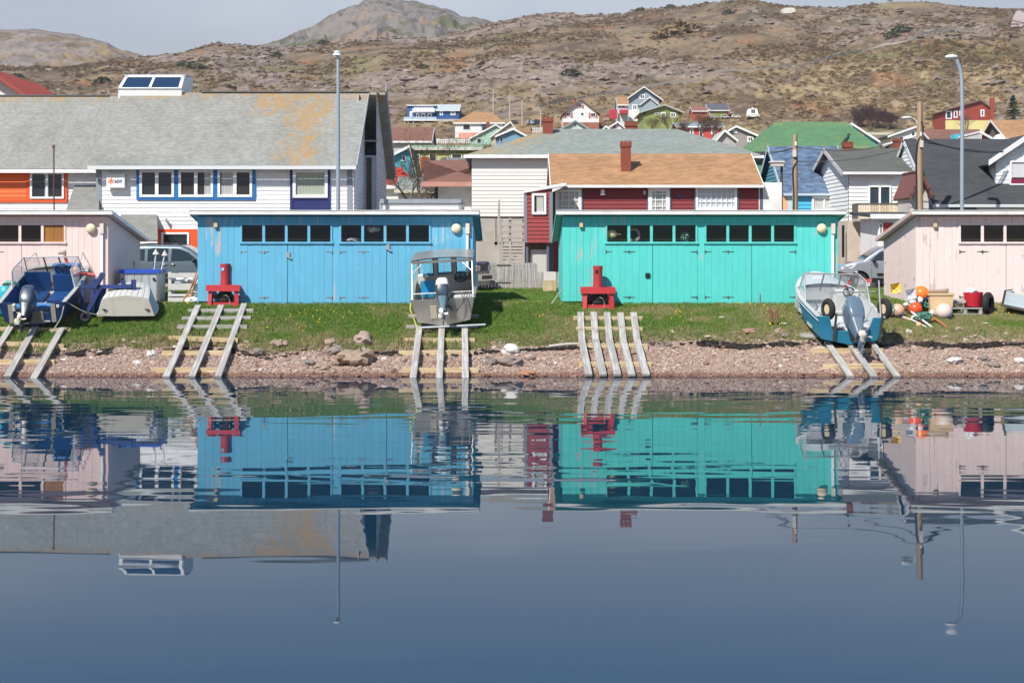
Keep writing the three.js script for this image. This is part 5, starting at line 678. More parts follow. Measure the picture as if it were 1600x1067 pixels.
function outboard(t, x, y, z, tilt, o) {                       // outboard motor: cowling, leg, gearcase and propeller
  const g = new THREE.Group(); g.name = 'outboard_motor'; g.position.set(x, y, z); g.rotation.x = -tilt; g.scale.setScalar(o.s ?? 1); t.add(g);
  const ring = (yy, w, zf, zb, n = 20) => { const r = []; for (let i = 0; i < n; i++) { const a = i / n * Math.PI * 2, c = Math.cos(a), s = Math.sin(a), p = 0.46; r.push(V(Math.sign(c) * Math.pow(Math.abs(c), p) * w, yy, lerp(zf, zb, 0.5) + Math.sign(s) * Math.pow(Math.abs(s), p) * (zb - zf) / 2)); } return r.reverse(); };
  part(g, 'cowling', loft([ring(0.03, 0.13, 0.0, 0.36), ring(0.07, 0.19, -0.08, 0.44), ring(0.28, 0.215, -0.10, 0.47), ring(0.46, 0.20, -0.10, 0.50), ring(0.58, 0.185, -0.07, 0.48), ring(0.66, 0.15, -0.02, 0.42), ring(0.695, 0.08, 0.06, 0.30)]), o.cowl);
  if (o.stripe) { const b = []; for (const sx of [-1, 1]) for (const k of [0, 1, 2]) b.push(B(0.012, 0.022, 0.34 - k * 0.05, sx * (0.206 - k * 0.001), 0.44 + k * 0.05, 0.2)); part(g, 'stripe', b, o.stripe); }
  if (o.top) part(g, 'cowling_top', loft([ring(0.40, 0.207, -0.105, 0.505), ring(0.46, 0.207, -0.105, 0.505), ring(0.585, 0.192, -0.075, 0.488), ring(0.668, 0.155, -0.025, 0.425), ring(0.70, 0.085, 0.055, 0.31)]), o.top);
  part(g, 'leg', [loft([ring(-0.50, 0.05, 0.10, 0.26, 14), ring(-0.36, 0.075, 0.05, 0.29, 14), ring(-0.15, 0.12, 0.0, 0.34, 14), ring(0.05, 0.165, -0.04, 0.40, 14)]), B(0.24, 0.02, 0.32, 0, -0.45, 0.24)], o.leg ?? o.cowl);
  part(g, 'gearcase', [place(new THREE.SphereGeometry(0.075, 14, 10).scale(1, 1, 3), 0, -0.60, 0.2), B(0.03, 0.18, 0.18, 0, -0.74, 0.16), B(0.05, 0.14, 0.14, 0, -0.51, 0.19)], o.leg ?? o.cowl);
  part(g, 'clamp', [B(0.22, 0.34, 0.14, 0, -0.12, -0.04), B(0.26, 0.05, 0.12, 0, 0.06, -0.04)], M.black);
  const pr = part(g, 'propeller', [lathe([[0.0, 0.1], [0.04, 0.09], [0.055, 0], [0.05, -0.06], [0, -0.06]], 12).rotateX(Math.PI / 2)], o.prop ?? mat([0.72, 0.66, 0.52], 0.5)); pr.position.set(0, -0.60, 0.46);
  for (let k = 0; k < 3; k++) { const s = []; for (let i = 0; i <= 6; i++) { const u = i / 6, r = 0.04 + 0.14 * u, w = 0.085 * Math.sin(Math.PI * (0.18 + 0.75 * u)), tw = 0.9 - 0.5 * u; s.push([V(-w * Math.cos(tw), r, -w * Math.sin(tw)), V(0, r + 0.012, 0.012), V(w * Math.cos(tw), r, w * Math.sin(tw))]); } const b = sheet(s); b.rotateZ(k * Math.PI * 2 / 3 + 0.4); part(pr, 'blade', b, o.prop ?? mat([0.72, 0.66, 0.52], 0.5)); }
  return g;
}
function steering(t, x, y, z, r, m = M.black) { const g = new THREE.Group(); g.name = 'steering_wheel'; g.position.set(x, y, z); g.rotation.x = 0.5; t.add(g); part(g, 'rim', new THREE.TorusGeometry(r, 0.018, 8, 28), m); part(g, 'spokes', [0, 1, 2].map((k) => rod(V(0, 0, 0), V(Math.cos(k * 2.1 + 0.5) * r, Math.sin(k * 2.1 + 0.5) * r, 0), 0.012)).concat([place(new THREE.SphereGeometry(0.05, 10, 8), 0, 0, 0), rod(V(0, 0, 0), V(0, -0.05, -0.3), 0.03)]), m); }
const pane4 = (a, b, c, d, t = 0.006) => slab([a, b, c, d], t);
const screen = mat([0.93, 0.95, 0.95], 0.06, { transmission: 0.88, thickness: 0, ior: 1.45 });
const frameRods = (t, name, list, r, m) => part(t, name, list.map(([a, b]) => rod(a, b, r)), m);

// ---- navy open boat at the left
{
  const navy = mat([0.008, 0.035, 0.12], 0.4, { map: weatherT }), mid = mat([0.007, 0.05, 0.17], 0.45, { map: weatherT }), lightB = mat([0.06, 0.17, 0.40], 0.5), grey = mat([0.38, 0.38, 0.37], 0.6, { map: weatherT });
  const t = boatThing('navy blue open boat with windscreen and tilted outboard at the left slipway', 52, 521, 0.03, 0.02, 0.22), h = hull(t, { L: 4.6, beam: 2.15, h: 0.78, rise: 0.32, low: navy, top: navy, inner: mid, floor: grey, cap: grey, cut: 0.50, cutd: 0.36 });
  foredeck(t, h, 0.63, grey, 0.12);
  for (const sx of [-1, 1]) part(t, 'transom_strap', BB(sx * 0.66 - 0.07, sx * 0.66 + 0.07, 0.14, 0.74, 0.012, 0.03), mat([0.33, 0.30, 0.25], 0.7));
  part(t, 'transom_block', BB(-0.34, 0.34, 0.1, 0.5, 0.012, 0.04), mat([0.2, 0.19, 0.18], 0.7));
  part(t, 'side_bench', [BB(0.1, 0.92, 0.28, 0.44, -2.1, -1.2), BB(-0.95, -0.1, 0.28, 0.40, -2.3, -1.5)], mid); part(t, 'thwart', BB(-0.92, 0.92, 0.38, 0.44, -0.95, -0.6), mat([0.05, 0.20, 0.45], 0.5)); part(t, 'engine_well', BB(-0.8, 0.8, 0.2, 0.24, -0.6, -0.08), grey); part(t, 'cabin_face', [BB(-0.95, -0.12, 0.24, 0.98, -2.62, -2.56)], mid); part(t, 'console', [BB(0.1, 0.92, 0.24, 1.0, -2.55, -2.1)], mid); part(t, 'console_panel', [BB(0.08, 0.94, 1.0, 1.24, -2.5, -2.42), BB(0.06, 0.96, 1.24, 1.28, -2.55, -2.3)], lightB);
  steering(t, 0.42, 1.16, -2.2, 0.24); part(t, 'compass', [place(new THREE.SphereGeometry(0.07, 12, 8), 0.82, 1.16, -2.25), rod(V(0.82, 1.0, -2.25), V(0.82, 1.12, -2.25), 0.03)], mat([0.5, 0.45, 0.35], 0.5));
  const ql = h.at(0.30), qf = h.at(0.60), T = 0.62, A = V(-ql.b + 0.08, ql.g, ql.z), Bq = V(-qf.b + 0.1, qf.g, qf.z), C = V(qf.b - 0.1, qf.g, qf.z), E = V(ql.b - 0.08, ql.g, ql.z), up = (v, dz) => v.clone().add(V(-v.x * 0.06, T, dz)), A2 = up(A, 0.05), B2 = up(Bq, 0.35), C2 = up(C, 0.35), E2 = up(E, 0.05);
  frameRods(t, 'windscreen_frame', [[A2, B2], [B2, C2], [C2, E2], [Bq, B2], [C, C2]], 0.018, M.galv); frameRods(t, 'windscreen_post', [[A, A2], [E, E2]], 0.03, M.white); for (const u of [0.36, 0.64]) part(t, 'windscreen_bar', rod(Bq.clone().lerp(C, u), B2.clone().lerp(C2, u), 0.025), M.darkWood);
  part(t, 'windscreen_pane', pane4(Bq, C, C2, B2), screen); part(t, 'windscreen_pane', pane4(A, Bq, B2, A2), screen); part(t, 'windscreen_pane', pane4(C, E, E2, C2), screen);
  part(t, 'bow_rail', tube([V(-0.9, 1.3, -2.7), V(-0.7, 1.4, -3.6), V(0, 1.45, -4.5), V(0.7, 1.4, -3.6), V(0.9, 1.3, -2.7)], 0.014, 40), M.galv);
  outboard(t, -0.12, 0.50, 0.05, 1.0, { s: 1.08, cowl: mat([0.035, 0.055, 0.085], 0.3, { clearcoat: 0.4 }), stripe: mat([0.5, 0.52, 0.55], 0.4), leg: mat([0.03, 0.045, 0.07], 0.35) });
  part(t, 'fuel_filter', [place(new THREE.CylinderGeometry(0.06, 0.06, 0.16, 12), -0.52, 0.62, 0.05), place(new THREE.SphereGeometry(0.065, 10, 8), -0.52, 0.72, 0.05)], mat([0.5, 0.55, 0.5], 0.4));
  part(t, 'mooring_rope', [tube([V(0.95, 0.8, -0.4), V(0.99, 0.6, 0.03), V(0.9, 0.3, 0.08), V(0.7, 0.0, 0.12), V(0.62, -0.12, 0.3)], 0.018, 30, 6), tube([V(0.98, 0.75, -0.2), V(1.6, 0.32, -0.3), V(2.3, 0.12, -0.5)], 0.012, 24, 5)], mat([0.38, 0.42, 0.36], 0.9));
  part(t, 'hull_roundel', [place(new THREE.TorusGeometry(0.035, 0.018, 8, 16), 0.82, 0.66, 0.03)], M.white); part(t, 'drain_plate', [B(0.17, 0.04, 0.02, 0.45, 0.17, 0.03), B(0.28, 0.05, 0.02, -0.45, 0.1, 0.03)], mat([0.5, 0.55, 0.6], 0.6));
}
// ---- bare metal cabin boat
{
  const t = boatThing('bare aluminium boat with open cabin roof and blue seat', 694, 524, 0.0, 0.055, 0.24, 0.2), h = hull(t, { L: 4.7, beam: 2.05, h: 0.86, rise: 0.34, low: alu, top: alu, inner: aluDull, floor: mat([0.32, 0.31, 0.29], 0.7, { map: weatherT }), cap: alu, cut: 0.05, cutd: 0.001 });
  foredeck(t, h, 0.66, alu, 0.14);
  part(t, 'motor_bracket', [BB(-0.4, -0.2, 0.26, 0.66, 0.012, 0.04), BB(0.2, 0.4, 0.22, 0.58, 0.012, 0.035)], mat([0.45, 0.40, 0.32], 0.6)); part(t, 'keel_pipe', rod(V(-0.85, 0.0, 0.1), V(1.3, -0.01, 0.1), 0.04, 0.04, 12), M.galv);
  const zc = -2.35, q = h.at(0.48), yb = 0.42, ys = 1.08, yt = 1.80, hw = q.b - 0.1; // cabin front with three windows
  const bars = [BB(-hw, hw, yb, ys, zc - 0.04, zc), BB(-hw, hw, yt - 0.07, yt, zc - 0.04, zc)]; const xs = [-hw, -hw + 0.07, -0.37, -0.24, 0.24, 0.37, hw - 0.07, hw]; for (let i = 0; i < 8; i += 2) bars.push(BB(xs[i], xs[i + 1], ys, yt - 0.07, zc - 0.04, zc)); bars.push(BB(-0.25, 0.25, ys, ys + 0.06, zc - 0.04, zc)); part(t, 'cabin_front', bars, aluDull);
  for (const [a, b] of [[-hw + 0.07, -0.37], [-0.24, 0.24], [0.37, hw - 0.07]]) { const w = new THREE.Group(); w.name = 'cabin_window'; t.add(w); const f = 0.028; part(w, 'seal', [BB(a, b, ys + 0.06, ys + 0.06 + f, zc - 0.05, zc + 0.012), BB(a, b, yt - 0.07 - f, yt - 0.07, zc - 0.05, zc + 0.012), BB(a, a + f, ys + 0.06 + f, yt - 0.07 - f, zc - 0.05, zc + 0.012), BB(b - f, b, ys + 0.06 + f, yt - 0.07 - f, zc - 0.05, zc + 0.012)], M.black); part(w, 'pane', BB(a + f, b - f, ys + 0.06 + f, yt - 0.07 - f, zc - 0.03, zc - 0.024), M.glass); }
  const rb = []; for (let i = 0; i <= 1; i++) { const r = []; for (let j = -6; j <= 6; j++) r.push(V(j / 6 * (hw + 0.06), lerp(1.93, 1.83, i) + 0.07 * (1 - (j / 6) ** 2), lerp(-0.95, -2.75, i))); rb.push(r); } const rt = sheet(rb), rt2 = rt.clone().translate(0, -0.03, 0); part(t, 'cabin_roof', [rt, rt2, BB(-hw - 0.06, hw + 0.06, 1.83, 1.91, -0.96, -0.93)], alu); part(t, 'roof_rib', [-0.33, 0.33].map((x) => beam(V(x, 1.99, -0.95), V(x, 1.89, -2.75), 0.04, 0.02)), alu);
  for (const sx of [-1, 1]) part(t, 'roof_post', [rod(V(sx * (hw + 0.02), 0.86, -0.12), V(sx * (hw + 0.02), 1.86, -0.98), 0.028), rod(V(sx * (hw - 0.36), 1.86, -1.0), V(sx * (hw + 0.02), 1.55, -0.72), 0.018)], alu);
  part(t, 'stern_rail', [rod(V(-0.93, 1.05, -0.08), V(0.93, 1.05, -0.08), 0.022), ...[-0.62, 0.62, 0.85, -0.9, -0.2].map((x) => rod(V(x, 0.84, -0.06), V(x, 1.05, -0.08), 0.02))], alu);
  { const s = new THREE.Group(); s.name = 'helm_seat'; t.add(s); const bl = mat([0.01, 0.24, 0.44], 0.45); part(s, 'seat_back', B(0.42, 0.40, 0.08, -0.55, 0.92, -1.55, -0.12), bl); part(s, 'seat_cushion', B(0.44, 0.09, 0.4, -0.55, 0.72, -1.35), bl); part(s, 'seat_base', BB(-0.75, -0.35, 0.26, 0.68, -1.55, -1.2), aluDull); }
  part(t, 'side_locker', [BB(0.3, 0.88, 0.26, 0.62, -1.9, -1.1), BB(0.3, 0.88, 0.60, 0.68, -1.12, -1.0)], mat([0.6, 0.6, 0.57], 0.5)); part(t, 'dash', [BB(0.3, 0.9, 0.98, 1.03, -2.34, -2.1), B(0.12, 0.12, 0.08, 0.83, 1.13, -2.2)], M.black); steering(t, 0.5, 1.08, -2.05, 0.2); part(t, 'cool_box', BB(-0.88, -0.62, 0.95, 1.2, -2.3, -1.95), M.offwhite); part(t, 'wet_bench', BB(-0.88, -0.55, 0.26, 0.5, -0.9, -0.3), aluDull);
  outboard(t, 0.02, 0.76, 0.06, 0.72, { s: 1.0, cowl: mat([0.03, 0.05, 0.07], 0.35), top: mat([0.62, 0.63, 0.64], 0.35), leg: mat([0.10, 0.17, 0.21], 0.4), prop: mat([0.75, 0.74, 0.7], 0.45) });
  part(t, 'control_cable', [tube([V(0.15, 0.7, 0.1), V(0.4, 0.55, 0.2), V(0.65, 0.75, 0.12), V(0.8, 0.98, -0.02)], 0.016, 24), tube([V(0.15, 0.66, 0.1), V(0.36, 0.5, 0.2), V(0.6, 0.7, 0.12), V(0.7, 0.98, -0.02)], 0.014, 24), tube([V(0.8, 0.9, 0), V(0.86, 0.5, 0.06), V(0.95, 0.1, 0.1)], 0.008, 12)], M.black); part(t, 'mooring_rope', tube([V(-0.98, 0.85, -0.1), V(-1.02, 0.6, 0.02), V(-0.9, 0.2, 0.08), V(-0.8, -0.1, 0.2)], 0.022, 24), mat([0.62, 0.56, 0.15], 0.9));
}
// ---- turquoise and grey boat with launching wheels
{
  const tq = mat([0.02, 0.22, 0.36], 0.45, { map: weatherT }), gr = mat([0.45, 0.46, 0.46], 0.55, { map: weatherT }), lg = mat([0.50, 0.53, 0.55], 0.55, { map: weatherT });
  const t = boatThing('turquoise and grey open boat with launching wheels at its stern', 1327, 551, 0.07, -0.03, 0.24, 0.235), h = hull(t, { L: 4.2, beam: 2.15, h: 0.86, rise: 0.30, low: tq, top: tq, mid: 0.8, inner: gr, floor: lg, cap: gr, cut: 0.56, cutd: 0.44, strake: mat([0.35, 0.55, 0.65], 0.5) });
  foredeck(t, h, 0.66, lg, 0.16); const q5 = h.at(0.5);
  part(t, 'thwart', [BB(-0.95, 0.95, 0.34, 0.42, -2.5, -2.1), BB(-0.95, 0.95, 0.22, 0.30, -1.4, -0.9)], gr); part(t, 'forward_bench', BB(-0.9, 0.15, 0.3, 0.82, -3.1, -2.85), gr); part(t, 'fore_cuddy', [slab([V(-0.5, 1.0, -2.9), V(0.25, 1.0, -2.9), V(0.05, 1.25, -3.4), V(-0.3, 1.25, -3.4)], 0.1)], mat([0.66, 0.65, 0.62], 0.6));
  part(t, 'console', [BB(0.22, 0.92, 0.24, 0.95, -2.75, -2.3), BB(0.20, 0.94, 0.95, 1.05, -2.8, -2.35)], mat([0.55, 0.55, 0.54], 0.55)); steering(t, 0.55, 1.08, -2.22, 0.17);
  const ql = h.at(0.34), qf = h.at(0.62), T = 0.62, A = V(-ql.b + 0.05, ql.g, ql.z), Bq = V(-qf.b + 0.08, qf.g, qf.z), C = V(qf.b - 0.08, qf.g, qf.z), E = V(ql.b - 0.05, ql.g, ql.z), up = (v, dz) => v.clone().add(V(-v.x * 0.04, T, dz)), A2 = up(A, -0.5), B2 = up(Bq, 0.25), C2 = up(C, 0.25), E2 = up(E, -0.5);
  frameRods(t, 'windscreen_frame', [[A, A2], [A2, B2], [B2, C2], [C2, E2], [E, E2], [Bq, B2], [C, C2], [Bq.clone().lerp(C, 0.37), B2.clone().lerp(C2, 0.37)], [Bq.clone().lerp(C, 0.68), B2.clone().lerp(C2, 0.68)]], 0.024, aluDull);
  part(t, 'windscreen_pane', pane4(Bq, C, C2, B2), screen); part(t, 'windscreen_pane', pane4(A, Bq, B2, A2), screen); part(t, 'windscreen_pane', pane4(C, E, E2, C2), screen); part(t, 'windscreen_sticker', [B(0.1, 0.1, 0.005, C.x - 0.3, C.y + 0.35, C.z + 0.19, -0.4), B(0.07, 0.09, 0.005, C.x - 0.42, C.y + 0.2, C.z + 0.14, -0.4)], mat([0.45, 0.05, 0.06], 0.5));
  part(t, 'stern_frame', [rod(V(-0.52, 0.55, -0.5), V(-0.52, 1.40, -0.9), 0.022), rod(V(-0.52, 1.40, -0.9), V(0.98, 1.45, -0.9), 0.022), rod(V(0.98, 0.3, 0.05), V(0.98, 1.85, -0.75), 0.026)], aluDull);
  for (const [x, y, z] of [[-0.66, 1.02, -0.28], [1.12, 1.06, -0.36]]) { const w = new THREE.Group(); w.name = 'launching_wheel'; w.position.set(x, y, z); w.rotation.y = 0.25; t.add(w); part(w, 'tyre', place(new THREE.TorusGeometry(0.24, 0.095, 12, 28).scale(1, 1, 1.0), 0, 0, 0, 0, Math.PI / 2, 0), M.rubber); part(w, 'rim', [place(new THREE.CylinderGeometry(0.15, 0.15, 0.11, 18), 0, 0, 0, 0, 0, Math.PI / 2)], mat([0.62, 0.5, 0.32], 0.6)); }
  for (const x of [-0.5, 0.93]) part(t, 'wheel_bracket', [beam(V(x, 0.12, 0.06), V(x, 0.98, 0.05), 0.07, 0.03)], M.iron);
  outboard(t, 0.10, 0.50, 0.06, 1.0, { s: 1.3, cowl: mat([0.10, 0.15, 0.20], 0.3, { clearcoat: 0.4 }), stripe: mat([0.5, 0.53, 0.56], 0.4), leg: mat([0.12, 0.17, 0.22], 0.35), prop: mat([0.45, 0.42, 0.36], 0.5) });
  part(t, 'engine_well_rope', [lump(0.16, 4, 2, 0.5, 0.4), place(lump(0.1, 7, 2, 0.5, 0.6), 0.2, 0.05, 0.1)].map((g) => g.translate(-0.35, 0.32, -0.45)), mat([0.36, 0.32, 0.27], 0.9)); part(t, 'tiller_bar', rod(V(0.15, 0.62, 0), V(0.75, 0.84, -0.12), 0.018), mat([0.4, 0.6, 0.55], 0.6)); part(t, 'fuel_can', [B(0.14, 0.08, 0.1, -0.75, 0.5, -1.0)], mat([0.6, 0.04, 0.03], 0.5));
}
// ---- upturned dinghy
{
  const d = onGround(196, 507), x = PX(196, d), t = thing('dinghy', 'grey-white dinghy lying upside down on the grass', 'boat', [x, groundY(x, -d) + 0.27, -d]); t.rotation.set(0.22, 0.1, 0, 'YXZ');
  const wg = paint([0.50, 0.49, 0.455]), wt = paint([0.64, 0.60, 0.52]), n = 8;
  const bot = (s, u) => { const w = lerp(0.73, 0.34, Math.pow(s, 1.6)); return V(u * w, 0.54 + 0.14 * Math.sin(s * 2.2) + 0.10 * (1 - u * u) - 0.28 * Math.pow(s, 4), -2.3 * s); }, gun = (s, sx) => V(sx * lerp(0.90, 0.42, Math.pow(s, 1.8)) * (1 + 0.08 * Math.sin(s * 3)), 0.02, -2.35 * s);
  for (let k = 0; k < n; k++) { const g = []; for (let i = 0; i <= 10; i++) { const s = i / 10; g.push([bot(s, -1 + 2 * k / n + 0.008), bot(s, -1 + 2 * (k + 0.5) / n).add(V(0, 0.006, 0)), bot(s, -1 + 2 * (k + 1) / n - 0.008)]); } part(t, 'bottom_plank', sheet(g), wg); }
  for (const sx of [-1, 1]) { const g = []; for (let i = 0; i <= 10; i++) { const s = i / 10; g.push([bot(s, sx), gun(s, sx)]); } part(t, 'side_plank', sheet(g), sx > 0 ? paint([0.30, 0.38, 0.48]) : wg); part(t, 'rub_rail', tube(Array.from({ length: 8 }, (_, i) => gun(i / 7, sx)), 0.03, 20, 6), wt); }
  part(t, 'transom', prism([[-0.90, 0.0], [0.90, 0.0], [0.735, 0.535], [0.3, 0.62], [-0.3, 0.62], [-0.735, 0.535]], 0.05), wt); part(t, 'bow_transom', place(prism([[-0.42, 0.02], [0.42, 0.02], [0.33, 0.45], [-0.33, 0.45]], 0.04), 0, 0, -2.36), wg); part(t, 'inner_shell', quads([[V(-0.72, 0.4, -0.06), V(0.72, 0.4, -0.06), V(0.33, 0.4, -2.3), V(-0.33, 0.4, -2.3)]]), M.dark);
  for (const sx of [-0.65, 0.68]) part(t, 'oarlock', [B(0.14, 0.02, 0.03, sx, 0.23, 0.07, 0, 0, -0.2), B(0.02, 0.06, 0.03, sx, 0.2, 0.07)], M.iron); part(t, 'support_beam', BB(-0.75, 0.8, -0.5, -0.02, -1.9, -1.7), M.darkWood); part(t, 'support_beam', BB(-0.7, 0.7, -0.5, -0.02, -0.5, -0.3), M.darkWood);
}
// ------------------------------------------------------------------ winches
function winch(px, row, label, o = {}) {
  const d = onGround(px, row), x = PX(px, d), t = thing('boat_winch', label, 'winch', [x, groundY(x, -d), -d], o.turn ?? 0, 'red boat winches'), W = 1.12, rd = mat([0.52, 0.035, 0.045], 0.55, { map: weatherT });
  for (const sx of [-1, 1]) for (const z of [0, -0.48]) { part(t, 'leg', beam(V(sx * 0.44, -0.1, z + 0.08 * (z ? -1 : 1)), V(sx * 0.42, 0.56, z), 0.13, 0.13), rd); }
  part(t, 'cross_beam', B(W, 0.21, 0.13, 0, 0.62, 0.07), rd); part(t, 'cross_beam', B(W, 0.21, 0.13, 0, 0.62, -0.55), rd); for (const sx of [-1, 1]) part(t, 'side_beam', B(0.13, 0.15, 0.48, sx * 0.47, 0.60, -0.24), rd); part(t, 'ground_beam', B(0.84, 0.13, 0.12, 0, 0.08, 0.0), rd); part(t, 'ground_beam', B(0.84, 0.13, 0.12, 0, 0.08, -0.48), rd);
  part(t, 'axle', rod(V(-0.52, 0.34, -0.1), V(0.52, 0.34, -0.1), 0.035), M.iron); part(t, 'gear_drum', [place(lathe([[0, 0], [0.2, 0], [0.25, 0.08], [0.22, 0.2], [0.27, 0.24], [0.2, 0.34], [0.16, 0.42], [0, 0.42]], 18), 0, 0.14, -0.24)], mat([0.025, 0.03, 0.025], 0.8, { map: grainT }));
  const c = part(t, 'capstan', [place(lathe([[0.165, 0], [0.16, 0.1], [0.15, 0.25], [0.152, 0.55], [0.165, 0.72], [0.15, 0.725], [0.14, 0.6]], 24), 0, 0.70, -0.24)], mat([0.40, 0.03, 0.035], 0.55, { map: weatherT })); part(c, 'capstan_cap', place(new THREE.CylinderGeometry(0.15, 0.15, 0.02, 24), 0, 1.38, -0.24), M.iron); part(c, 'bar_hole', B(0.085, 0.1, 0.05, -0.045, 1.24, -0.095), o.hole ?? M.dark);
  part(t, 'cable', tube([V(0, 0.4, 0.02), V(0.12, 0.36, 0.05), V(0.2, 0.2, 0), V(0.18, 0.04, 0.1)], 0.012, 16, 5), mat([0.35, 0.35, 0.33], 0.6));
  return t;
}
winch(349, 481, 'red winch with capstan before the left end of the blue shed', { hole: mat([0.3, 0.5, 0.75], 0.6) });
winch(935, 484, 'red winch with capstan before the left end of the turquoise shed');
{ const t = winch(1275, 472, 'red winch half hidden behind the turquoise boat'); const c = t; part(c, 'turning_bar', beam(V(0.05, 1.18, -0.2), V(1.9, 0.72, 0.1), 0.13, 0.11), mat([0.62, 0.10, 0.09], 0.6)); part(c, 'lever', beam(V(0.42, 1.0, -0.4), V(0.62, 0.5, -0.4), 0.11, 0.05).translate(0, 0.45, 0), M.rust); }
{ // red capstan bar sticking up behind the navy boat
  const d = 47.2, t = thing('winch_handle', 'bent red iron bar with rusty head behind the navy boat', 'winch', [PX(112, d), 1.75, -d]), lx = (p) => PX(p, d) - PX(112, d), ly = (r) => PY(r, d) - 1.75; part(t, 'bar', [tube([V(lx(100), ly(398), 0), V(lx(104), ly(412), 0), V(lx(110), ly(430), 0), V(0, 0, 0)], 0.05, 20, 8), rod(V(lx(112), ly(424), 0), V(lx(147), ly(430), 0), 0.055, 0.05, 10), rod(V(0, 0, 0), V(lx(116), ly(424), 0), 0.07)], mat([0.62, 0.09, 0.075], 0.55)); part(t, 'head', [rod(V(lx(90), ly(396), 0), V(lx(99), ly(395), 0), 0.03, 0.055, 8), B(0.06, 0.13, 0.08, lx(100), ly(395), 0)], mat([0.3, 0.25, 0.2], 0.7));
}
// ------------------------------------------------------------------ gear between the pink and blue sheds
{
  const nb = mat([0.02, 0.045, 0.17], 0.5, { map: weatherT }), d = 46.3, t = thing('boat_cradle', 'dark blue crossed timber boat cradle beside the navy boat', 'cradle', [PX(160, d), groundY(PX(160, d), -d), -d]), g = t.position.y, p = (px, r, z = 0) => V(PX(px, d) - t.position.x, PY(r, d) - g, z), bm = (a, b, w = 0.2) => part(t, 'timber', beam(a, b, w, 0.12), nb);
  bm(p(130, 500, 0.1), p(157, 448)); bm(p(142, 500, -0.3), p(160, 447, -0.1)); bm(p(128, 500), p(129, 438), 0.12); bm(p(144, 470), p(145, 436), 0.12); bm(p(148, 450, 0.05), p(161, 427, 0.05), 0.24); bm(p(127, 448), p(158, 448), 0.16); bm(p(157, 448), p(206, 447), 0.18); bm(p(192, 453), p(192, 438), 0.12); bm(p(208, 455), p(208, 437), 0.14); part(t, 'wheel', place(new THREE.TorusGeometry(0.12, 0.06, 10, 20), PX(146, d) - t.position.x, 0.12, 0.9), M.rubber);
}
{
  const d = 48.6, s = d / F, t = thing('storage_bin', 'large grey plastic bin with blue lid beside the pink shed', 'bin', [PX(216, d), groundY(PX(216, d), -d), -d]), w = 58 * s, hh = PY(427, d) - t.position.y, G = mat([0.40, 0.42, 0.44], 0.5, { map: weatherT });
  part(t, 'body', [BB(-w / 2, w / 2, 0, hh, -1.1, 0)], G); for (let i = 0; i < 5; i++) part(t, 'panel_rib', BB(-w / 2 + w * (i + 0.5) / 5 - 0.1, -w / 2 + w * (i + 0.5) / 5 + 0.1, 0.06, hh - 0.06, 0, 0.02), G); part(t, 'lid', [BB(-w / 2 - 0.04, w / 2 + 0.04, hh, hh + 0.13, -1.15, 0.05)], mat([0.02, 0.08, 0.46], 0.45)); part(t, 'bracket', [B(0.08, 0.1, 0.05, w / 2 - 0.1, hh - 0.2, 0.03, 0, 0, 0.5), B(0.05, 0.08, 0.05, -w / 2 + 0.08, hh - 0.2, 0.03)], M.black);
}
const mark = (px, r0, r1, px2, d, label, fl) => { const t = thing('marker_flag', label, 'marker', [PX(px2, d), PY(r1, d), -d], 0, 'marker poles in the bin'); const dx = PX(px, d) - PX(px2, d), hy = PY(r0, d) - PY(r1, d); part(t, 'pole', [rod(V(0, -0.3, 0), V(dx, hy, 0), 0.022)], mat([0.75, 0.75, 0.75], 0.5)); part(t, 'band', [rod(V(dx * 0.25, hy * 0.25, 0), V(dx * 0.5, hy * 0.5, 0), 0.025)], mat([0.03, 0.03, 0.1], 0.5)); part(t, 'reflector', new THREE.ConeGeometry(0.12, 0.2, 4).translate(dx, hy + 0.05, 0), fl); };
mark(243, 395, 426, 238, 49.0, 'slim marker pole with white top standing behind the grey bin', mat([0.7, 0.68, 0.62], 0.6)); mark(257, 397, 426, 247, 49.0, 'slim marker pole with pinkish top standing behind the grey bin', mat([0.7, 0.55, 0.5], 0.6));
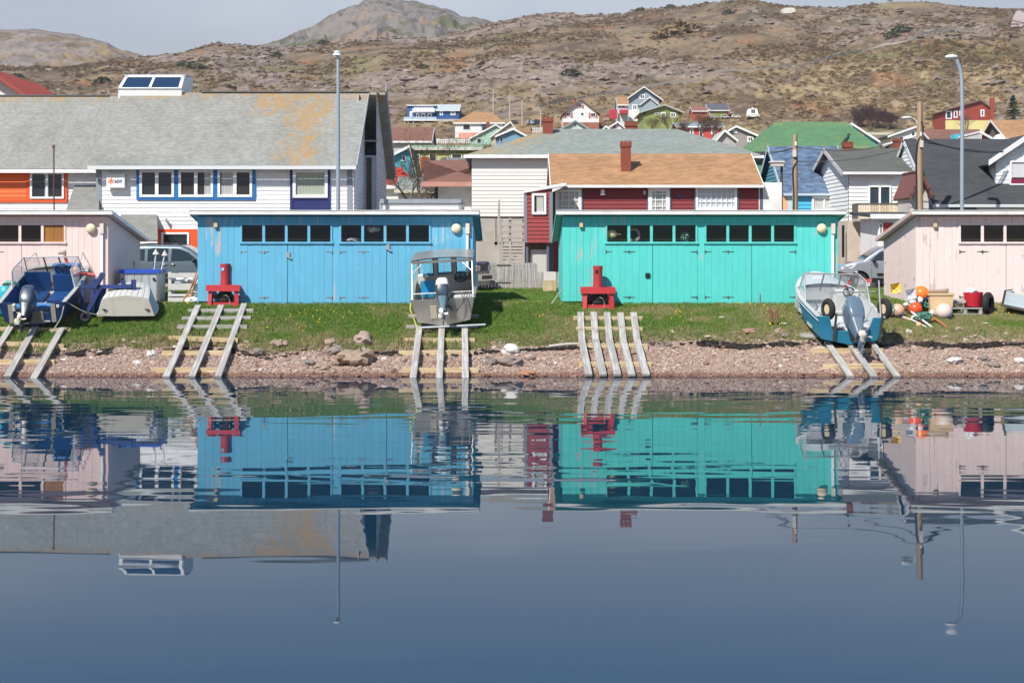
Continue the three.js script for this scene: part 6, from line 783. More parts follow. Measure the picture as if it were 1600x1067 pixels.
{
  const d = 48.6, t = thing('slatted_crate', 'upturned white slatted crate stuffed with white sacks', 'crate', [PX(262, d), groundY(PX(262, d), -d) , -d], 0.05), w = 48 * d / F, ly = (r) => PY(r, d) - t.position.y, ww = paint([0.60, 0.59, 0.56]);
  for (const [a, b] of [[427, 434], [443, 453], [459, 463], [465, 472]]) part(t, 'slat', BB(0, w, ly(b), ly(a), 0, 0.03), ww); part(t, 'upright', [BB(0, 0.1, 0, ly(425), -0.08, -0.005), BB(w - 0.1, w, 0, ly(425), -0.08, -0.005)], ww); for (const [a, b] of [[427, 434], [443, 453], [465, 472]]) part(t, 'back_slat', BB(0, w, ly(b), ly(a), -0.8, -0.77), ww); part(t, 'side_board', BB(0, 0.03, 0, ly(430), -0.77, -0.085), ww);
  for (const [sr, sn, sx, sy, sl] of [[0.27, 1, -0.15, 0, 'large white sack on top inside the slatted crate'], [0.2, 4, 0.28, 0.02, 'smaller white sack at the right inside the slatted crate'], [0.22, 6, 0.35, -0.45, 'white sack at the bottom of the slatted crate']]) { const s = single('sack', sl, 'sack', lump(sr, sn, 2, 0.3, 0.53), mat([0.72, 0.70, 0.66], 0.8), 'white sacks in the crate'); s.position.set(PX(282, d) + sx, PY(440, d) + sy, -d - 0.35); }
  const k = single('sack', 'white sack lying at the corner of the blue shed', 'sack', lump(0.24, 9, 2, 0.3, 0.6), mat([0.70, 0.66, 0.58], 0.8)); k.position.set(PX(300, 48.4), groundY(PX(300, 48.4), -48.4) + 0.1, -48.4);
  for (const [a, b, ra, rb, i] of [[306, 290, 420, 471, 0], [307, 295, 425, 472, 1], [305, 296, 432, 472, 2], [304, 286, 436, 470, 3]]) { const o = single('wooden_stake', ['tall brown stake leaning on the corner of the blue shed', 'second brown stake leaning beside the tall one', 'short brown stake leaning at the blue shed corner', 'brown stake leaning furthest out from the blue shed corner'][i], 'stake', rod(V(0, 0, 0), V(PX(a, 48.3) - PX(b, 48.5), PY(ra, 48.3) - PY(rb, 48.5) , -0.1), 0.025, 0.02, 6), mat([0.36, 0.17, 0.07], 0.85), 'stakes leaning on the blue shed'); o.position.set(PX(b, 48.5), PY(rb, 48.5), -48.45); }
  // spade and bucket by the pink shed's shaded side
  const p = thing('bucket', 'grey bucket hung with a long-handled tool on the pink shed side', 'bucket', [PX(204, 51.3), PY(422, 51.3), -51.3]); part(p, 'pail', lathe([[0.1, 0], [0.15, 0.3], [0.14, 0.3], [0.09, 0.02]], 16), mat([0.3, 0.29, 0.28], 0.6)); part(p, 'tool_handle', rod(V(0.05, 0.05, 0), V(-0.12, 1.25, 0), 0.02), M.darkWood);
  const b2 = thing('barrel_float', 'turquoise barrel float standing behind the navy boat', 'float', [PX(9, 46.6), groundY(PX(9, 46.6), -46.6), -46.6]); part(b2, 'barrel', lathe([[0, 0], [0.24, 0.02], [0.28, 0.3], [0.28, 0.75], [0.22, 0.95], [0.08, 1.0], [0, 1.0]], 20), mat([0.02, 0.36, 0.46], 0.4)); part(b2, 'net', place(lump(0.22, 3, 2, 0.4, 0.6), 0.12, 1.0, 0), mat([0.15, 0.35, 0.3], 0.9));
}
// ------------------------------------------------------------------ heap of buoys by the right-hand pink shed
{
  const gd = (px, row) => { const d = onGround(px, row); return [PX(px, d), groundY(PX(px, d), -d), -d]; };
  const buoy = (label, px, row, rpx, c, up, sy = 1, rope = true) => { const [x, y, z] = gd(px, up), d = -z, r = rpx * d / F, t = thing('buoy', label, 'buoy', [x, PY(row, d), z], 0, 'buoys heaped by the right-hand pink shed'); part(t, 'ball', new THREE.SphereGeometry(r, 28, 20).scale(1, sy, 1), c); part(t, 'eye', [place(new THREE.CylinderGeometry(r * 0.2, r * 0.26, r * 0.35, 12), r * 0.35, -r * 0.55, r * 0.75, 1.0, 0.3, 0)], mat([0.03, 0.05, 0.14], 0.5)); return t; };
  const org = mat([0.85, 0.19, 0.02], 0.32), red = mat([0.80, 0.085, 0.02], 0.32), pk = mat([0.72, 0.42, 0.30], 0.5, { map: weatherT }), wh = mat([0.74, 0.73, 0.70], 0.4), pw = mat([0.72, 0.58, 0.52], 0.5, { map: weatherT });
  buoy('big orange round buoy on top of the heap', 1440, 459, 12.5, org, 490); buoy('red-orange round buoy in the middle of the heap', 1431, 482.5, 10.6, red, 497); buoy('faded pink round buoy at the left of the heap', 1403, 485.5, 11, pk, 499); buoy('large faded white and pink buoy before the tan tub', 1476, 487, 13, pw, 500); buoy('small peach buoy at the foot of the heap', 1436.5, 507.5, 4.6, mat([0.72, 0.40, 0.24], 0.5), 512);
  for (const [px, row, r, up, sy, l] of [[1437.5, 469, 5.6, 494, 1, 'white oval float between the two orange buoys'], [1429.5, 496.5, 5.2, 503, 0.8, 'white oval float under the red-orange buoy'], [1426, 472, 4.5, 495, 0.75, 'white float beside the silver marker'], [1448, 502, 5, 506, 1.1, 'white and green float low in the heap'], [1457, 489, 4, 500, 1.2, 'small white float right of the red-orange buoy'], [1416, 476, 4, 497, 0.8, 'small white float left of the red-orange buoy']]) buoy(l, px, row, r, wh, up, sy);
  const pole = (a, ra, b, rb, m, r, l, dd = 0) => { const d = onGround(b, rb), o = single('float_pole', l, 'pole', rod(V(0, 0.02, 0), V(PX(a, d - 0.2) - PX(b, d), PY(ra, d + 0.5) - PY(rb, d), -0.5), r), m, 'poles lying in the buoy heap'); o.position.set(PX(b, d), groundY(PX(b, d), -d), -d); };
  pole(1434, 487, 1459, 514, mat([0.72, 0.62, 0.58], 0.6), 0.035, 'pale pole lying down from the red-orange buoy'); pole(1432, 499, 1452, 515, mat([0.7, 0.7, 0.66], 0.6), 0.02, 'thin white pole at the front of the heap'); pole(1397, 488, 1429, 505, mat([0.5, 0.36, 0.3], 0.8), 0.05, 'weathered pinkish pole under the left buoy'); pole(1460, 499, 1473, 510, mat([0.55, 0.32, 0.09], 0.6), 0.06, 'short yellow-brown pole end at the right of the heap'); pole(1468, 497, 1483, 515, mat([0.32, 0.12, 0.05], 0.8), 0.045, 'rusty brown pole at the right of the heap'); pole(1462, 496, 1475, 508, mat([0.75, 0.76, 0.74], 0.5), 0.02, 'thin white pole beside the rusty pole');
  // radar-reflector markers
  for (const [px, row, bx, br, c, l] of [[1400, 450, 1422, 478, mat([0.75, 0.50, 0.06], 0.5), 'yellow folded reflector on a slim pole leaning over the heap'], [1424, 459, 1434, 480, mat([0.62, 0.64, 0.68], 0.4, { metalness: 0.3 }), 'silver folded reflector on a pole beside the orange buoy']]) { const d = 46.6, t = thing('radar_reflector', l, 'reflector', [PX(bx, d), PY(br, d), -d]), dx = PX(px, d) - PX(bx, d), dy = PY(row, d) - PY(br, d), s = 0.17; part(t, 'pole', rod(V(0.1, -0.12, 0), V(dx, dy, 0), 0.02), mat([0.6, 0.6, 0.58], 0.5)); const a = [V(-s, -s, 0.02), V(s, -s * 0.9, 0.02), V(s, s, 0.02), V(-s * 1.05, s * 0.8, 0.02)], c0 = V(0, 0, -0.16), q = []; for (let i = 0; i < 4; i++) q.push([c0, a[i], a[(i + 1) % 4], a[(i + 1) % 4]]); const m = part(t, 'reflector', quads(q), c); m.position.set(dx, dy, 0.02); m.rotation.set(-0.1, 0.15, 0.1); }
  // tangles of green net rope
  for (const [px, row, n, s, l] of [[1388, 488, 10, 0.30, 'tangle of green rope at the left end of the heap'], [1455, 479, 14, 0.32, 'tangle of green net rope in the middle of the heap'], [1443, 497, 10, 0.26, 'tangle of green rope at the front of the heap']]) { const [x, y, z] = gd(px, row + 12), r = rng(px), g = []; for (let k = 0; k < n; k++) { const p = []; for (let i = 0; i < 7; i++) p.push(V((r() - 0.5) * 2 * s, (r() - 0.25) * s, (r() - 0.3) * s)); g.push(tube(p, 0.010 + r() * 0.006, 26, 4)); } const o = single('rope_tangle', l, 'rope', g, mat([0.10, 0.30, 0.23], 0.9), 'green rope in the buoy heap'); o.position.set(x, PY(row, -z), z); }
  // tan tub, red tub on a pallet, tyre, wooden cart
  { const d = onGround(1472, 496), t = thing('plastic_tub', 'tan rectangular plastic tub behind the buoys', 'tub', [PX(1472, d), groundY(PX(1472, d), -d), -d]), w = 38 * d / F, hh = PY(459, d) - t.position.y, tn = mat([0.62, 0.44, 0.25], 0.55); part(t, 'body', prism([[-w / 2 + 0.06, 0], [w / 2 - 0.06, 0], [w / 2, hh], [-w / 2, hh]], 0.55).translate(0, 0, -0.55), tn); part(t, 'rim', [BB(-w / 2 - 0.03, w / 2 + 0.03, hh - 0.05, hh + 0.02, -0.58, 0.03)], tn); const f = single('driftwood', 'grey driftwood log lying on the tan tub', 'driftwood', [rod(V(0, 0, 0), V(0.7, 0.02, 0), 0.05, 0.07, 9), place(lump(0.08, 3, 1, 0.3), 0.7, 0.02, 0)], mat([0.32, 0.24, 0.19], 0.9)); f.position.set(PX(1450, d), t.position.y + hh + 0.07, -d - 0.25); }
  { const d = onGround(1510, 496), t = thing('pallet', 'low grey pallet under the red tub', 'pallet', [PX(1510, d), groundY(PX(1510, d), -d), -d]), w = 52 * d / F; for (const y of [0.05, 0.24]) for (const z of [0, -0.4, -0.8]) part(t, 'deck_board', BB(-w / 2, w / 2, y, y + 0.04, z - 0.1, z), M.greyWood); for (const x of [-w / 2, -0.05, w / 2 - 0.1]) part(t, 'bearer', BB(x, x + 0.1, 0.09, 0.24, -0.85, -0.02), M.greyWood);
    const b = thing('round_tub', 'red round tub with white plastic inside, on the pallet', 'tub', [PX(1527, d), t.position.y + 0.285, -d - 0.35]), hh = PY(457, d) - b.position.y; part(b, 'tub', [lathe([[0, 0], [0.27, 0], [0.275, 0.05], [0.285, hh * 0.4], [0.295, hh * 0.42], [0.29, hh * 0.6], [0.315, hh], [0.295, hh], [0.25, 0.05], [0, 0.05]], 28)], mat([0.42, 0.012, 0.022], 0.45)); part(b, 'plastic_bag', place(lump(0.2, 6, 2, 0.4, 0.7), -0.08, hh, 0), mat([0.7, 0.74, 0.76], 0.5));
    const s = single('stone_heap', 'pile of pale and dark stones on the left of the pallet', 'stones', Array.from({ length: 14 }, (_, i) => lump(0.07 + 0.03 * hash(i, 4), i, 1, 0.35).translate((hash(i, 1) - 0.5) * 0.6, 0.06 + hash(i, 2) * 0.16, (hash(i, 3) - 0.5) * 0.4)), mat([0.40, 0.37, 0.35], 0.9, { map: grainT }), undefined, 'stuff'); s.position.set(PX(1497, d), t.position.y + 0.29, -d - 0.4);
    const ty = thing('tyre', 'black tyre standing between the red tub and the cart', 'tyre', [PX(1548, d), groundY(PX(1548, d), -d - 0.2) + 0.36, -d - 0.2], 0.9); part(ty, 'tread', new THREE.TorusGeometry(0.27, 0.105, 12, 30), M.rubber); part(ty, 'sidewall', new THREE.TorusGeometry(0.25, 0.085, 8, 30).translate(0, 0, 0.03), M.black); }
  { const d = onGround(1580, 493), t = thing('handcart', 'tilted pale grey wooden cart at the right edge', 'cart', [PX(1570, d), groundY(PX(1570, d), -d) + 0.34, -d], -0.5), g1 = paint([0.45, 0.52, 0.56]), g2 = paint([0.60, 0.58, 0.50]); t.rotation.z = -0.2; part(t, 'front_board', BB(0, 2.2, 0, 0.42, -0.02, 0.02), g1); part(t, 'back_board', BB(0, 2.2, 0, 0.42, -1.22, -1.18), g2); part(t, 'end_board', BB(-0.03, 0.03, 0, 0.42, -1.2, 0), paint([0.55, 0.6, 0.63])); part(t, 'bed', BB(0, 2.2, -0.06, 0, -1.2, 0), M.darkWood); for (const z of [0.03, -0.4, -0.8, -1.2]) part(t, 'stake', BB(-0.08, -0.03, -0.08, 0.46, z - 0.03, z + 0.03), M.iron); part(t, 'bottom_rail', BB(0, 2.2, -0.08, -0.01, 0.02, 0.05), M.iron); part(t, 'axle', [rod(V(1.1, -0.2, 0.1), V(1.1, -0.2, -1.3), 0.05), B(0.1, 0.2, 0.1, 1.1, -0.12, 0.0)], M.rust); part(t, 'wheel', place(new THREE.TorusGeometry(0.22, 0.08, 10, 24), 1.1, -0.22, 0.16), M.rubber); }
}
// ------------------------------------------------------------------ odds and ends on the bank
{
  const G = (px, row, up = 0) => { const d = onGround(px, row), x = PX(px, d); return V(x, groundY(x, -d) + up, -d); };
  for (const [a, b, l] of [[[1204, 490], [1207, 511], 'left of two rusty pipes lying on the turf'], [[1213, 493], [1217, 512], 'right of two rusty pipes lying on the turf']]) { const p = G(...b, 0.09), q = G(...a, 0.09), t = thing('rusty_pipe', l, 'pipe', p.toArray(), 0, 'rusty pipes on the turf'); const e = q.sub(p); part(t, 'pipe', new THREE.CylinderGeometry(0.048, 0.048, e.length(), 16, 1, true).applyQuaternion(new THREE.Quaternion().setFromUnitVectors(V(0, 1, 0), e.clone().normalize())).translate(e.x / 2, e.y / 2, e.z / 2), M.rust); part(t, 'bore', place(new THREE.CircleGeometry(0.044, 14), 0, 0, -0.03), M.dark); }
  const drift = (a, b, r, l, m = mat([0.55, 0.50, 0.44], 0.9, { map: grainT })) => { const p = G(...a, r), q = G(...b, r), o = single('driftwood', l, 'driftwood', tube([V(0, 0, 0), q.clone().sub(p).multiplyScalar(0.5).add(V(0, 0.02, 0.03)), q.clone().sub(p)], r, 14, 7), m, 'driftwood along the beach'); o.position.copy(p); };
  drift([858, 545], [906, 542], 0.045, 'pale driftwood branch left of the five-plank slipway'); drift([1266, 553], [1292, 549], 0.06, 'short driftwood log left of the splayed slipway'); drift([1246, 532], [1268, 530], 0.03, 'thin grey driftwood stick beside the turquoise boat'); drift([862, 541], [855, 528], 0.04, 'rusty brown stake end by the pale driftwood', M.rust); drift([1140, 523], [1160, 522], 0.02, 'thin pale stick at the turf edge below the teal doors'); drift([1384, 524], [1412, 522], 0.02, 'thin pale stick below the heap of buoys');
  { const p = G(940, 483, 0.08), t = thing('white_float', 'long white float lying before the red winch of the turquoise shed', 'float', p.toArray()); part(t, 'float', [rod(V(-0.22, 0, 0), V(0.28, -0.06, 0.05), 0.075, 0.06, 12), place(new THREE.SphereGeometry(0.10, 14, 10), -0.22, 0.02, 0)], mat([0.76, 0.75, 0.7], 0.5)); }
  { const p = V(PX(866, 47.9), PY(474, 47.9), -47.9), o = single('prop_stick', 'thin stick propped against the left corner of the turquoise shed', 'stick', rod(V(-0.1, -0.02, 0.2), V(0.25, 0.45, -0.1), 0.02), M.greyWood); o.position.copy(p); }
  for (const [px, row, l] of [[1128, 498, 'scrap of pale plastic on the turf below the teal doors'], [1225, 507, 'scrap of white plastic beside the rusty pipes'], [1540, 507, 'white scrap on the turf below the red tub']]) { const o = single('litter_scrap', l, 'litter', lump(0.11, px, 1, 0.5, 0.18), mat([0.62, 0.62, 0.58], 0.7), 'scraps on the turf'); o.position.copy(G(px, row, 0.03)); }
}
// ------------------------------------------------------------------ vehicles: a shell over a side profile, with windows, lamps, wheels
function car(o) {
  const t = thing('parked_car', o.label, 'car', o.pos, o.turn, o.group), P = o.p, L = P.L, top = curve(P.top), bot = 0.24, wh = P.wheels, belt = P.belt, hw = P.w / 2;
  const bottom = (x) => { let y = bot; for (const w of wh) { const q = 0.40 ** 2 - (x - w) ** 2; if (q > 0) y = Math.max(y, 0.33 + Math.sqrt(q)); } return y; };
  const half = (x, y) => { const e = Math.min(x, L - x), plan = 1 - 0.26 * Math.pow(clamp(1 - e / 0.75), 2.4); const T = top(x), tum = y > belt ? 1 - 0.17 * Math.pow((y - belt) / (P.H - belt), 1.2) : 1 - 0.05 * Math.pow(clamp((belt - y) / belt), 2); const rnd = T - y < 0.12 ? Math.sqrt(clamp(1 - Math.pow(1 - (T - y) / 0.12, 2))) * 0.10 + 0.90 : 1; return hw * plan * tum * rnd; };
  const NX = 90, NV = 22, grid = []; for (let i = 0; i <= NX; i++) { const x = L * i / NX, T = top(x), b = Math.min(bottom(x), T - 0.05), r = []; for (let k = 0; k <= NV; k++) { const y = lerp(b, T, Math.pow(k / NV, 0.8)); r.push(V(x, y, half(x, y))); } r.push(V(x, T + 0.012, 0)); for (let k = NV; k >= 0; k--) { const y = lerp(b, T, Math.pow(k / NV, 0.8)); r.push(V(x, y, -half(x, y))); } grid.push(r); }
  const rev = (g) => g; const body = part(t, 'body', [sheet(grid), quads([[V(0.1, bot + 0.02, -hw * 0.9), V(L - 0.1, bot + 0.02, -hw * 0.9), V(L - 0.1, bot + 0.02, hw * 0.9), V(0.1, bot + 0.02, hw * 0.9)]])], o.paint);
  for (const [x, s] of [[0, 1], [L, -1]]) part(body, 'end_cap', [quads([[V(x, bot, -half(x, 0.4)), V(x, bot, half(x, 0.4)), V(x, top(x), half(x, top(x) - 0.02)), V(x, top(x), -half(x, top(x) - 0.02))]])], o.paint);
  const onSide = (pts, off, sz) => { const s = new THREE.Shape(); const n = pts.length; const sm = []; for (let i = 0; i < n; i++) { const a = pts[i], b = pts[(i + 1) % n]; for (let k = 0; k < 6; k++) sm.push([lerp(a[0], b[0], k / 6), lerp(a[1], b[1], k / 6)]); } const g = new THREE.ShapeGeometry(new THREE.Shape(sm.map(([x, y]) => new THREE.Vector2(x, y)))), p = g.attributes.position; for (let i = 0; i < p.count; i++) p.setZ(i, sz * (half(p.getX(i), p.getY(i)) + off)); g.computeVertexNormals(); return g; };
  for (const sz of [1, -1]) {
    for (const w of P.wins) { const g = part(t, 'side_window', onSide(w, 0.004, sz), M.black); const c = w.reduce((a, q) => [a[0] + q[0] / w.length, a[1] + q[1] / w.length], [0, 0]); part(g, 'glass', onSide(w.map((q) => [lerp(q[0], c[0], 0.07), lerp(q[1], c[1], 0.09)]), 0.009, sz), mat([0.02, 0.035, 0.04], 0.05, { ior: 1.55 })); }
    for (const [x, y0, y1] of P.seams ?? []) part(t, 'door_seam', onSide([[x, y0], [x + 0.014, y0], [x + 0.014, y1], [x, y1]], 0.003, sz), M.dark);
    for (const [x, y] of P.handles ?? []) part(t, 'door_handle', place(new THREE.SphereGeometry(0.07, 10, 8).scale(1.3, 0.35, 0.4), x, y, sz * (half(x, y) + 0.02)), M.chrome);
    part(t, 'sill_trim', onSide([[wh[0] + 0.45, 0.26], [wh[1] - 0.45, 0.26], [wh[1] - 0.45, 0.44], [wh[0] + 0.45, 0.44]], 0.012, sz), M.black);
    if (P.bump) part(t, 'side_bumper', onSide(P.bump, 0.02, sz), M.black);
    if (P.head) { part(t, 'headlight', onSide(P.head, 0.012, sz), mat([0.62, 0.64, 0.66], 0.1, { clearcoat: 1 })); }
    if (P.mirror) part(t, 'mirror', place(new THREE.SphereGeometry(0.12, 12, 8).scale(0.7, 0.75, 1), P.mirror[0], P.mirror[1], sz * (half(...P.mirror) + 0.12)), M.black);
    if (P.rail) part(t, 'roof_rail', tube(P.rail.map(([x, y]) => V(x, y, sz * (hw * 0.72))), 0.022, 24, 6), M.black);
    for (const w of wh) { const g = new THREE.Group(); g.name = 'wheel'; g.position.set(w, 0.33, sz * (hw - 0.11)); t.add(g); part(g, 'tyre', new THREE.TorusGeometry(0.245, 0.085, 10, 28), M.rubber); part(g, 'rim', place(new THREE.CylinderGeometry(0.19, 0.19, 0.12, 20), 0, 0, 0, Math.PI / 2), M.galv); }
  }
  // windscreen, rear window, front face
  const across = (x0, x1, inset, m, name) => { const g = []; for (let i = 0; i <= 10; i++) { const x = lerp(x0, x1, i / 10), y = top(x), w = Math.max(0.1, half(x, y - 0.06) - inset), r = []; for (let j = -4; j <= 4; j++) r.push(V(x, y + 0.018, w * j / 4)); g.push(r); } part(t, name, sheet(g), m); };
  if (P.screen) across(...P.screen, 0.08, mat([0.03, 0.05, 0.065], 0.05, { ior: 1.55 }), 'windscreen'); if (P.rear) across(...P.rear, 0.1, mat([0.03, 0.05, 0.065], 0.05, { ior: 1.55 }), 'rear_window');
  for (const f of P.front ?? []) part(t, f[0], BB(-0.03 - (f[6] ?? 0), 0.02, f[1], f[2], f[3], f[4]), f[5]);
  return t;
}
{
  const MPV = { L: 4.38, w: 1.8, H: 1.76, belt: 1.05, wheels: [0.82, 3.52], top: [[0, 0.72], [0.06, 0.86], [0.25, 0.97], [0.75, 1.10], [1.0, 1.16], [1.25, 1.36], [1.6, 1.60], [1.9, 1.73], [2.3, 1.74], [3.2, 1.75], [3.9, 1.71], [4.15, 1.64], [4.3, 1.30], [4.36, 0.9], [4.38, 0.55]], wins: [[[1.22, 1.13], [1.62, 1.46], [2.0, 1.60], [2.28, 1.62], [2.30, 1.10]], [[2.40, 1.10], [2.40, 1.62], [3.0, 1.63], [3.22, 1.58], [3.22, 1.10]], [[3.32, 1.12], [3.32, 1.60], [3.86, 1.55], [4.06, 1.38], [4.06, 1.16]]], seams: [[1.28, 0.5, 1.1], [2.34, 0.42, 1.64], [3.26, 0.75, 1.62]], handles: [[2.2, 0.98], [2.52, 0.98]], screen: [1.02, 1.85], rear: [4.16, 4.32], rail: [[1.9, 1.72], [2.2, 1.79], [3.2, 1.80], [3.9, 1.74]], mirror: [1.36, 1.14], head: [[0.10, 0.78], [0.16, 0.90], [0.72, 1.0], [0.55, 0.84]], bump: [[1.5, 0.52], [3.0, 0.52], [3.05, 0.60], [1.5, 0.63]] };
  car({ label: 'blue-grey estate car between the pink and blue sheds', p: MPV, paint: mat([0.17, 0.225, 0.26], 0.3, { metalness: 0.4, clearcoat: 0.8 }), pos: [PX(367, 57.5), 2.10, -57.2], turn: Math.PI, group: 'parked cars' });
  car({ label: 'silver car nosing out from behind the right-hand pink shed', p: MPV, paint: mat([0.42, 0.44, 0.48], 0.28, { metalness: 0.45, clearcoat: 0.8 }), pos: [PX(1303, 58.5), 2.10, -58.2], turn: -0.05, group: 'parked cars' });
  const PICK = { L: 5.4, w: 2.0, H: 1.9, belt: 1.12, wheels: [0.95, 4.3], top: [[0, 1.0], [0.06, 1.14], [0.5, 1.2], [1.5, 1.25], [1.7, 1.3], [2.2, 1.75], [2.5, 1.88], [3.4, 1.88], [3.75, 1.3], [5.3, 1.3], [5.4, 1.2]], wins: [[[1.95, 1.3], [2.35, 1.7], [2.8, 1.74], [2.8, 1.3]]], screen: [1.72, 2.3], front: [['grille', 0.78, 1.02, -0.36, 0.36, M.black, 0.03], ['headlamp', 0.80, 1.0, 0.40, 0.72, mat([0.66, 0.66, 0.66], 0.15), 0.02], ['headlamp', 0.80, 1.0, -0.72, -0.40, mat([0.66, 0.66, 0.66], 0.15), 0.02], ['indicator', 0.82, 0.98, -0.84, -0.73, mat([0.75, 0.2, 0.02], 0.3), 0.04], ['chrome_bumper', 0.42, 0.68, -0.98, 0.98, M.chrome, 0.14], ['air_intake', 0.47, 0.62, -0.5, 0.5, M.black, 0.155]], head: [[0.05, 0.76], [0.05, 1.06], [0.42, 1.04], [0.40, 0.80]] };
  car({ label: 'dark blue pickup nose showing behind the blue shed', p: PICK, paint: mat([0.012, 0.03, 0.10], 0.25, { clearcoat: 1 }), pos: [PX(755, 55.6), 2.06, -55.4], turn: Math.PI - 0.36, group: 'parked cars' });
}
// ------------------------------------------------------------------ lamps, poles and wires
function streetLamp(px, top, d, bend, label) {
  const t = thing('street_lamp', label, 'street lamp', [PX(px, d), groundY(PX(px, d), -d), -d], 0, 'tall galvanised street lamps'), h = PY(top, d) - t.position.y, m = mat([0.36, 0.42, 0.47], 0.45, { metalness: 0.4 });
  part(t, 'pole', bend ? tube([V(0, -0.2, 0), V(0, h * 0.5, 0), V(0, h - 1.4, 0), V(-0.05, h - 0.6, 0), V(-0.22, h - 0.12, 0)], 0.075, 40, 10) : rod(V(0, -0.2, 0), V(0, h - 0.05, 0), 0.1, 0.065, 12), m); part(t, 'base_plate', B(0.34, 0.05, 0.34, 0, 0.04, 0), m);
  const hd = part(t, 'lamp_head', bend ? [place(new THREE.SphereGeometry(0.16, 16, 10).scale(1.6, 0.6, 0.9), -0.42, h - 0.02, 0)] : [place(new THREE.CylinderGeometry(0.12, 0.19, 0.14, 16), -0.04, h, 0), place(new THREE.SphereGeometry(0.15, 14, 8, 0, 6.3, 0, 1.57).scale(1, 0.5, 1), -0.04, h + 0.06, 0)], mat([0.66, 0.68, 0.68], 0.4)); part(hd, 'lens', bend ? place(new THREE.SphereGeometry(0.13, 14, 8).scale(1.3, 0.5, 0.8), -0.42, h - 0.06, 0) : place(new THREE.CylinderGeometry(0.16, 0.1, 0.05, 16), -0.04, h - 0.09, 0), mat([0.55, 0.56, 0.52], 0.2));
}
streetLamp(528, 84, 59.5, false, 'tall straight street lamp before the white office building'); streetLamp(1504, 88, 57, true, 'tall street lamp with bent top before the dark-roofed house');
function utilityPole(px, top, d, lean, label, o = {}) {
  const t = thing('utility_pole', label, 'utility pole', [PX(px, d), groundY(PX(px, d), -d), -d], 0, 'wooden utility poles'), h = PY(top, d) - t.position.y; part(t, 'post', rod(V(0, -0.4, 0), V(lean, h, 0), 0.15 * (o.r ?? 1), 0.10 * (o.r ?? 1), 10), mat([1.0, 0.74, 0.52], 0.9, { map: greyWoodT }));
  if (o.ins) part(t, 'insulator', o.ins.map(([x, row]) => place(lathe([[0, 0], [0.05, 0], [0.06, 0.08], [0.04, 0.12], [0.05, 0.18], [0, 0.2]], 10), x, PY(row, d) - t.position.y, 0.1)), mat([0.6, 0.6, 0.58], 0.4)); if (o.cable) part(t, 'riser_cable', tube(o.cable.map(([x, row]) => V(x, PY(row, d) - t.position.y, 0.12)), 0.028, 30, 6), M.black);
  if (o.lamp) { const [x, row] = o.lamp, y = PY(row, d) - t.position.y; const g = part(t, 'lamp_arm', [tube([V(0, y - 0.5, 0), V(x * 0.4, y - 0.1, 0), V(x, y, 0)], 0.03, 16), place(new THREE.SphereGeometry(0.13, 14, 8).scale(1.8, 0.5, 1), x - 0.15, y, 0)], mat([0.6, 0.61, 0.6], 0.4)); }
  if (o.box) part(t, 'junction_box', o.box.map(([x, row]) => B(0.14, 0.28, 0.14, x, PY(row, d) - t.position.y, 0.12)), M.offwhite);
}
utilityPole(1243.5, 210, 60, -0.02, 'wooden utility pole before the blue-roofed house', { ins: [[0, 229]], box: [[-0.07, 240]], cable: [[-0.12, 243], [0.06, 250], [-0.12, 262], [-0.1, 300], [-0.1, 331]] });
utilityPole(1437, 160, 58.5, 0.03, 'tall wooden utility pole with black cables at the porch gable', { r: 1.15, lamp: [-0.35, 184], ins: [[0.05, 214]], cable: [[0.05, 190], [0.15, 205], [-0.08, 220], [-0.16, 240], [-0.14, 300], [-0.14, 331]], box: [[0.05, 225]] });
{ const d = 54, t = thing('mast', 'thin rusty mast rising behind the left pink shed', 'mast', [PX(84, d), groundY(PX(84, d), -d), -d]); part(t, 'pole', rod(V(0, -0.2, 0), V(-0.02, PY(226, d) - t.position.y, 0), 0.035, 0.025, 8), M.rust); part(t, 'cap', [B(0.09, 0.12, 0.06, -0.03, PY(229, d) - t.position.y, 0)], M.rust); }
{ const d = 66, t = thing('flood_lamp', 'square flood lamp on a bracket left of the blue house', 'lamp', [PX(1222, d), groundY(PX(1222, d), -d), -d]), y = PY(256, d) - t.position.y; part(t, 'post', rod(V(0, -0.2, 0), V(0, y, 0), 0.06), M.iron); part(t, 'lamp_head', [BB(-0.5, 0.05, y - 0.12, y + 0.06, -0.2, 0.25)], mat([0.55, 0.48, 0.40], 0.5)); part(t, 'hood', [BB(-0.55, 0.08, y + 0.06, y + 0.12, -0.25, 0.3)], M.white); }
{
  const W = (l, a, b, sag, r = 0.016) => { const p = V(PX(a[0], a[2]), PY(a[1], a[2]), -a[2]), q = V(PX(b[0], b[2]), PY(b[1], b[2]), -b[2]), pts = []; for (let i = 0; i <= 10; i++) { const u = i / 10; pts.push(q.clone().sub(p).multiplyScalar(u).add(V(0, -sag * 4 * u * (1 - u), 0))); } const o = single('overhead_wire', l, 'wire', tube(pts, r * 1.5, 40, 5), mat([0.05, 0.05, 0.055], 0.6), 'overhead wires'); o.position.copy(p); };
  W('upper wire from the tall pole towards the blue-roofed house pole', [1437, 212, 58.5], [1243, 229, 60], 0.35, 0.013); W('lower wire from the tall pole towards the blue-roofed house pole', [1437, 224, 58.5], [1243, 252, 60], 0.25, 0.011); W('thick wire from the tall pole to the dormer', [1438, 215, 58.5], [1568, 237, 61.5], 0.2, 0.026); W('thin wire from the tall pole over the dark roof', [1438, 221, 58.5], [1563, 238, 61.5], 0.05, 0.014); W('wire from the shorter pole to the red house corner', [1243, 230, 60], [1198, 238, 62], 0.05, 0.014); W('long wire from the shorter pole off to the left', [1243, 231, 60], [1160, 243, 66], 0.1, 0.011);
}
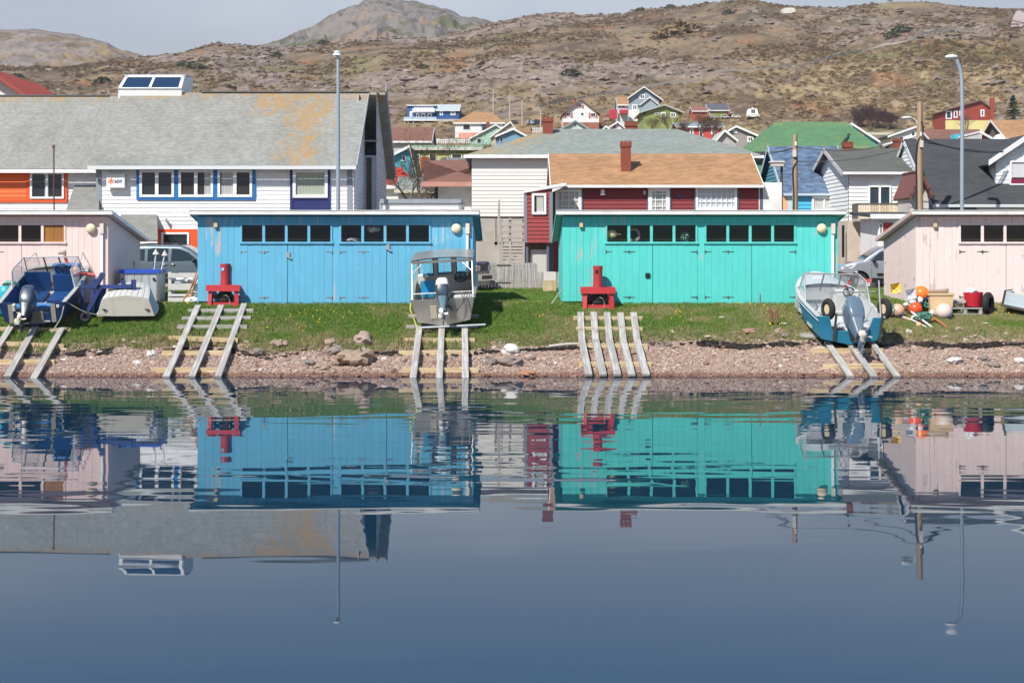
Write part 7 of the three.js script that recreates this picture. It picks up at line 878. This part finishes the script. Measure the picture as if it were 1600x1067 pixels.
for (const [px, top, base, l] of [[771, 140, 181, 'thin far pole above the white and pink house'], [797, 147, 186, 'thin far pole right of the white and pink house'], [816, 156, 199, 'pale far pole near the parked cars'], [845, 172, 203, 'pale far pole by the brick chimney'], [986, 160, 200, 'far pole in front of the tall blue-grey house'], [879, 184, 205, 'short far pole before the white shuttered house']]) { const d = onGround(px, base); const t = thing('far_pole', l, 'utility pole', [PX(px, d), groundY(PX(px, d), -d), -d], 0, 'poles on the slope'); part(t, 'post', rod(V(0, -0.5, 0), V(0, PY(top, d) - t.position.y, 0), 0.2, 0.14, 7), mat([0.42, 0.36, 0.29], 0.9)); part(t, 'cross_arm', B(1.1, 0.12, 0.12, 0, PY(top, d) - t.position.y - 0.7, 0), mat([0.42, 0.36, 0.29], 0.9)); }
// ------------------------------------------------------------------ crow on the chimney
{
  const d = 67.4, t = thing('crow', 'black crow perched on the brick chimney of the balcony house', 'bird', [PX(1324.5, d), PY(222.5, d), -d]), k = mat([0.012, 0.012, 0.014], 0.55), s = d / F;
  const body = loft([[0.0, 0.02, 0.01, 0.30], [0.03, 0.05, 0.05, 0.22], [0.08, 0.09, 0.09, 0.12], [0.15, 0.10, 0.11, 0.05], [0.22, 0.085, 0.10, 0.0], [0.28, 0.06, 0.07, -0.04], [0.32, 0.055, 0.06, -0.06], [0.37, 0.06, 0.065, -0.08], [0.41, 0.045, 0.05, -0.09], [0.43, 0.01, 0.01, -0.09]].map(([y, rx, rz, z]) => Array.from({ length: 14 }, (_, i) => { const a = i / 14 * Math.PI * 2; return V(-z * 0.8 - Math.cos(a) * rx, y, Math.sin(a) * rz); })));
  part(t, 'body', body, k); part(t, 'tail', [slab([V(-0.10, 0.08, -0.05), V(-0.10, 0.08, 0.05), V(-0.34, -0.12, 0.05), V(-0.34, -0.12, -0.05)], 0.02)], k); for (const q of [-1, 1]) part(t, 'wing', place(new THREE.SphereGeometry(0.1, 12, 8).scale(0.7, 1.7, 0.25), -0.03, 0.16, q * 0.1, 0, 0, -0.6), k); part(t, 'beak', place(new THREE.ConeGeometry(0.022, 0.1, 8), 0.16, 0.37, 0, 0, 0, -1.7), mat([0.02, 0.02, 0.02], 0.4)); for (const q of [-1, 1]) part(t, 'leg', rod(V(0.0, 0.04, q * 0.04), V(0.01, -0.06, q * 0.05), 0.01), k);
}
// ------------------------------------------------------------------ trees and shrubs
function branching(seed, h, spread, levels, r0, opt = {}) {
  const r = rng(seed), geo = [], tips = [];
  const grow = (p, dir, len, rad, lv) => { const q = p.clone().addScaledVector(dir, len * 0.5).add(V((r() - 0.5) * len * 0.12, 0, (r() - 0.5) * len * 0.12)), e = q.clone().addScaledVector(dir.clone().add(V((r() - 0.5) * 0.3, 0.08, (r() - 0.5) * 0.3)).normalize(), len * 0.5); geo.push(rod(p, q, rad, rad * 0.8, lv > 2 ? 6 : 3), rod(q, e, rad * 0.8, rad * 0.6, lv > 2 ? 6 : 3)); if (lv <= 0) { tips.push(e); return; } const n = lv > 2 ? 3 : 2 + (r() < 0.6 ? 1 : 0); for (let i = 0; i < n; i++) { const a = r() * 6.3, d2 = dir.clone().add(V(Math.cos(a) * spread, (r() - 0.25) * 0.5 * spread, Math.sin(a) * spread)).normalize(); grow(i < n - 1 ? e : q, d2, len * (0.62 + r() * 0.25), rad * 0.58, lv - 1); } };
  const stems = opt.stems ?? 1; for (let s = 0; s < stems; s++) grow(V((r() - 0.5) * 0.3 * (stems - 1), -0.2, (r() - 0.5) * 0.3 * (stems - 1)), V((r() - 0.5) * (stems > 1 ? 0.7 : 0.15), 1, (r() - 0.5) * (stems > 1 ? 0.7 : 0.15)).normalize(), h * 0.3, r0, levels); return { geo, tips };
}
function bareTree(px, base, d, h, seed, label, o = {}) { const x = PX(px, d), t = thing(o.name ?? 'bare_tree', label, o.cat ?? 'tree', [x, o.y ?? PY(base, d), -d], 0, 'leafless trees and shrubs'); const { geo, tips } = branching(seed, h, o.spread ?? 0.75, o.lv ?? 5, o.r ?? 0.09, o); part(t, 'trunk', geo, mat(o.c ?? [0.16, 0.115, 0.09], 0.9)); const r = rng(seed + 3), q = []; tips.forEach((p) => { for (let k = 0; k < (o.buds ?? 2); k++) { const a = p.clone().add(V((r() - 0.5) * 0.2, (r() - 0.5) * 0.2, (r() - 0.5) * 0.2)), s = o.bs ?? 0.03; q.push([a, a.clone().add(V(s, s * r(), 0)), a.clone().add(V(s, s * 1.6, s * r())), a.clone().add(V(0, s, s))]); } }); if (q.length) part(t, 'crown', quads(q), mat(o.bc ?? [0.22, 0.18, 0.08], 0.9)); }
bareTree(661, 318, 80, 7.2, 21, 'leafless tree between the office and the cream house', { lv: 7, r: 0.17, y: 3.1, spread: 0.75 });
bareTree(1095, 214, 150, 2.9, 31, 'leafless tree before the long red house', { lv: 6, r: 0.10, spread: 0.9, stems: 2 }); bareTree(1072, 214, 160, 2.4, 32, 'bare shrub left of the long red house', { lv: 5, stems: 3, spread: 0.8, c: [0.2, 0.13, 0.1] }); bareTree(1118, 212, 150, 2.4, 33, 'bare shrub right of the long red house', { lv: 5, stems: 3, c: [0.2, 0.12, 0.1] });
bareTree(1515, 208, 240, 3.6, 34, 'small bare tree before the yellow ground floor', { lv: 5, stems: 2 }); bareTree(726, 300, 86, 2.6, 35, 'bare shrub at the corner of the cream house roof', { lv: 5, stems: 2, y: 5.2 }); bareTree(1020, 208, 190, 2.6, 36, 'bare shrub before the olive green house', { lv: 5, stems: 3, c: [0.24, 0.22, 0.1] }); bareTree(1046, 207, 190, 3.2, 37, 'taller bare shrub at the corner of the olive green house', { lv: 5, stems: 3, c: [0.2, 0.15, 0.07] });
[[1352, 200, 5.0], [1366, 203, 4.5], [1378, 201, 4.0], [1392, 203, 3.4], [1340, 199, 3.0]].forEach(([px, row, h], i) => { const d = onGround(px, row); bareTree(px, row, d, h, 50 + i, ['largest purple-brown bare bush on the slope left of the tall pole', 'second purple-brown bush right of the largest one', 'third purple-brown bush along the slope', 'low purple-brown bush nearest the tall pole', 'low purple-brown bush left of the largest one'][i], { name: 'bare_bush', cat: 'bush', lv: 5, stems: 6, spread: 0.6, r: 0.06, c: [0.20, 0.14, 0.12], buds: 2, bs: 0.11, bc: [0.24, 0.165, 0.145], y: groundY(PX(px, d), -d) }); });
{ // spruce
  const d = onGround(1584, 207), x = PX(1584, d), t = thing('spruce_tree', 'dark green spruce right of the red and yellow house', 'tree', [x, groundY(x, -d), -d]), h = (207 - 147) * d / F, r = rng(77), q = []; part(t, 'trunk', rod(V(0, -0.5, 0), V(0, h * 0.97, 0), 0.22, 0.03, 8), mat([0.12, 0.08, 0.06], 0.9));
  for (let i = 0; i < 190; i++) { const u = Math.pow(r(), 0.8), y = h * (0.06 + 0.93 * u), R = (1 - u) * h * 0.36 * (0.75 + r() * 0.5) + 0.12, a = r() * 6.3, c = Math.cos(a), s = Math.sin(a); for (let k = 0; k < 16; k++) { const f = (k + r()) / 16, rr = R * f, yy = y - 0.22 * rr + 0.06 * rr * rr / R, w = 0.32 * (1.1 - f * 0.5) * (0.5 + r()), b = (r() - 0.5) * 1.4; const o = V(c * rr, yy, s * rr), e = V(-s * Math.sin(b) + c * 0.6, -0.25 + r() * 0.35, c * Math.sin(b) + s * 0.6).multiplyScalar(w); q.push([o, o.clone().add(e).add(V(s * 0.06, 0.04, -c * 0.06)), o.clone().add(e.multiplyScalar(1.35)), o.clone().add(V(0, -0.1, 0))]); } }
  part(t, 'crown', quads(q), mat([0.035, 0.055, 0.026], 0.85));
}
// ------------------------------------------------------------------ scrub and loose rock over the hillside
{
  const r = rng(91), D = new THREE.Object3D(), c = new THREE.Color();
  const mk = (name, label, n, geo, rough, pick) => { const list = []; for (let i = 0; i < n; i++) { const t = -60 + r() * 1720, R = RIDGE(t), d = 300 + (R - 300) * Math.pow(r(), 0.9) * 0.995, x = PX(t, d), z = -d, v = pick(x, z, t, d); if (v) list.push([x, z, d, ...v]); } const im = new THREE.InstancedMesh(geo, mat([1, 1, 1], rough, { specularIntensity: 0.2 }), list.length); list.forEach(([x, z, d, s, sy, col], i) => { D.position.set(x, groundY(x, z) + s * 0.1, z); D.rotation.set((r() - 0.5) * 0.5, r() * 6.3, (r() - 0.5) * 0.5); D.scale.set(s * (0.7 + 0.8 * r()), s * sy, s); D.updateMatrix(); im.setMatrixAt(i, D.matrix); im.setColorAt(i, c.setRGB(...col)); }); im.name = name; im.castShadow = im.receiveShadow = true; scene.add(im); tag(im, label, name.includes('rock') ? 'rocks' : 'scrub', null, 'stuff'); };
  const shrub = (() => { const q = [], rr = rng(5); for (let i = 0; i < 46; i++) { const a = rr() * 6.3, e = rr() * 1.5, o = V(Math.cos(a) * Math.cos(e), Math.sin(e) * 0.9, Math.sin(a) * Math.cos(e)).multiplyScalar(0.55 + 0.45 * rr()), s = 0.34; q.push([o, o.clone().add(V((rr() - 0.5) * s * 2, s * rr(), (rr() - 0.5) * s * 2)), o.clone().add(V((rr() - 0.5) * s, s * (0.6 + rr()), (rr() - 0.5) * s)), o.clone().add(V(-s * rr(), s * 0.5, s * rr()))]); } return quads(q); })();
  mk('hillside_scrub', 'low brown heath scrub across the hillside', 26000, shrub, 0.95, (x, z, t, d) => { const m = rockMask(x, z), n = fbm(x / 14, z / 20, 3); const row = HOR - (groundY(x, z) - EYE) * F / d; if (r() < m * 0.8 || n < 0.38 + 0.16 * r() || r() < 0.75 * sstep(90, 150, row)) return null; const p = r(), col = p < 0.55 ? [0.175, 0.122, 0.082] : p < 0.75 ? [0.22, 0.16, 0.092] : p < 0.9 ? [0.14, 0.12, 0.068] : [0.22, 0.135, 0.08], k = 0.7 + 0.6 * r(); return [0.45 + 0.8 * r() * r(), 0.6, col.map((v) => v * k)]; });
  mk('hillside_grass', 'dry tan grass tussocks across the lower hillside', 24000, shrub, 0.95, (x, z, t, d) => { const row = HOR - (groundY(x, z) - EYE) * F / d, w = sstep(950, 1300, t) * sstep(50, 120, row) + 0.5 * sstep(110, 160, row); if (r() > w * (0.25 + 1.1 * sstep(0.4, 0.6, fbm(x / 9 + 0.06 * z, z / 14, 3)))) return null; const k = 0.75 + 0.5 * r(); return [0.35 + 0.45 * r(), 0.55, [0.30 * k, 0.215 * k, 0.115 * k]]; });
  mk('hillside_rocks', 'scattered pinkish grey rocks across the hillside', 6500, lump(1, 8, 1, 0.45, 0.7), 0.95, (x, z, t, d) => { const m = rockMask(x, z); if (r() > 0.10 + 0.9 * m) return null; const k = 0.7 + 0.5 * r(); return [0.25 + 1.1 * Math.pow(r(), 4), 0.6, [0.23 * k, 0.185 * k, 0.16 * k]]; });
  // dark junipers seen singly in the photograph
  [[505, 70, 2.6], [480, 71, 2.2], [430, 90, 3.0], [300, 106, 3.0], [312, 108, 2.6], [286, 103, 2.6], [660, 107, 2.2], [893, 120, 3.0], [1060, 52, 6.5], [1048, 56, 5.0], [1074, 48, 5.5], [1036, 60, 4.5], [1410, 52, 3.4], [1395, 58, 2.6], [160, 130, 3.2], [25, 124, 3.0], [975, 20, 2.6], [1000, 18, 2.6], [1048, 13, 2.6], [1138, 22, 2.4]].forEach(([px, row, s], i) => { const d = onGround(px, row), x = PX(px, d), big = i >= 8 && i <= 11; const o = single('juniper_bush', ['dark juniper on the ridge below the rocky peak', 'smaller dark juniper left on the ridge below the peak', 'dark juniper above the office roof', 'dark juniper clump right of the roof lantern', 'right juniper of the clump behind the roof lantern', 'left juniper of the clump behind the roof lantern', 'small green juniper above the deep blue house', 'round dark juniper above the white shuttered house', 'largest russet bush against the grey crag', 'russet bush left in the group against the crag', 'russet bush right in the group against the crag', 'lowest russet bush against the crag', 'dark bush among rocks on the right hill', 'smaller dark bush among rocks on the right hill', 'green bush on the slope left of the roof lantern', 'dark bush near the red roof at the left', 'bush on the middle skyline', 'second bush on the middle skyline', 'third bush on the middle skyline', 'dark bush under the right skyline'][i], 'bush', place(merge([shrub.clone(), shrub.clone().rotateY(1.2).scale(0.9, 1.1, 0.9), shrub.clone().rotateY(2.6).scale(1.1, 0.8, 1.1)]), 0, 0, 0), mat(big ? [0.21, 0.145, 0.075] : [0.085, 0.085, 0.05], 0.9), 'dark bushes on the hill'); o.scale.set(s * 1.1, s * 0.5, s); o.position.set(x, groundY(x, -d), -d); o.rotation.y = i; });
}
// ------------------------------------------------------------------ guard rail climbing the hill, road at the top right
{
  const pts = [[842, 172], [905, 160], [970, 149], [1030, 137], [1110, 124], [1200, 111], [1300, 93], [1360, 81], [1420, 69], [1480, 52], [1540, 46], [1566, 42], [1578, 30], [1583, 22]].map(([px, row]) => { const d = onGround(px, row), x = PX(px, d); return V(x, groundY(x, -d), -d); });
  const cv = new THREE.CatmullRomCurve3(pts, false, 'centripetal'), t = thing('guard_rail', 'long pale guard rail climbing across the hillside', 'guard rail', pts[0].toArray()), o = pts[0], q = [], N = 220; const P = []; for (let i = 0; i <= N; i++) { const p = cv.getPoint(i / N); p.y = groundY(p.x, p.z); P.push(p.sub(o)); }
  for (let i = 0; i < N; i++) { const a = P[i], b = P[i + 1], u = V(0, 0.55, 0), v = V(0, 1.0, 0); q.push([a.clone().add(u), b.clone().add(u), b.clone().add(v), a.clone().add(v)]); } part(t, 'rail', quads(q), mat([0.36, 0.33, 0.29], 0.6)); const pg = B(0.14, 1.1, 0.14); P.filter((_, i) => i % 4 === 0).forEach((p) => part(t, 'post', pg, mat([0.3, 0.28, 0.25], 0.7)).position.set(p.x, p.y + 0.45, p.z));
  const rd = []; for (const [px, row] of [[1592, 44], [1594, 36], [1597, 27], [1602, 20]]) { const d = onGround(px, row), x = PX(px, d); rd.push([V(PX(px - 12, d), groundY(PX(px - 12, d), -d) + 0.6, -d), V(x + 8, groundY(x, -d) + 0.6, -d)]); } tag(part(scene, 'road', sheet(rd), mat([0.34, 0.27, 0.26], 0.95)), 'pinkish road cresting the hill at the top right', 'road', null, 'structure');
  const d0 = onGround(1232, 21), x0 = PX(1232, d0), b = single('hill_bunker', 'small pale block on the right skyline', 'hut', [B(4.8, 1.7, 3, 0, 0.6, 0), B(3.2, 0.5, 2.6, 0.3, 1.6, 0)], M.offwhite); b.position.set(x0, groundY(x0, -d0), -d0);
}
// ------------------------------------------------------------------ far vehicles and fences in the town
{
  const far = (px, row, w, c, l, van) => { const d = onGround(px, row), s = w * d / F, t = thing('far_car', l, 'car', [PX(px, d), groundY(PX(px, d), -d) + 0.1, -d], 0, 'cars parked up the slope'), h = van ? 0.5 : 0.36; part(t, 'body', prism(van ? [[-0.5, 0.08], [0.5, 0.08], [0.5, 0.5], [0.42, 0.55], [-0.48, 0.55]] : [[-0.5, 0.08], [0.5, 0.08], [0.48, 0.2], [0.28, 0.22], [0.16, 0.36], [-0.3, 0.36], [-0.46, 0.22]], 0.4).scale(s, s, s).translate(0, 0, -0.2 * s), mat(c, 0.35, { clearcoat: 0.5 })); part(t, 'side_glass', prism(van ? [[0.2, 0.33], [0.42, 0.33], [0.38, 0.5], [0.2, 0.5]] : [[-0.36, 0.22], [0.22, 0.22], [0.12, 0.33], [-0.27, 0.33]], 0.404).scale(s, s, s).translate(0, 0, -0.202 * s), M.pane); for (const x of [-0.3, 0.3]) part(t, 'wheel', place(new THREE.CylinderGeometry(0.09 * s, 0.09 * s, 0.42 * s, 14), x * s, 0.08 * s, 0, Math.PI / 2), M.rubber); };
  far(803, 194, 13, [0.05, 0.07, 0.08], 'dark car parked left of the pale far pole'); far(829, 196, 13, [0.30, 0.32, 0.36], 'grey van parked beside the pale far pole', true); far(841, 196, 13, [0.02, 0.03, 0.05], 'dark van parked right of the grey van', true); far(1117, 186, 13, [0.6, 0.6, 0.58], 'leftmost pale car below the small olive cabin'); far(1133, 186, 14, [0.5, 0.5, 0.5], 'middle grey car below the small olive cabin'); far(1150, 186, 15, [0.7, 0.7, 0.68], 'rightmost white car below the small olive cabin'); far(984, 191, 13, [0.02, 0.02, 0.03], 'black car before the tall blue-grey house');
  { const d = onGround(1177, 187), s = d / F, t = thing('white_truck', 'white truck facing downhill on the slope', 'truck', [PX(1177, d), groundY(PX(1177, d), -d), -d]), w = 20 * s; part(t, 'cab', prism([[-0.42 * w, 0.25 * w], [0.42 * w, 0.25 * w], [0.42 * w, 0.5 * w], [0.32 * w, 0.85 * w], [-0.32 * w, 0.85 * w], [-0.42 * w, 0.5 * w]], 2).translate(0, 0, -2), M.white); part(t, 'windscreen', [BB(-0.13 * w, -0.01 * w, 0.5 * w, 0.78 * w, 0.01, 0.05), BB(0.03 * w, 0.15 * w, 0.5 * w, 0.78 * w, 0.01, 0.05)], M.pane); part(t, 'bumper', BB(-0.5 * w, 0.5 * w, 0.2 * w, 0.42 * w, -0.2, 0.3), M.offwhite); for (const x of [-0.34, 0.34]) part(t, 'wheel', place(new THREE.CylinderGeometry(0.15 * w, 0.15 * w, 0.2 * w, 14), x * w, 0.12 * w, 0.1, 0, 0, Math.PI / 2), M.rubber); part(t, 'roof_beacon', B(0.12 * w, 0.1 * w, 0.1 * w, 0, 0.9 * w, -0.5), M.white); }
  const fence = (x0, x1, row, hpx, c, l) => { const d = onGround((x0 + x1) / 2, row), t = thing('picket_fence', l, 'fence', [PX(x0, d), groundY(PX((x0 + x1) / 2, d), -d), -d], 0, 'white fences in the town'), w = PX(x1, d) - PX(x0, d), h = hpx * d / F, g = []; for (let x = 0; x < w; x += 0.35) part(t, 'picket', BB(x, x + 0.2, -0.8, h, 0, 0.05), c); part(t, 'fence_rail', [BB(0, w, h * 0.3, h * 0.45, -0.06, -0.01), BB(0, w, h * 0.7, h * 0.85, -0.06, -0.01)], c); };
  fence(676, 735, 224, 7, M.white, 'white garden fence below the deep blue house'); fence(832, 850, 208, 9, M.offwhite, 'white fence left of the brick chimney'); fence(1358, 1398, 211, 4, mat([0.6, 0.62, 0.5], 0.7), 'pale low fence behind the green roof'); 
  const sd = thing('satellite_dish', 'white satellite dish behind the dark grey roof', 'dish', [PX(1563, 66), PY(219, 66), -66]); part(sd, 'dish', place(new THREE.SphereGeometry(0.36, 18, 8, 0, 6.3, 0, 0.8).scale(1, 0.45, 1), 0, 0, 0, 1.1, -0.5, 0), M.pvc); part(sd, 'mount', rod(V(0, 0, -0.1), V(0.1, -1.2, -0.3), 0.04), M.galv);
}
renderer.render(scene, camera);
